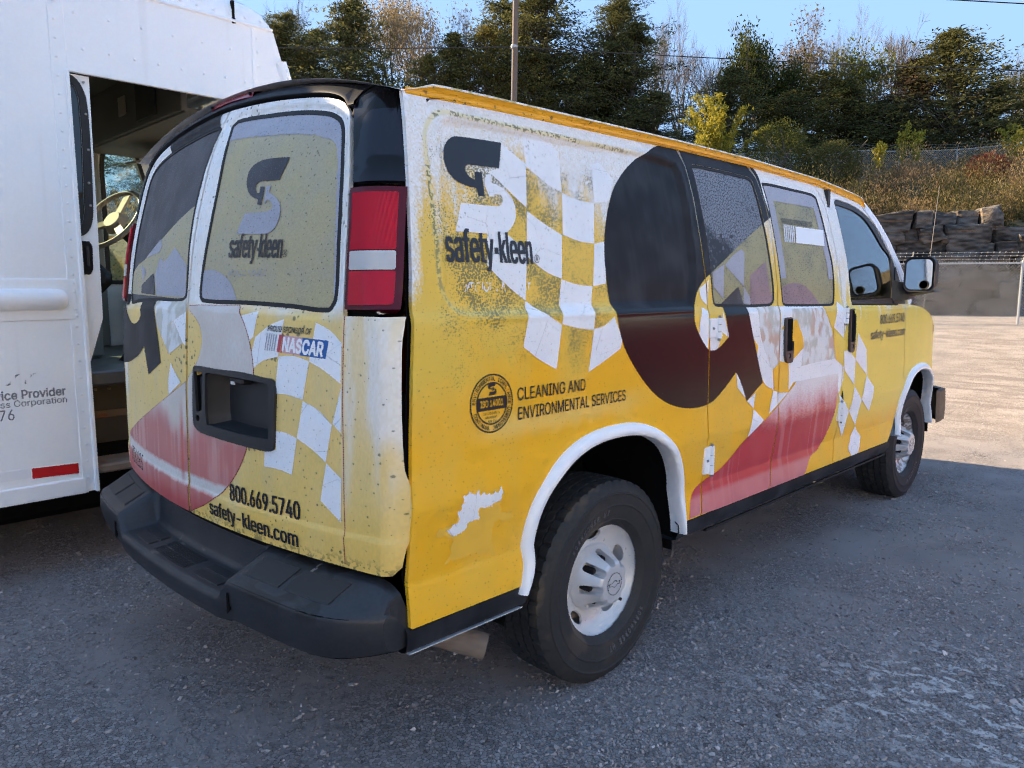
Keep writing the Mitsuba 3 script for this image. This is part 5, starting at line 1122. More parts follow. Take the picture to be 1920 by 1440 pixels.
# ---- printed film: every shape is its own thin cut piece lying on the panel it belongs to
LVL = {1: .0012, 2: .0021, 3: .0030}
def stick(name, g, bsdf, on, part='', lvl=1, f=sideP, sgn=1, cell=C):
    g = clean(g).intersection(on)
    gs = [h for h in getattr(g, 'geoms', [g]) if h.geom_type == 'Polygon' and h.area > 1e-5]
    if gs: sheet(VAN + '__' + part + name, shapely.MultiPolygon(gs), f, bsdf, cell, off=LVL[lvl], sgn=sgn)
QP, DA, DB, DP = 'quarter_panel__', 'cargo_door__', 'cargo_door_001__', 'passenger_door__'
fr_a, fr_b, fr_p = door_a.difference(win1.buffer(.006)), door_b.difference(win2.buffer(.006)), door_p.difference(win3.buffer(.004))
black = poly(SD['black'], corner=50); red = poly(SD['red'], corner=45)
up = shapely.box(-2, 1.383, 5, 2.2); lo = shapely.box(-2, 0, 5, 1.383)
hole = poly(SD['hole_w1']).union(poly(SD['hole_w1b']))
for on, part in ((quarter, QP), (fr_a, DA), (fr_b, DB)):
    stick('black_emblem', black.intersection(up), 'm_black_dusty', on, part)
    stick('black_emblem', black.intersection(lo), 'm_black_gloss', on, part)
for k in ('w1', 'w2', 'w3', 'w4', 'w5', 'w6', 'w7', 'w8', 'w9', 'w10'): stick('white_check', poly(SD[k], corner=30), 'm_white_wrap', quarter.difference(black), QP)
stick('black_logo', poly(SD['logoA'], corner=45), 'm_ink', quarter, QP, 2)
stick('white_logo', poly(SD['logoB'], corner=45), 'm_white_wrap', quarter, QP, 2)
def condensed(txt, u0, u1, vb, cap, mat, on, part, bold=True, name='lettering', lvl=3, f=sideP, sgn=1, slope=0.0, slant=0.0, weight=0.0, fat=0.0): stick(name, text_in(txt, u0, u1, vb, cap, bold, slope, slant, weight, fat), mat, on, part, lvl, f, sgn, .025)
condensed('safety', -.785, -.602, 1.531, .090, 'm_ink', quarter, QP, False, fat=.0028); condensed('kleen', -.576, -.438, 1.531, .090, 'm_ink', quarter, QP, False, fat=.0028)
stick('lettering', shapely.box(-.598, 1.556, -.582, 1.574), 'm_ink', quarter, QP, 3)
stick('trade_mark', Point(-.417, 1.546).buffer(.0125).difference(Point(-.417, 1.546).buffer(.0105)).union(text_in('R', -.422, -.412, 1.540, .012, True)), 'm_ink', quarter, QP, 3)
wd = text_in('WITHOUT A DOUBT', -.735, -.455, 1.447, .026, True)
wd = wd.difference(shapely.union_all([Point(-.735 + .0125 * k, 1.447 + .012 + .013 * math.sin(k * 1.9)).buffer(.0062 + .006 * ((k * 7) % 5 == 0)) for k in range(24)]))
stick('faded_lettering', wd, 'm_white_wrap', quarter, QP, 3)
condensed('CLEANING AND', -.550, -.226, 1.121, .0375, 'm_ink', quarter, QP, False, weight=.006); condensed('ENVIRONMENTAL SERVICES', -.548, -.0005, 1.062, .0375, 'm_ink', quarter, QP, False, weight=.006)
# round seal
bx0, bz0, br = -.656, 1.124, .0865
ringp = lambda r, w: Point(bx0, bz0).buffer(r, 48).difference(Point(bx0, bz0).buffer(r - w, 48))
stick('seal_ring', ringp(br, .0042), 'm_ink', quarter, QP, 2); stick('seal_ring', ringp(br * .725, .0042), 'm_ink', quarter, QP, 2)
seal = Point(bx0, bz0).buffer(br * .72, 48)
bandp = shapely.box(bx0 - .1, bz0 - .019, bx0 + .1, bz0 + .019)
words = text_in('ISO 14001', bx0 - .046, bx0 + .046, bz0 - .009, .019, True)
stick('seal_band', bandp.intersection(seal).difference(words.buffer(.0006)), 'm_ink', quarter, QP, 2)
for k, (t, w) in enumerate((('ENVIRONMENTAL', .034), ('MANAGEMENT', .028), ('SYSTEM', .017))): stick('seal_text', text_in(t, bx0 - w, bx0 + w, bz0 - .0325 - .0115 * k, .0072), 'm_ink', quarter, QP, 2)
sl = poly(SD['logoA'], corner=45).union(poly(SD['logoB'], corner=45)); sb = sl.bounds
stick('seal_mark', affinity.affine_transform(sl, [.034 / (sb[2] - sb[0]), 0, 0, .036 / (sb[3] - sb[1]), bx0 - .015 - sb[0] * .034 / (sb[2] - sb[0]), bz0 + .024 - sb[1] * .036 / (sb[3] - sb[1])]), 'm_ink', quarter, QP, 2)
def arc_text(t, r, mid, spanang, cap, inward):
    out = []; n = len(t)
    for k, ch in enumerate(t):
        if ch == ' ': continue
        a = mid + (spanang * ((k + .5) / n - .5)) * (-1 if not inward else 1)
        g = text_in(ch, -.0042 if ch != 'I' else -.0012, .0042 if ch != 'I' else .0012, 0 if not inward else -cap, cap, True)
        rot = a - math.pi / 2 if not inward else a + math.pi / 2
        out.append(affinity.translate(affinity.rotate(g, rot, origin=(0, 0), use_radians=True), bx0 + r * math.cos(a), bz0 + r * math.sin(a)))
    return shapely.union_all(out)
stick('seal_text', arc_text('ENVIRONMENTAL COMPLIANCE', br * .775, math.pi / 2 - .08, 3.25, .0115, False), 'm_ink', quarter, QP, 2)
stick('seal_text', arc_text('CONTINUAL IMPROVEMENT', br * .775, -math.pi / 2 + .06, 2.6, .0115, True), 'm_ink', quarter, QP, 2)
# peeled paint blotch above the rear wheel
def ragged(g, k, seed):
    k *= .55; g = max(getattr(g, 'geoms', [g]), key=lambda h: h.area).segmentize(.003); c = np.array(g.exterior.coords); nz = meshkit.fbm(np.stack([c[:, 0] * 130, c[:, 1] * 130, 0 * c[:, 0] + seed], -1), 3, 6) - .5
    n2 = meshkit.fbm(np.stack([c[:, 0] * 130, c[:, 1] * 130, 0 * c[:, 0] + seed + 9], -1), 3, 2) - .5
    return Polygon(c + np.stack([nz, n2], 1) * k).buffer(0)
stick('peeled_patch', ragged(Polygon(SD['blotchw']).buffer(0), .05, 1), 'm_white_wrap', quarter, QP, 2)
M['m_pale_yellow'] = principled((0.84, 0.49, 0.055), 0.36)
stick('peeled_patch', ragged(Polygon(SD['blotch']).buffer(0), .05, 4), 'm_pale_yellow', quarter, QP, 1)
# cargo door prints
stick('white_check', hole, 'm_white_wrap', quarter.difference(black), QP)
for on, part in ((fr_a, DA), (fr_b, DB), (fr_p, DP)):
    nb = on.difference(black)
    for k, m, l in (('creamA', 'm_cream', 1), ('creamA_w', 'm_white_wrap', 2), ('frontw', 'm_white_wrap', 1), ('creamB', 'm_cream', 2), ('red', 'm_red_side', 3)):
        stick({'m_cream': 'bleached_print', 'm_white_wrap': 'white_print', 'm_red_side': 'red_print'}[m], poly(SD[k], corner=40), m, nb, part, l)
    for k in ('hole_w1', 'hole_w1b', 'hole_w2', 'hole_w3', 'dw1', 'dw2', 'dw3', 'dw4', 'dw5', 'dw6', 'dw7', 'dw8', 'dw9', 'dw10', 'dw11', 'dw12'): stick('white_check', poly(SD[k], corner=35), 'm_white_wrap', nb, part, 2)
    for k in ('dy1', 'dy2', 'dy3', 'dy4', 'dy5'): stick('yellow_check', poly(SD[k], corner=35), 'm_side_yellow', nb, part, 3)
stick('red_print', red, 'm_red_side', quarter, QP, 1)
# prints on the cargo windows
w1 = win1.buffer(-.007); W1 = 'cargo_window__'
yel = Polygon(np.vstack([[.60, 1.36], [.645, 1.508], [1.00, 1.615], [1.20, 1.728], [1.22, 1.30], [.62, 1.30]])).buffer(0)
LVL.update({4: -.0025, 5: -.0012, 6: -.0002})
b5 = np.array(SD['black'])
i0 = int(np.argmin(np.abs(b5 - [1.196, 1.73]).sum(1)))
yel = Polygon(np.vstack([b5[i0 - 4:i0 + 1][::1], [1.25, 1.72], [1.25, 1.30], [.60, 1.30]])).buffer(0) if len(b5[i0 - 4:i0 + 1]) == 5 else yel
stick('yellow_film', yel.difference(black), 'm_film_yellow', w1, W1, 4, flat)
for k in ('diagw1', 'diagw2', 'diagw3'): stick('white_film', poly(SD[k]), 'm_film_grey', w1, W1, 5, flat)
stick('pink_film', poly(SD['glasspink']), 'm_film_pink', w1, W1, 5, flat)
stick('black_film', black.intersection(shapely.box(.5, 1.36, 1.3, 1.55)), 'm_film_black', w1.intersection(Polygon([(.70, 1.30), (1.02, 1.30), (1.02, 1.52), (.70, 1.52)])), W1, 6, flat)
w2 = win2.buffer(-.007); W2 = 'cargo_window_001__'
stick('white_film', w2.difference(w2.buffer(-.06)).union(shapely.box(1.1, 1.86, 1.9, 2.0)).intersection(shapely.box(1, 1.5, 2, 2)), 'm_film_grey', w2, W2, 4, flat)
stick('pink_film', poly(SD['wc']), 'm_film_pink', w2, W2, 5, flat)
nb_ = poly(SD['nasbox'], False); st_ = np.array(SD['nasstr'])
stick('sponsor_plate', nb_, 'm_paint_white', w2, W2, 6, flat)
for k in range(6):
    a, b = k / 6, (k + .55) / 6
    q = [st_[0] + (st_[1] - st_[0]) * a, st_[0] + (st_[1] - st_[0]) * b, st_[3] + (st_[2] - st_[3]) * b, st_[3] + (st_[2] - st_[3]) * a]
    stick('sponsor_stripe', Polygon(q), 'm_paint_white', w2, W2, 6, flat)
ps_ = SD['txt_ps']; stick('sponsor_text', text_in('PROUD SPONSOR OF', ps_[0, 0], ps_[1, 0], ps_[0, 1] - .003, .024, True), 'm_ink_faded', w2, W2, 6, flat)
ph = SD['txt_ph']; condensed('800.669.5740', ph[0, 0], ph[1, 0], ph[:2, 1].mean(), ph[2, 1] - ph[1, 1] - .002, 'm_ink_faded', fr_p, DP, False, fat=.0016)
ph = SD['txt_sk2']; condensed('safety-kleen.com', ph[0, 0], ph[1, 0], ph[:2, 1].mean(), (ph[2, 1] - ph[1, 1]) * .93, 'm_ink_faded', fr_p, DP, False, fat=.0016)
ph = SD['txt_no']; condensed('706185', 3.80, 4.12, 1.135, .05, 'm_ink_faded', fender, 'front_fender__')

# ------------------------------------------------------------------ rear of the van
_tp = np.array([[.735, 1.925], [.722, 1.945], [.70, 1.966], [.65, 1.988], [.578, 2.005], [.44, 2.024], [.28, 2.040], [.107, 2.051], [0, 2.055]])
RD_TOP = PC(np.concatenate([-_tp[:, 0], _tp[-2::-1, 0]]), np.concatenate([_tp[:, 1], _tp[-2::-1, 1]]))
def edge_y(z): return np.interp(z, [1.39, 1.486, 1.627, 1.751, 1.86, 1.925], [-.815, -.812, -.803, -.782, -.757, -.735])
zz = np.linspace(.690, 1.386, 30); ylim = lambda z: np.where(z < 1.37, side_y(-.95 + 0 * z, z) + .004, -(-side_y(-.95 + 0 * z, z) - _cr(z) * .02) + .001)
ru = np.linspace(-.722, -.004, 24)
bot = np.stack([np.linspace(-.945, -.004, 14), .688 + 0 * np.linspace(0, 1, 14)], 1)
zl = np.linspace(1.386, 1.92, 8)
door_r = Polygon(np.vstack([bot[::-1], np.stack([ylim(zz), zz], 1)[:1] + [.012, .0], np.stack([ylim(zz), zz], 1)[1:], np.stack([edge_y(zl), zl], 1), np.stack([ru, RD_TOP(ru)], 1)])).buffer(0).buffer(-.003)
door_l = affinity.scale(door_r, -1, 1, origin=(0, 0))
winR, winL = poly(RD['winR'], corner=60), poly(RD['winL'], corner=60)
winL = affinity.translate(affinity.scale(affinity.scale(winR, -1, 1, origin=(0, 0)), 1.05, 1, origin=(.07, 1.6)), -.026, 0)
# a second, vertical face strip makes the pressed frame round the glass
_wr = sd_poly(winR.buffer(.028))
_rearP = rearP
def rearP(u, v):
    P0 = _rearP(u, v); uu = np.asarray(u, float); d = _wr(np.stack([np.where(uu < 0, uu, -((uu + .026 - .07) / 1.05 + .07)), np.asarray(v, float)], -1))
    return P0 + np.stack([.010 * smooth01((d + .002) / .022), 0 * d, 0 * d], -1)
sheet(VAN + '__rear_door', door_r.difference(winR.buffer(.003)).difference(plate.buffer(-.012)), rearP, 'm_rear_yellow', C, skirt=.016, sgn=-1)
sheet(VAN + '__rear_door', door_l.difference(winL.buffer(.003)), rearP, 'm_rear_yellow', C, skirt=.016, sgn=-1)
inner_r = Polygon(np.vstack([[[-.93, .66], [.93, .66]], [[.93, 1.3], [.90, 1.5], [.86, 1.8], [.80, 1.95]], np.stack([-ru, RD_TOP(ru) + .03], 1), np.stack([ru, RD_TOP(ru) + .03], 1)[::-1] if False else np.stack([ru[::-1], RD_TOP(ru[::-1]) + .03], 1), [[-.80, 1.95], [-.86, 1.8], [-.90, 1.5], [-.93, 1.3]]])).buffer(0)
sheet(VAN + '__inner_shell', inner_r.difference(plate), sunk(_rearP, .030, -1), 'm_void', .05, sgn=-1)
RR, RL = 'rear_door__', 'rear_door_001__'
fr_r, fr_l = door_r.difference(winR.buffer(.003)).difference(plate), door_l.difference(winL.buffer(.003))
for part, w, m in (('rear_window', winR, 'm_film_rear'), ('rear_window_001', winL, 'm_film_black')):
    sheet(VAN + '__' + part + '_gasket', w.buffer(.006).difference(w.buffer(-.007)), rearP, 'm_rubber', .0125, off=.001, skirt=.012, sgn=-1)
    sheet(VAN + '__' + part, w.buffer(-.005), rearP, m, .025, off=-.002, sgn=-1)
K = dict(f=rearP, sgn=-1)
LVL.update({7: -.0008, 8: .0004, 9: .0016})
# prints: right door
for k in ('c1', 'c2', 'c3', 'c4', 'c5', 'c6', 'c7', 'c8'): stick('white_check', poly(RD[k], corner=35), 'm_white_wrap', fr_r, RR, 1, **K)
leaf = poly(RD['leaf'], corner=40)
stick('red_outline', leaf.buffer(.0022), 'm_outline', fr_r, RR, 1, **K); stick('red_print', leaf, 'm_red_rear', fr_r, RR, 2, **K)
leafL = poly(RD['leafL'], corner=40)
leafL = leafL.union(shapely.box(.0, .69, .012, 1.10))
stick('red_outline', leafL.buffer(.0022), 'm_outline', fr_l, RL, 1, **K); stick('red_print', leafL, 'm_red_rear', fr_l, RL, 2, **K)
sk = RD['txt_sk']; wr = winR.buffer(-.006); WR = 'rear_window__'
# grey logo, white lower half, words
stick('black_logo', poly(RD['logoA'], corner=45), 'm_film_black', wr, WR, 8, **K)
stick('white_logo', poly(RD['logoB'], corner=45), 'm_film_grey', wr, WR, 8, **K)
def rtext(txt, u0, u1, vb, cap, mat, on, part, lvl, bold=True, weight=0.0, slope=0.0, name='lettering', slant=0.0, fat=0.0): stick(name, text_in(txt, u0, u1, vb, cap, bold, slope, slant, weight, fat), mat, on, part, lvl, rearP, -1, .025)
rtext('safety', sk[0, 0], sk[0, 0] - .155, 1.553, .070, 'm_ink', wr, WR, 8, False, slope=.03, fat=.0024); rtext('kleen', sk[0, 0] - .172, sk[1, 0], 1.548, .070, 'm_ink', wr, WR, 8, False, slope=.03, fat=.0024)
stick('lettering', shapely.box(sk[0, 0] - .169, 1.567, sk[0, 0] - .159, 1.577), 'm_film_black', wr, WR, 8, **K)
stick('trade_mark', Point(-.540, 1.556).buffer(.011).difference(Point(-.540, 1.556).buffer(.009)).union(text_in('R', -.536, -.544, 1.551, .010, True)), 'm_film_black', wr, WR, 8, **K)
wd = text_in('WITHOUT A DOUBT', -.245, -.455, 1.492, .018, True); wd = wd.difference(shapely.union_all([Point(-.245 - .0095 * k, 1.50 + .009 * math.sin(k * 1.9)).buffer(.0058) for k in range(24)]))
stick('faded_lettering', wd, 'm_film_grey', wr, WR, 8, **K)
stick('white_print', poly(RD['circ']), 'm_film_grey', wr, WR, 7, **K)
# bleached strip of bare film along the window's top edge and right edge
stick('bare_film', ragged(wr.difference(affinity.translate(wr.buffer(-.004), 0, -.055)), .02, 3), 'm_film_grey', wr, WR, 7, **K)
# racing sponsor badge
n4 = RD['nas']; bl, brr, trr, tl = n4
def qd(a, b, lo_=0.0, hi_=1.0): return Polygon([bl + (brr - bl) * a + (tl - bl) * lo_, bl + (brr - bl) * b + (tl - bl) * lo_, bl + (brr - bl) * b + (tl - bl) * hi_, bl + (brr - bl) * a + (tl - bl) * hi_])
stick('sponsor_badge', qd(0, .07), 'm_logo_red', fr_r, RR, 2, **K); stick('sponsor_badge', qd(.085, .12), 'm_logo_red', fr_r, RR, 2, **K)
stick('sponsor_badge', qd(.12, .50), 'm_logo_pink', fr_r, RR, 2, **K); stick('sponsor_badge', qd(.50, 1.0), 'm_logo_blue', fr_r, RR, 2, **K)
ang = (brr - bl)[1] / (brr - bl)[0]; hgt = (tl - bl)[1]
rtext('NASCAR', bl[0] + (brr - bl)[0] * .12, bl[0] + (brr - bl)[0] * .95, bl[1] + (brr - bl)[1] * .12 + hgt * .13, hgt * .74, 'm_paint_white', fr_r, RR, 3, True, .035, ang, 'sponsor_lettering', .16)
s4 = RD['nas_st']
for k in range(5):
    a, b = k / 5, (k + .5) / 5
    stick('sponsor_stripe', Polygon([s4[0] + (s4[1] - s4[0]) * a, s4[0] + (s4[1] - s4[0]) * b, s4[3] + (s4[2] - s4[3]) * b, s4[3] + (s4[2] - s4[3]) * a]), 'm_film_grey', fr_r, RR, 2, **K)
p4 = RD['txt_ps']; rtext('PROUD SPONSOR OF', p4[0, 0], p4[1, 0], p4[0, 1] + .002, .016, 'm_ink', fr_r, RR, 3, True, 0, (p4[1, 1] - p4[0, 1]) / (p4[1, 0] - p4[0, 0]), slant=.2)
p4 = RD['txt_ph']; rtext('800.669.5740', p4[0, 0], p4[1, 0], p4[0, 1], p4[3, 1] - p4[0, 1] - .002, 'm_ink', fr_r, RR, 3, False, 0, (p4[1, 1] - p4[0, 1]) / (p4[1, 0] - p4[0, 0]), fat=.0022)
p4 = RD['txt_sk2']; rtext('safety-kleen.com', p4[0, 0], p4[1, 0], p4[0, 1], .047, 'm_ink', fr_r, RR, 3, False, .0, (p4[1, 1] - p4[0, 1]) / (p4[1, 0] - p4[0, 0]), fat=.0020)
rtext('706185', .775, .535, .735, .062, 'm_ink', fr_l, RL, 3, False, .0, 0.0)
seam_y = -.818
stick('film_edge', Polygon([(seam_y, .70), (seam_y - .0025, .70), (seam_y - .0025, 1.385), (seam_y, 1.385)]), 'm_outline', fr_r, RR, 1, **K)
# prints: left door
Lb = poly(RD['Lblack'], corner=45)
stick('black_emblem', Lb.union(shapely.box(.78, 1.385, .95, 1.43)), 'm_black_dusty', fr_l, RL, 2, **K)
stick('black_emblem', Polygon([(.052, 2.10), (.052, 1.90), tuple(RD['wedge'][1] - [.06, .10]), tuple(RD['wedge'][1]), tuple(RD['wedge'][0]), tuple(RD['wedge'][0] + [-.02, .10])]).buffer(0), 'm_black_dusty', fr_l, RL, 2, **K)
for k in ('Lpale',): stick('bleached_print', poly(RD[k], corner=45), 'm_cream', fr_l, RL, 1, **K)
for k in ('Lsq1', 'Lsq2'): stick('white_check', poly(RD[k], corner=35), 'm_white_wrap', fr_l, RL, 2, **K)
stick('bleached_print', poly(RD['Ltan'], corner=35), 'm_cream', fr_l, RL, 2, **K)
wl_ = winL.buffer(-.006); WL = 'rear_window_001__'
stick('yellow_film', poly(RD['Lwinyel'], corner=60), 'm_film_rear', wl_, WL, 7, **K)
for k in ('Lw1', 'Lw2', 'Lw3'): stick('white_film', poly(RD[k], corner=45), 'm_film_grey', wl_, WL, 8, **K)
stick('black_film', poly(RD['Lchev'], corner=30), 'm_film_black', wl_, WL, 9, **K)

# licence plate well in the right door
pi_, slot, keyh = poly(RD['plate_in'], corner=60), poly(RD['slot'], corner=60), poly(RD['keyh'])
bez = plate.difference(pi_).difference(slot).difference(keyh)
sheet(VAN + '__rear_door__plate_housing', bez, _rearP, 'm_plastic', .0125, off=.010, skirt=.030, sgn=-1)
def well(g, depth, key, bsdf, back):
    rings = []; c = np.array(g.segmentize(.03).exterior.coords)
    for d in (0.002, -.3 * depth, -depth * .85, -depth):
        gg = np.array(g.centroid.coords)[0]; k = 1 - .10 * (abs(d) / depth) ** 2
        w = gg + (c - gg) * k; p = _rearP(w[:, 0], w[:, 1]); p[:, 0] -= d; rings.append(p)
    put(VAN + '__rear_door__' + key, loft(rings), bsdf, 40)
    gb = affinity.scale(g, .9, .9, origin='centroid')
    sheet(VAN + '__rear_door__' + back, gb, lambda u, v: _rearP(u, v) * 1.0 + np.array([depth, 0, 0]), bsdf, .03, sgn=-1)
well(pi_, .065, 'plate_well', 'm_plastic', 'plate_well_back'); well(slot, .05, 'handle_slot', 'm_void', 'handle_slot_back'); well(keyh, .02, 'key_hole', 'm_void', 'key_hole_back')
def on_rear(u, v, d): p = _rearP(np.array([u]), np.array([v]))[0]; return p + np.array([d, 0, 0])
put(VAN + '__rear_door__door_pull', cyl(on_rear(-.083, 1.165, .02), on_rear(-.083, 1.045, .02), .012, sides=10), 'm_plastic', 40)
a = on_rear(-.285, 1.172, .045); put(VAN + '__rear_door__plate_lamp', box(a[0] - .02, a[0] + .02, a[1] - .045, a[1] + .045, a[2] - .016, a[2] + .008, .006), 'm_plastic')
put(VAN + '__rear_door__plate_lamp', box(a[0] - .022, a[0] - .018, a[1] + .005, a[1] + .030, a[2] - .018, a[2] - .008), 'm_lens_clear')
a = on_rear(-.505, 1.145, .075); put(VAN + '__rear_door__plate_clip', box(a[0] - .01, a[0], a[1] - .012, a[1] + .012, a[2] - .018, a[2] + .018, .003), 'm_letter_grey')
a = on_rear(-.30, 1.09, .082); put(VAN + '__rear_door__plate_screw_hole', xf(lathe([(.0, 0), (.012, 0), (.016, -.004), (.018, 0)], 16), np.array([[0, 0, 1, a[0]], [1, 0, 0, a[1]], [0, 1, 0, a[2]], [0, 0, 0, 1]])), 'm_plastic', 30)

# corner pillars, tail lamps
zp = np.linspace(1.735, 1.925, 6); zq = np.linspace(1.735, 1.975, 8)
def pil(sg):
    L_ = np.stack([edge_y(zp) - .012, zp], 1); O = np.stack([ylim(zq) + .002, zq], 1)
    u = np.array([-.80, -.83, -.86]); top = np.array([[-.735, 1.950], [-.755, 1.974], [-.80, 1.988], [-.872, 1.986]])
    g = Polygon(np.vstack([L_, top, O[::-1]])).buffer(0).buffer(-.002)
    return g if sg > 0 else affinity.scale(g, -1, 1, origin=(0, 0))
def pane_rect(y0, y1, z0, z1, r=.012): return shapely.box(y0 + r, z0 + r, y1 - r, z1 - r).buffer(r)
for sg in (1, -1):
    mir = (lambda g: g) if sg > 0 else (lambda g: affinity.scale(g, -1, 1, origin=(0, 0)))
    sheet(VAN + '__corner_pillar', pil(sg), _rearP, 'm_trim_black', C, off=.002, skirt=.02, sgn=-1)
    hz = np.linspace(1.398, 1.722, 10)
    hou = Polygon(np.vstack([np.stack([edge_y(hz) - .010, hz], 1), np.stack([ylim(hz) + .008, hz], 1)[::-1]])).buffer(-.002)
    tl_ = VAN + ('__tail_lamp' if sg > 0 else '__tail_lamp_001')
    sheet(tl_, mir(hou), _rearP, 'm_lens_dark', C, off=.009, skirt=.045, sgn=-1)
    inn = lambda z0, z1: Polygon(np.vstack([np.stack([edge_y(np.linspace(z0, z1, 6)) - .024, np.linspace(z0, z1, 6)], 1), np.stack([ylim(np.linspace(z0, z1, 6)) + .019, np.linspace(z0, z1, 6)], 1)[::-1]])).buffer(-.004).buffer(.004)
    for nm, z0, z1, m in (('upper_lens', 1.555, 1.705, 'm_lens_grid'), ('clear_lens', 1.503, 1.552, 'm_lens_clear_grid'), ('lower_lens', 1.412, 1.500, 'm_lens_red')):
        sheet(tl_ + '__' + nm, mir(inn(z0, z1)), _rearP, m, C, off=.013, skirt=.006, sgn=-1)
def h_lens(p, n, uv): return 0.0022 * (dr.abs(dr.sin(p.y * 420)) * dr.abs(dr.sin(p.z * 420)))
M['m_lens_grid'] = bumped(principled((0.52, 0.004, 0.024), 0.16, spec=0.3), h_lens, 4e-4)
M['m_lens_clear_grid'] = bumped(principled((0.58, 0.57, 0.56), 0.15, spec=0.5), h_lens, 4e-4)
put(VAN + '__lamp_bracket', box(-.985, -.96, -.905, -.865, 1.388, 1.400, .003), 'm_paint_white')

# roof, black header over the doors, high stop lamp, drip rail
def roof_z(x, y):
    g = np.interp(x, RAIL[:, 0], RAIL[:, 1] + .004); g = np.where(x > 2.06, np.interp(x, [2.06, 2.30, 2.45], [1.970, 1.945, 1.915]), g)
    crown = np.interp(x, [-1.0, -.6, 1.6, 2.1, 2.45], [.125, .135, .13, .10, .05])
    return g + crown * (1 - np.clip(np.abs(y) / .885, 0, 1) ** 2.2)
X, Y = np.meshgrid(np.linspace(-.93, 2.42, 60), np.linspace(-.885, .885, 41), indexing='ij')
put(VAN + '__roof', loft(np.stack([X, Y, roof_z(X, Y)], -1)), 'm_paint_white', True)
yy = np.linspace(-.745, .745, 65); rings = []
for y in yy:
    zt = float(RD_TOP(np.clip(y, -.722, .722)))
    def bx(z, o): return float(_rearP(np.array([y]), np.array([z]))[0, 0]) + o
    zr = float(roof_z(np.array([-.86]), np.array([y]))[0])
    z3 = max(zr + .004, zt + .035)
    rings.append([[bx(zt, .05), y, zt - .004], [bx(zt, .010), y, zt + .004], [bx(zt, -.008), y, zt + .010], [bx(zt, -.004), y, zt + .020], [bx(zt, .026), y, zt + .5 * (z3 - zt) + .012], [bx(zt, .058), y, z3 - .010], [bx(zt, .095), y, z3], [bx(zt, .19), y, z3 + .001]])
put(VAN + '__roof_header', loft(rings), 'm_header_black', 50)
# corner shoulders over the pillars, folding into the header along a slanting seam
for sg in (-1, 1):
    r_ = []
    for t in np.linspace(0, 1, 11):
        y = (.735 + .152 * t) * sg; zr = float(roof_z(np.array([-.86]), np.array([y]))[0]) + .003; zb0 = 1.925 + .03 * t
        bq = lambda z: float(_rearP(np.array([y]), np.array([z]))[0, 0])
        zm = zb0 + .55 * (zr - zb0)
        r_.append([[bq(zb0) + .012, y, zb0 - .01], [bq(zb0) + .001, y, zb0], [bq(zm) + .006 - .004 * (1 - t), y, zm], [bq(zr) + .030, y, zr - .007], [bq(zr) + .06, y, zr], [bq(zr) + .16, y, zr + .001]])
    put(VAN + '__roof_header', loft(r_), 'm_header_black', 50)
rings = []
for y in np.linspace(.155, -.155, 17):
    zt = float(RD_TOP(y)); b = float(_rearP(np.array([y]), np.array([zt]))[0, 0]); e = 1 - (abs(y) / .156) ** 10
    zr = float(roof_z(np.array([-.86]), np.array([y]))[0]) + .004; z3 = max(zr, zt + .035)
    rings.append([[b + .012 - .006 * 0, y, zt + .022], [b - .010 * e + .006, y, zt + .026], [b + .010, y, zt + .5 * (z3 - zt) + .014], [b + .040, y, z3 - .010], [b + .06, y, z3 - .006]])
put(VAN + '__stop_lamp', loft(np.array(rings)), 'm_lens_dark_red', 40)
M['m_lens_dark_red'] = principled((0.20, 0.006, 0.014), 0.16, spec=0.5, clear=0.5)
for y in (.142, -.142): a = rings[0 if y > 0 else -1][2]; put(VAN + '__stop_lamp__screw', tr(trimesh.creation.icosphere(subdivisions=1, radius=.006), a[0] - .006, y, a[2] - .005), 'm_void', True)
# drip rail: a yellow gutter face below a white top lip
xs = np.concatenate([np.linspace(-.868, 2.06, 70), np.linspace(2.1, 2.455, 16)]); gz, rt_ = [], []
for k, x in enumerate(xs):
    zb_ = float(rail_z(min(x, 2.433))) - max(0, x - 2.433) * .8; y0 = float(side_y(np.array([x]), np.array([zb_]))[0]); e = min(1, (x + .868) / .12 + .25) * min(1, (2.47 - x) / .10 + .1)
    if x < -.80: e *= .6 + .4 * (x + .868) / .068
    gz.append([[x, y0 + .010, zb_ - .006], [x, y0 - .003 * e, zb_ - .003], [x, y0 - .007 * e, zb_ + .004], [x, y0 - .004 * e, zb_ + .009], [x, y0 - .007 * e, zb_ + .015], [x, y0 - .017 * e, zb_ + .021 * e + .003], [x, y0 - .019 * e, zb_ + .023 * e + .003]])
    rt_.append([[x, y0 - .0195 * e, zb_ + .0225 * e + .003], [x, y0 - .019 * e, zb_ + .028 * e + .003], [x, y0 - .014 * e, zb_ + .030 * e + .003], [x, y0 + .015, zb_ + .025 * e + .002], [x, y0 + .03, zb_ + .012]])
put(VAN + '__drip_rail', loft(gz), 'm_rail_yellow', 55); put(VAN + '__drip_rail_lip', loft(rt_), 'm_rail_lip', 40)
def c_rail(p, n, uv):
    k = smoothstep(0.80, 0.86, noise(p.x * 110, p.z * 160, p.y * 60)); g = fbm(p.x * 20, p.z * 30)
    return mix(mix((0.86, 0.40, 0.006), (0.88, 0.46, 0.03), g), (0.16, 0.09, 0.02), k * 0.8)
def c_lip(p, n, uv): return mix((0.78, 0.77, 0.70), (0.50, 0.44, 0.22), smoothstep(0.5, 0.75, fbm(p.x * 30, p.y * 40)))
M['m_rail_yellow'] = principled(proc(c_rail), 0.35); M['m_rail_lip'] = principled(proc(c_lip), 0.45)
put(VAN + '__drip_rail', loft(np.array([[[a, -b, c] for a, b, c in r_] for r_ in gz])), 'm_paint_yellow', 55)

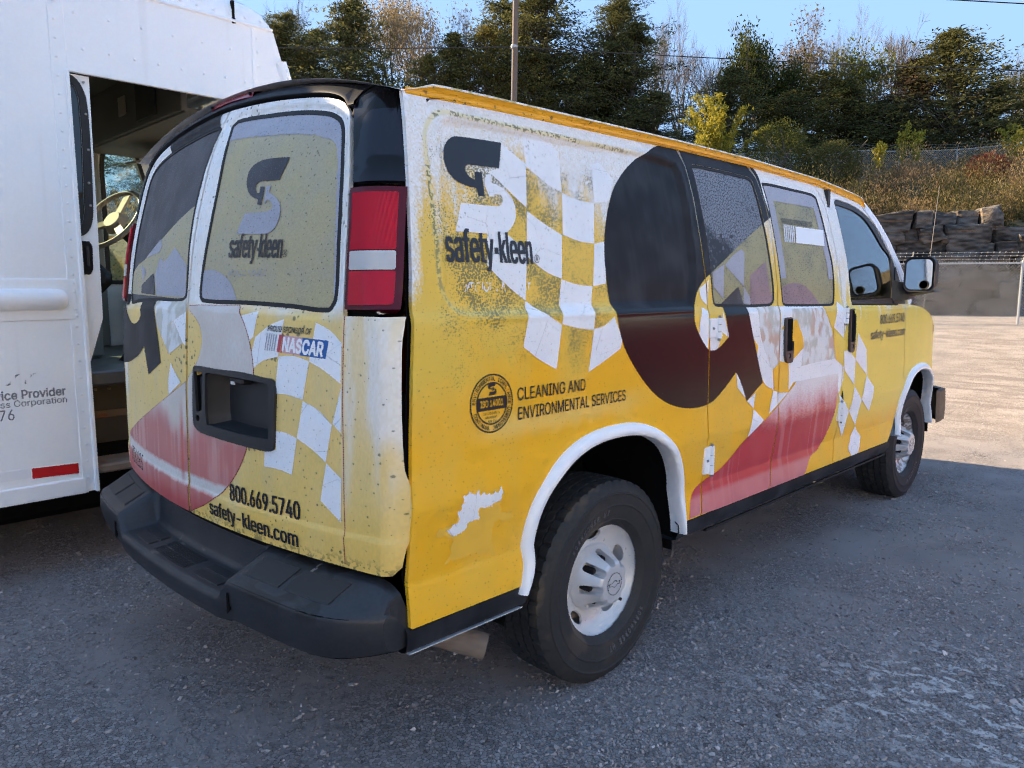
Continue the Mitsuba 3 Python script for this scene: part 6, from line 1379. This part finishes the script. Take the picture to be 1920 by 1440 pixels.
# left side, nose, screen, hood
left = Polygon(np.vstack([RE, under_rail(-.86, 2.40), PIL, [[3.0, 1.36]], NOSE[1:13], below(2.7, -.97)])).buffer(0).difference(arch_r).difference(arch_f)
wl2 = affinity.scale(win3, 1, 1)
sheet(VAN + '__left_side', left.difference(win3), leftP, 'm_side_yellow', .05, skirt=.01, sgn=-1)
sheet(VAN + '__left_window', win3, leftP, 'm_glass_tint', .05, off=-.006, sgn=-1)
put(VAN + '__floor', cat(box(-1.0, 3.9, -.495, .495, .50, .53), box(.46, 2.88, -.90, .90, .502, .532), box(-.95, -.56, -.88, .88, .502, .532)), 'm_void')
put(VAN + '__chassis_rail', cat(box(-1.0, 3.9, -.50, -.42, .40, .51, .01), box(-1.0, 3.9, .42, .50, .40, .51, .01)), 'm_void')
put(VAN + '__rear_axle', cat(cyl([0, -.80, .368], [0, .80, .368], .05, sides=14), tr(trimesh.creation.icosphere(subdivisions=2, radius=.16), 0, 0, .37)), 'm_rubber', 40)
ws = []
for t in np.linspace(0, 1, 9):
    row = []
    for y in np.linspace(-1, 1, 15):
        z = 1.955 - .60 * t; x0 = np.interp(z, [1.345, 1.465, 1.59, 1.725, 1.835, 1.925, 1.96], [3.15, 3.06, 2.94, 2.78, 2.62, 2.46, 2.40]); hw = -float(side_y(np.array([min(x0, 2.9)]), np.array([z]))[0]) - .012
        row.append([x0 + .20 * (1 - y * y) + .02, y * hw, z + .06 * (1 - y * y) * (1 - t)])
    ws.append(row)
put(VAN + '__windscreen', loft(ws), 'm_glass_tint', True)
hd = []
for x in np.linspace(3.0, 4.22, 16):
    zf = float(np.interp(x, NOSE[:9, 0], NOSE[:9, 1])); hw = -float(side_y(np.array([x]), np.array([zf]))[0])
    hd.append([[x + .10 * (1 - y * y), y * hw, zf + .05 * (1 - y * y) ** .6] for y in np.linspace(-1, 1, 21)])
put(VAN + '__hood', loft(hd), 'm_side_yellow', True)
nf = []
for z in np.linspace(1.0, .60, 6):
    xx = 4.15 + .12 * min(1, (1.0 - z) / .15); hw = -float(side_y(np.array([xx]), np.array([z]))[0])
    nf.append([[xx + .12 * (1 - y * y), y * hw, z] for y in np.linspace(-1, 1, 21)])
put(VAN + '__nose', loft(nf), 'm_side_yellow', True)
put(VAN + '__grille', hull([[4.37, s * .52, z] for s in (-1, 1) for z in (.74, .96)] + [[4.40, s * .30, z] for s in (-1, 1) for z in (.74, .96)]), 'm_plastic')
for s in (-1, 1): put(VAN + '__headlight', hull([[4.33, s * .54, .76], [4.33, s * .54, .96], [4.22, s * .80, .80], [4.20, s * .80, .95], [4.2, s * .6, .85]]), 'm_lens_clear')
fb = []
for y in np.linspace(-1, 1, 25):
    a = abs(y) ** 4; x = 4.46 - .30 * a - .02 * y * y; yw = y * .955
    fb.append([[x - .10, yw, .46], [x, yw, .47], [x + .012, yw, .55], [x, yw, .63], [x - .02, yw, .70], [x - .13, yw, .705]])
put(VAN + '__front_bumper', loft(fb, cap=False), 'm_bumper', 40)
for s in (-1, 1):
    e = np.array(fb[0 if s < 0 else -1]); put(VAN + '__front_bumper', hull(np.concatenate([e, e + [-.13, s * .010, .0], e + [-.02, s * .012, 0], e * [1, 1, .9] + [-.06, s * .016, .055]])), 'm_bumper')

# ------------------------------------------------------------------ rear step bumper
def bump_x(y): return -1.262 + .085 * (abs(y) / .9) ** 2 + .125 * max(0, (abs(y) - .80) / .195) ** 2.5
def bump_sec(y, inner=True):
    a = abs(y); t = float(smooth01(np.array((a - .40) / .07))); xb = bump_x(y); xd = max(-1.135 + .13 * min(a, .95) ** 2 + .025, xb + .055)
    zt = .548 + .066 * t - .018 * max(0, (a - .85) / .145) ** 2; zb = .452 + .018 * t + .02 * max(0, (a - .8) / .2) ** 2
    hi, lo = [[xd, .674], [xd - .010, .672], [xd - .022, .668], [xd - .034, .662]], [[xd, .668], [xd - .004, .645], [xd - .012, .578], [xd - .030, zt + .006]]
    step = [[p[0] * t + q[0] * (1 - t), p[1] * t + q[1] * (1 - t)] for p, q in zip(hi, lo)]
    step = [[min(p[0], xd), p[1] - .035 * max(0, (a - .88) / .115) ** 2] for p in step]
    out = [[xb + .022, zt - .002], [xb + .008, zt - .008], [xb, zt - .022], [xb - .002, (zt + zb) / 2], [xb + .010, zb + .015], [xb + .035, zb], [max(xb + .12, xd + .02), zb + .005]]
    return [[p[0], y, p[1]] for p in step + out]
ysec = np.concatenate([np.linspace(-.985, -.90, 12), np.linspace(-.88, -.49, 10), np.linspace(-.475, -.39, 10), np.linspace(-.36, .36, 12), np.linspace(.39, .475, 10), np.linspace(.49, .88, 10), np.linspace(.90, .985, 12)])
bs = np.array([bump_sec(y, True) for y in ysec])
put(VAN + '__rear_bumper', loft(bs), 'm_bumper', 42)
for s in (-1, 1):
    e = bs[0 if s < 0 else -1]; c = e.mean(0) + [0.01, s * .006, 0]; n = len(e)
    ring = np.vstack([e, c]); f = np.array([[k, (k + 1) % n, n] for k in range(n)])
    put(VAN + '__rear_bumper', (ring, f), 'm_bumper')
def on_top(y, t):
    a = np.array(bump_sec(y, True)); return a[3] * (1 - t) + a[4] * t
def pad(y0, y1, t0, t1, key='step_pad'):
    n = 8; top, low = [], []
    for y in np.linspace(y0, y1, n):
        p, q = on_top(y, t0), on_top(y, t1); top.append([p + [0, 0, .0005], p * .96 + q * .04 + [0, 0, .0036], p * .04 + q * .96 + [0, 0, .0036], q + [0, 0, .0005]])
    put(VAN + '__rear_bumper__' + key, loft(np.array(top), cap=True), 'm_plastic', 30)
pad(-.50, -.66, .12, .84); pad(-.68, -.86, .12, .84)
pad(.50, .66, .10, .86); pad(.68, .86, .10, .86)
for y0, y1 in ((-.35, -.19), (.19, .35)): pad(y0, y1, .12, .46); pad(y0, y1, .54, .90)
for k in range(5): pad(-.13, .13, .10 + .08 * k, .14 + .08 * k, 'grip_rib'); pad(-.13, .13, .54 + .08 * k, .58 + .08 * k, 'grip_rib')
# skin seams of the end caps and the slot beside the step
for s in (-1, 1):
    ln = [np.array(bump_sec(s * y, True))[5] + [-.0015, 0, -.006] for y in np.linspace(.49, .93, 24)]; put(VAN + '__rear_bumper__cover_seam', tube(ln, .0022, 4), 'm_void')
    a = np.array(bump_sec(s * .478, True)); put(VAN + '__rear_bumper__slot', hull([[a[7][0] - .003, s * .472, .505], [a[7][0] - .003, s * .488, .515], [a[7][0] - .003, s * .484, .575], [a[7][0] - .003, s * .474, .57], [a[7][0] + .02, s * .478, .54]]), 'm_void')

# ------------------------------------------------------------------ wheels
def wheel_frame(x, y, z, out=-1, spin=0.0):
    "local z points outward"
    R_ = np.array([[1, 0, 0], [0, 0, out], [0, 1 if out < 0 else 1, 0]], float) if out < 0 else np.array([[1, 0, 0], [0, 0, 1], [0, -1, 0]], float)
    c, s = math.cos(spin), math.sin(spin); Z = np.array([[c, -s, 0], [s, c, 0], [0, 0, 1]])
    m = np.eye(4); m[:3, :3] = R_ @ Z; m[:3, 3] = [x, y, z]; return m
NS = 240; RT, W2_ = .384, .123
def tyre():
    "tread with circumferential grooves, sipes and shoulder lugs; sidewall with a rim bead"
    tw = .098
    prof = [(.208, .088), (.222, .100), (.232, .108), (.236, .1115), (.239, .1105), (.27, .1185), (.288, .1215), (.290, .1240), (.294, .1240), (.296, .1225), (.330, .1235), (.333, .1258), (.337, .1253), (.340, .1215), (.348, .119), (.358, .1135), (.3665, .1085), (.3735, .1035)]
    tread = []
    edges = [.0985, .064, .057, .024, .017, -.017, -.024, -.057, -.064, -.0985]
    for i, e in enumerate(edges): tread.append((RT - .004 * (abs(e) / .0985) ** 3, e))
    T_ = [tread[0]]
    for i in range(1, 9, 2): a, b = tread[i], tread[i + 1]; T_ += [a, (a[0] - .012, a[1] - .0008), (b[0] - .012, b[1] + .0008), b]
    T_.append(tread[-1])
    full = np.array(prof + T_ + [(r, -h) for r, h in prof[::-1]])
    a = np.arange(NS) * 2 * np.pi / NS; R2 = np.repeat(full[:, None, 0], NS, 1); H = np.repeat(full[:, None, 1], NS, 1)
    k = np.arange(NS)
    for i, (r, h) in enumerate(full):
        if abs(h) > .06 and r > .362: R2[i] -= np.where((k % 5) == (0 if h > 0 else 2), .0075, 0.0) * min(1, (r - .355) / .02)
        elif r > .379: R2[i] -= np.where((k % 4) == int(abs(h) * 1000) % 4, .0045, 0)
    v = np.stack([R2 * np.cos(a), R2 * np.sin(a), H], -1)
    return loft(v.transpose(0, 1, 2), close_u=True)
def disc_f(u, v):
    r = np.hypot(u, v); th = np.arctan2(v, u)
    z = np.interp(r, [0, .085, .105, .135, .165, .185, .197, .203, .210, .2165, .2205], [.028, .028, .028, .030, .037, .049, .059, .065, .077, .086, .084])
    lobe = np.exp(-((r - .160) / .018) ** 2) * np.maximum(0, np.cos(5 * th)) ** 3
    return np.stack([u, v, z + .010 * lobe], -1)
def oval(th): 
    g = affinity.scale(Point(0, 0).buffer(1, 16), .0215, .040); return affinity.translate(affinity.rotate(g, th, origin=(0, 0), use_radians=True), .162 * math.cos(th), .162 * math.sin(th))
disc = Point(0, 0).buffer(.2205, 64).difference(Point(0, 0).buffer(.05, 24)).difference(shapely.union_all([oval(2 * np.pi * k / 5) for k in range(5)]))
DISC = sheet_mesh(disc, disc_f, .010, 0, .010)
rim_back = lathe([(.2205, .084), (.219, .079), (.208, .074), (.196, .05), (.188, .0), (.186, -.08), (.20, -.10)], 64)
# hub cap: a stepped crown with eight scalloped slots where the nuts show
cap_prof = [(0, .0), (.127, .0), (.129, .012), (.122, .030), (.108, .050), (.092, .084), (.082, .104), (.072, .111), (0, .113)]
capm = m3.Manifold.revolve(m3.CrossSection([np.array(cap_prof)[:, :2]]), 64)
for k in range(8):
    t = 2 * np.pi * (k + .5) / 8; cx, cy = .0825 * math.cos(t), .0825 * math.sin(t)
    s_ = m3.Manifold.hull_points(np.array([[cx + .0175 * math.cos(q) + d * math.cos(t), cy + .0175 * math.sin(q) + d * math.sin(t), z] for q in np.linspace(0, 6.28, 13) for d, z in ((0, .022), (.0, .14), (.05, .06), (.05, .14))]))
    capm = capm - s_
CAPM = capm
nut = m3.Manifold.cylinder(.040, .0145, .0145, 6) + m3.Manifold.cylinder(.046, .0095, .0085, 12)
bow = Polygon([(-.030, -.006), (-.012, -.006), (-.0085, -.0125), (.0085, -.0125), (.012, -.006), (.030, -.006), (.033, .006), (.012, .006), (.0085, .0125), (-.0085, .0125), (-.012, .006), (-.033, .006)])
def flat_local(g, z, th=.0008):
    return cat(*[tr(trimesh.creation.extrude_polygon(h, th, engine='earcut'), 0, 0, z) for h in getattr(g, 'geoms', [g])])
TYRE = tyre()
_tyre_ply = mikit.ply(TYRE, 'm_tyre', smooth=32)
def ring_text(t, r, mid, span, cap, out_=True):
    o = []
    for k, ch in enumerate(t):
        if ch == ' ': continue
        w = .010 if ch not in 'I1' else .003
        a = mid - span * ((k + .5) / len(t) - .5); g = text_in(ch, -w * .55, w * .55, 0, cap, True)
        o.append(affinity.translate(affinity.rotate(g, a - math.pi / 2, origin=(0, 0), use_radians=True), r * math.cos(a), r * math.sin(a)))
    return shapely.union_all(o)
def wheel(key, x, y, z, out, spin, detail, capspin=0.0):
    m = wheel_frame(x, y, z, out, spin); mt = T(m.tolist()) if False else mi.ScalarTransform4f(m)
    scene[key + '__tyre'] = {**_tyre_ply, 'to_world': mt}
    V, F, N = DISC; R_ = m[:3, :3]
    dl = put(key + '__rim', cat(trimesh.Trimesh(V @ R_.T + m[:3, 3], F, process=False), xf(rim_back, m)), 'm_wheel', 45)
    if not detail: return
    put(key + '__brake_drum', xf(lathe([(.0, .0), (.17, .0), (.175, -.02), (.175, -.09)], 40), m), 'm_rust', 30)
    mc = wheel_frame(x, y, z, out, spin + capspin)
    lift = np.eye(4); lift[2, 3] = .028
    cm = CAPM.to_mesh(); put(key + '__hub_cap', xf(trimesh.Trimesh(cm.vert_properties[:, :3], cm.tri_verts, process=False), mc @ lift), 'm_cap', 28)
    for k in range(8):
        t = 2 * np.pi * (k + .5) / 8; q = np.eye(4); q[:3, 3] = [.0825 * math.cos(t), .0825 * math.sin(t), .050]
        nm = nut.to_mesh(); put(key + '__lug_nut', xf(trimesh.Trimesh(nm.vert_properties[:, :3], nm.tri_verts, process=False), mc @ q), 'm_black_gloss', 28)
    put(key + '__cap_emblem', xf(flat_local(Point(0, 0).buffer(.0425, 24).difference(Point(0, 0).buffer(.0405, 24)), .1412), mc), 'm_plastic')
    up_ = wheel_frame(x, y, z, out, math.radians(0))
    put(key + '__cap_emblem', xf(flat_local(bow.difference(bow.buffer(-.0016)), .1412), up_), 'm_plastic')
    put(key + '__valve', xf(cyl([.150, .02, .05], [.168, .022, .085], .006, sides=8), wheel_frame(x, y, z, out, spin - 1.2)), 'm_rubber', 30)
    tw = wheel_frame(x, y, z, out, 0)
    for t, mid, sp in (('WORKHORSE HT', 2.05, .92), ('WORKHORSE HT', -1.1, .92)):
        g = ring_text(t, .258, mid, sp, .020); mm = flat_local(g, 0, .0020); v = np.array(mm.vertices); r = np.hypot(v[:, 0], v[:, 1]); v[:, 2] += np.interp(r, [.239, .27, .288], [.1105, .1185, .1215]) + .0003; mm.vertices = v
        put(key + '__tyre_lettering', xf(mm, tw), 'm_rubber_text')
M['m_rubber_text'] = principled((0.11, 0.11, 0.115), 0.5, spec=0.4)
wheel(VAN + '__rear_wheel', 0.0, -.944 + .1245 + .001, .372, -1, math.radians(18), True, math.radians(10))
wheel(VAN + '__front_wheel', 3.43, -.936 + .1245, .372, -1, math.radians(50), True, math.radians(4))
wheel(VAN + '__rear_wheel_001', 0.0, .82, .372, 1, .4, False); wheel(VAN + '__front_wheel_001', 3.43, .82, .372, 1, 1.1, False)

# ------------------------------------------------------------------ exhaust, hinges, handles, mirror
ep = [np.array([-.98, -.50, .50]), np.array([-.86, -.60, .44]), np.array([-.74, -.72, .375]), np.array([-.585, -.885, .312])]
put(VAN + '__exhaust_pipe', tube(ep, .042, 24, False), 'm_rust', 40)
d_ = (ep[-1] - ep[-2]) / np.linalg.norm(ep[-1] - ep[-2]); a_, b_ = frame_of(d_)
o_ = [ep[-1] + .042 * (math.cos(t) * a_ + math.sin(t) * b_) for t in np.linspace(0, 2 * np.pi, 25)]; i_ = [p + (ep[-1] - p) * .10 for p in o_]
put(VAN + '__exhaust_pipe__rim', loft([o_, i_, [p - d_ * .16 for p in i_]]), 'm_rust', 40)
put(VAN + '__exhaust_pipe__bore', (np.array([p - d_ * .15 for p in i_]), np.array([[0, k, k + 1] for k in range(1, 24)])), 'm_void')
def side_pt(x, z, d=0.0): return np.array([x, float(side_y(np.array([x]), np.array([z]))[0]) - d, z])
def hinge(key, x0, x1, z0, z1, pin):
    y = side_pt((x0 + x1) / 2, (z0 + z1) / 2)[1]
    put(key, box(x0, x1, y - .010, y + .02, z0, z1, .004), 'm_paint_white'); zc = np.linspace(z0 - .004, z1 + .004, 4)
    put(key, cat(*[cyl([pin, y - .012, zc[k] + .002], [pin, y - .012, zc[k + 1] - .002], .012, sides=12) for k in range(3)]), 'm_paint_white', 40)
    put(key, cat(cyl([pin, y - .012, z0 - .012], [pin, y - .012, z1 + .012], .006, sides=8), tr(trimesh.creation.icosphere(subdivisions=1, radius=.006), x0 + .018, y - .011, (z0 + z1) / 2)), 'm_letter_grey', 40)
hinge(VAN + '__cargo_door__hinge', .570, .640, 1.252, 1.332, .632)
hinge(VAN + '__cargo_door__hinge', .545, .600, .690, .805, .592)
hinge(VAN + '__passenger_door__hinge', 1.975, 2.025, 1.265, 1.345, 1.995)
hinge(VAN + '__passenger_door__hinge', 1.935, 1.985, .735, .835, 1.960)
put(VAN + '__cargo_door__hinge_pocket', hull([side_pt(.53, .69, .0015), side_pt(.585, .70, .0015), side_pt(.60, .80, .0015), side_pt(.605, .85, .0015), side_pt(.575, .855, .0015), side_pt(.565, .80, .0015), side_pt(.56, .77, -.02)]), 'm_letter_grey') if False else None
put(VAN + '__passenger_door__hinge_pocket', hull([side_pt(1.945, .735, .0015), side_pt(1.985, .73, .0015), side_pt(2.0, .84, .0015), side_pt(1.995, .90, .0015), side_pt(1.96, .86, .0015), side_pt(1.97, .8, -.02)]), 'm_void')
def handle(key, pts):
    g = Polygon(spline(pts, corner=80)).buffer(0); b = g.bounds
    gr = affinity.scale(shapely.box(b[0] + .012, b[1] + .065, b[2] - .008, b[3] - .014).buffer(.006), 1, 1)
    kh = Point((b[0] + b[2]) / 2 + .004, b[1] + .035).buffer(.013)
    sheet(key, g.difference(gr).difference(kh), sideP, 'm_handle', .01, off=.014, skirt=.018)
    sheet(key + '__grip_recess', gr.union(kh), sideP, 'm_void', .02, off=.0065)
    c = gr.bounds; put(key + '__lever', hull([side_pt(c[0] + .002, c[1], .008), side_pt(c[0] + .002, c[3], .008), side_pt(c[0] + .014, c[1], .013), side_pt(c[0] + .014, c[3], .013), side_pt(c[0] + .018, c[1] + .01, .004), side_pt(c[0] + .018, c[3] - .01, .004)]), 'm_handle')
    put(key + '__key_cylinder', xf(lathe([(0, .006), (.007, .006), (.009, .003), (.009, -.004)], 14), np.array([[1, 0, 0, kh.centroid.x], [0, 0, -1, side_pt(kh.centroid.x, kh.centroid.y, .004)[1]], [0, 1, 0, kh.centroid.y], [0, 0, 0, 1]])), 'm_letter_grey', 30)
M['m_handle'] = principled((0.050, 0.036, 0.034), 0.42)
handle(VAN + '__cargo_door_001__handle', SD['handle1']); handle(VAN + '__passenger_door__handle', np.array([[2.055, 1.325], [2.085, 1.338], [2.118, 1.330], [2.125, 1.30], [2.125, 1.14], [2.118, 1.11], [2.085, 1.100], [2.058, 1.115]]))
# door mirror
mx, my0, my1, mz0, mz1 = 2.80, -1.195, -1.020, 1.425, 1.640
rr_ = lambda y0, y1, z0, z1, r: np.array(shapely.box(y0 + r, z0 + r, y1 - r, z1 - r).buffer(r, 6).exterior.coords)[:-1]
def mring(x, g, r): p = rr_(my0 + g, my1 - g, mz0 + g, mz1 - g, r); return np.stack([np.full(len(p), x), p[:, 0], p[:, 1]], 1)
put(VAN + '__door_mirror', loft([mring(mx + .012, .012, .040), mring(mx, .010, .040), mring(mx - .002, .002, .045), mring(mx + .02, .0, .045), mring(mx + .09, .008, .05), mring(mx + .13, .03, .045), mring(mx + .145, .06, .02)], close_u=True, cap=True), 'm_plastic', 40)
p_ = rr_(my0 + .016, my1 - .014, mz0 + .018, mz1 - .018, .034); mg = np.stack([np.full(len(p_), mx - .004), p_[:, 0], p_[:, 1]], 1)
put(VAN + '__door_mirror__glass', (mg, np.array([[0, k, k + 1] for k in range(1, len(mg) - 1)])), 'm_mirror')
put(VAN + '__door_mirror__spot_mirror', xf(lathe([(0, .012), (.012, .010), (.022, .004), (.023, .0)], 20), np.array([[0, 0, -1, mx - .006], [1, 0, 0, -1.138], [0, 1, 0, 1.470], [0, 0, 0, 1]])), 'm_mirror', True)
put(VAN + '__door_mirror__spot_mirror_rim', xf(lathe([(.0225, .0), (.0225, .007), (.027, .006), (.028, .0)], 20), np.array([[0, 0, -1, mx - .006], [1, 0, 0, -1.138], [0, 1, 0, 1.470], [0, 0, 0, 1]])), 'm_rubber', True)
put(VAN + '__door_mirror__arm', hull([[2.86, -1.04, 1.385], [2.86, -1.04, 1.475], [2.95, -1.04, 1.385], [2.95, -1.04, 1.475], [2.80, -.965, 1.37], [2.80, -.955, 1.50], [2.98, -.965, 1.37], [2.98, -.95, 1.48]]), 'm_plastic')
put(VAN + '__door_mirror__arm', hull([[2.84, -1.19, 1.43], [2.84, -1.03, 1.415], [2.92, -1.19, 1.43], [2.92, -1.03, 1.40], [2.86, -1.03, 1.455], [2.92, -1.03, 1.455], [2.86, -1.15, 1.45]]), 'm_plastic')
tri_ = Polygon([(2.80, 1.355), (3.02, 1.350), (3.0, 1.40), (2.87, 1.58), (2.845, 1.52)]); sheet(VAN + '__passenger_door__mirror_sail', tri_, flat, 'm_plastic', .02, off=.004, skirt=.02)
put(VAN + '__antenna', tube([[3.35, -.86, 1.32], [3.345, -.862, 1.45]], [.010, .004], 8), 'm_rubber', 30)
# cab seen through the door glass: seat with headrest, dash, door inner panel
put(VAN + '__passenger_seat', cat(box(2.02, 2.22, -.74, -.25, .95, 1.60, .07), box(2.06, 2.58, -.74, -.25, .80, .98, .06)), 'm_plastic', 50)
put(VAN + '__dashboard', hull([[2.75, -.92, 1.05], [2.75, .92, 1.05], [2.8, -.92, 1.34], [2.8, .92, 1.34], [3.25, -.9, 1.32], [3.25, .9, 1.32], [3.2, -.9, 1.0], [3.2, .9, 1.0]]), 'm_plastic')
put(VAN + '__cab_bulkhead', box(1.90, 1.93, -.90, .90, .55, 1.97), 'm_plastic')
lab(VAN, 'yellow cargo van with a weathered checkered and red wrap, seen from its rear corner', 'van')
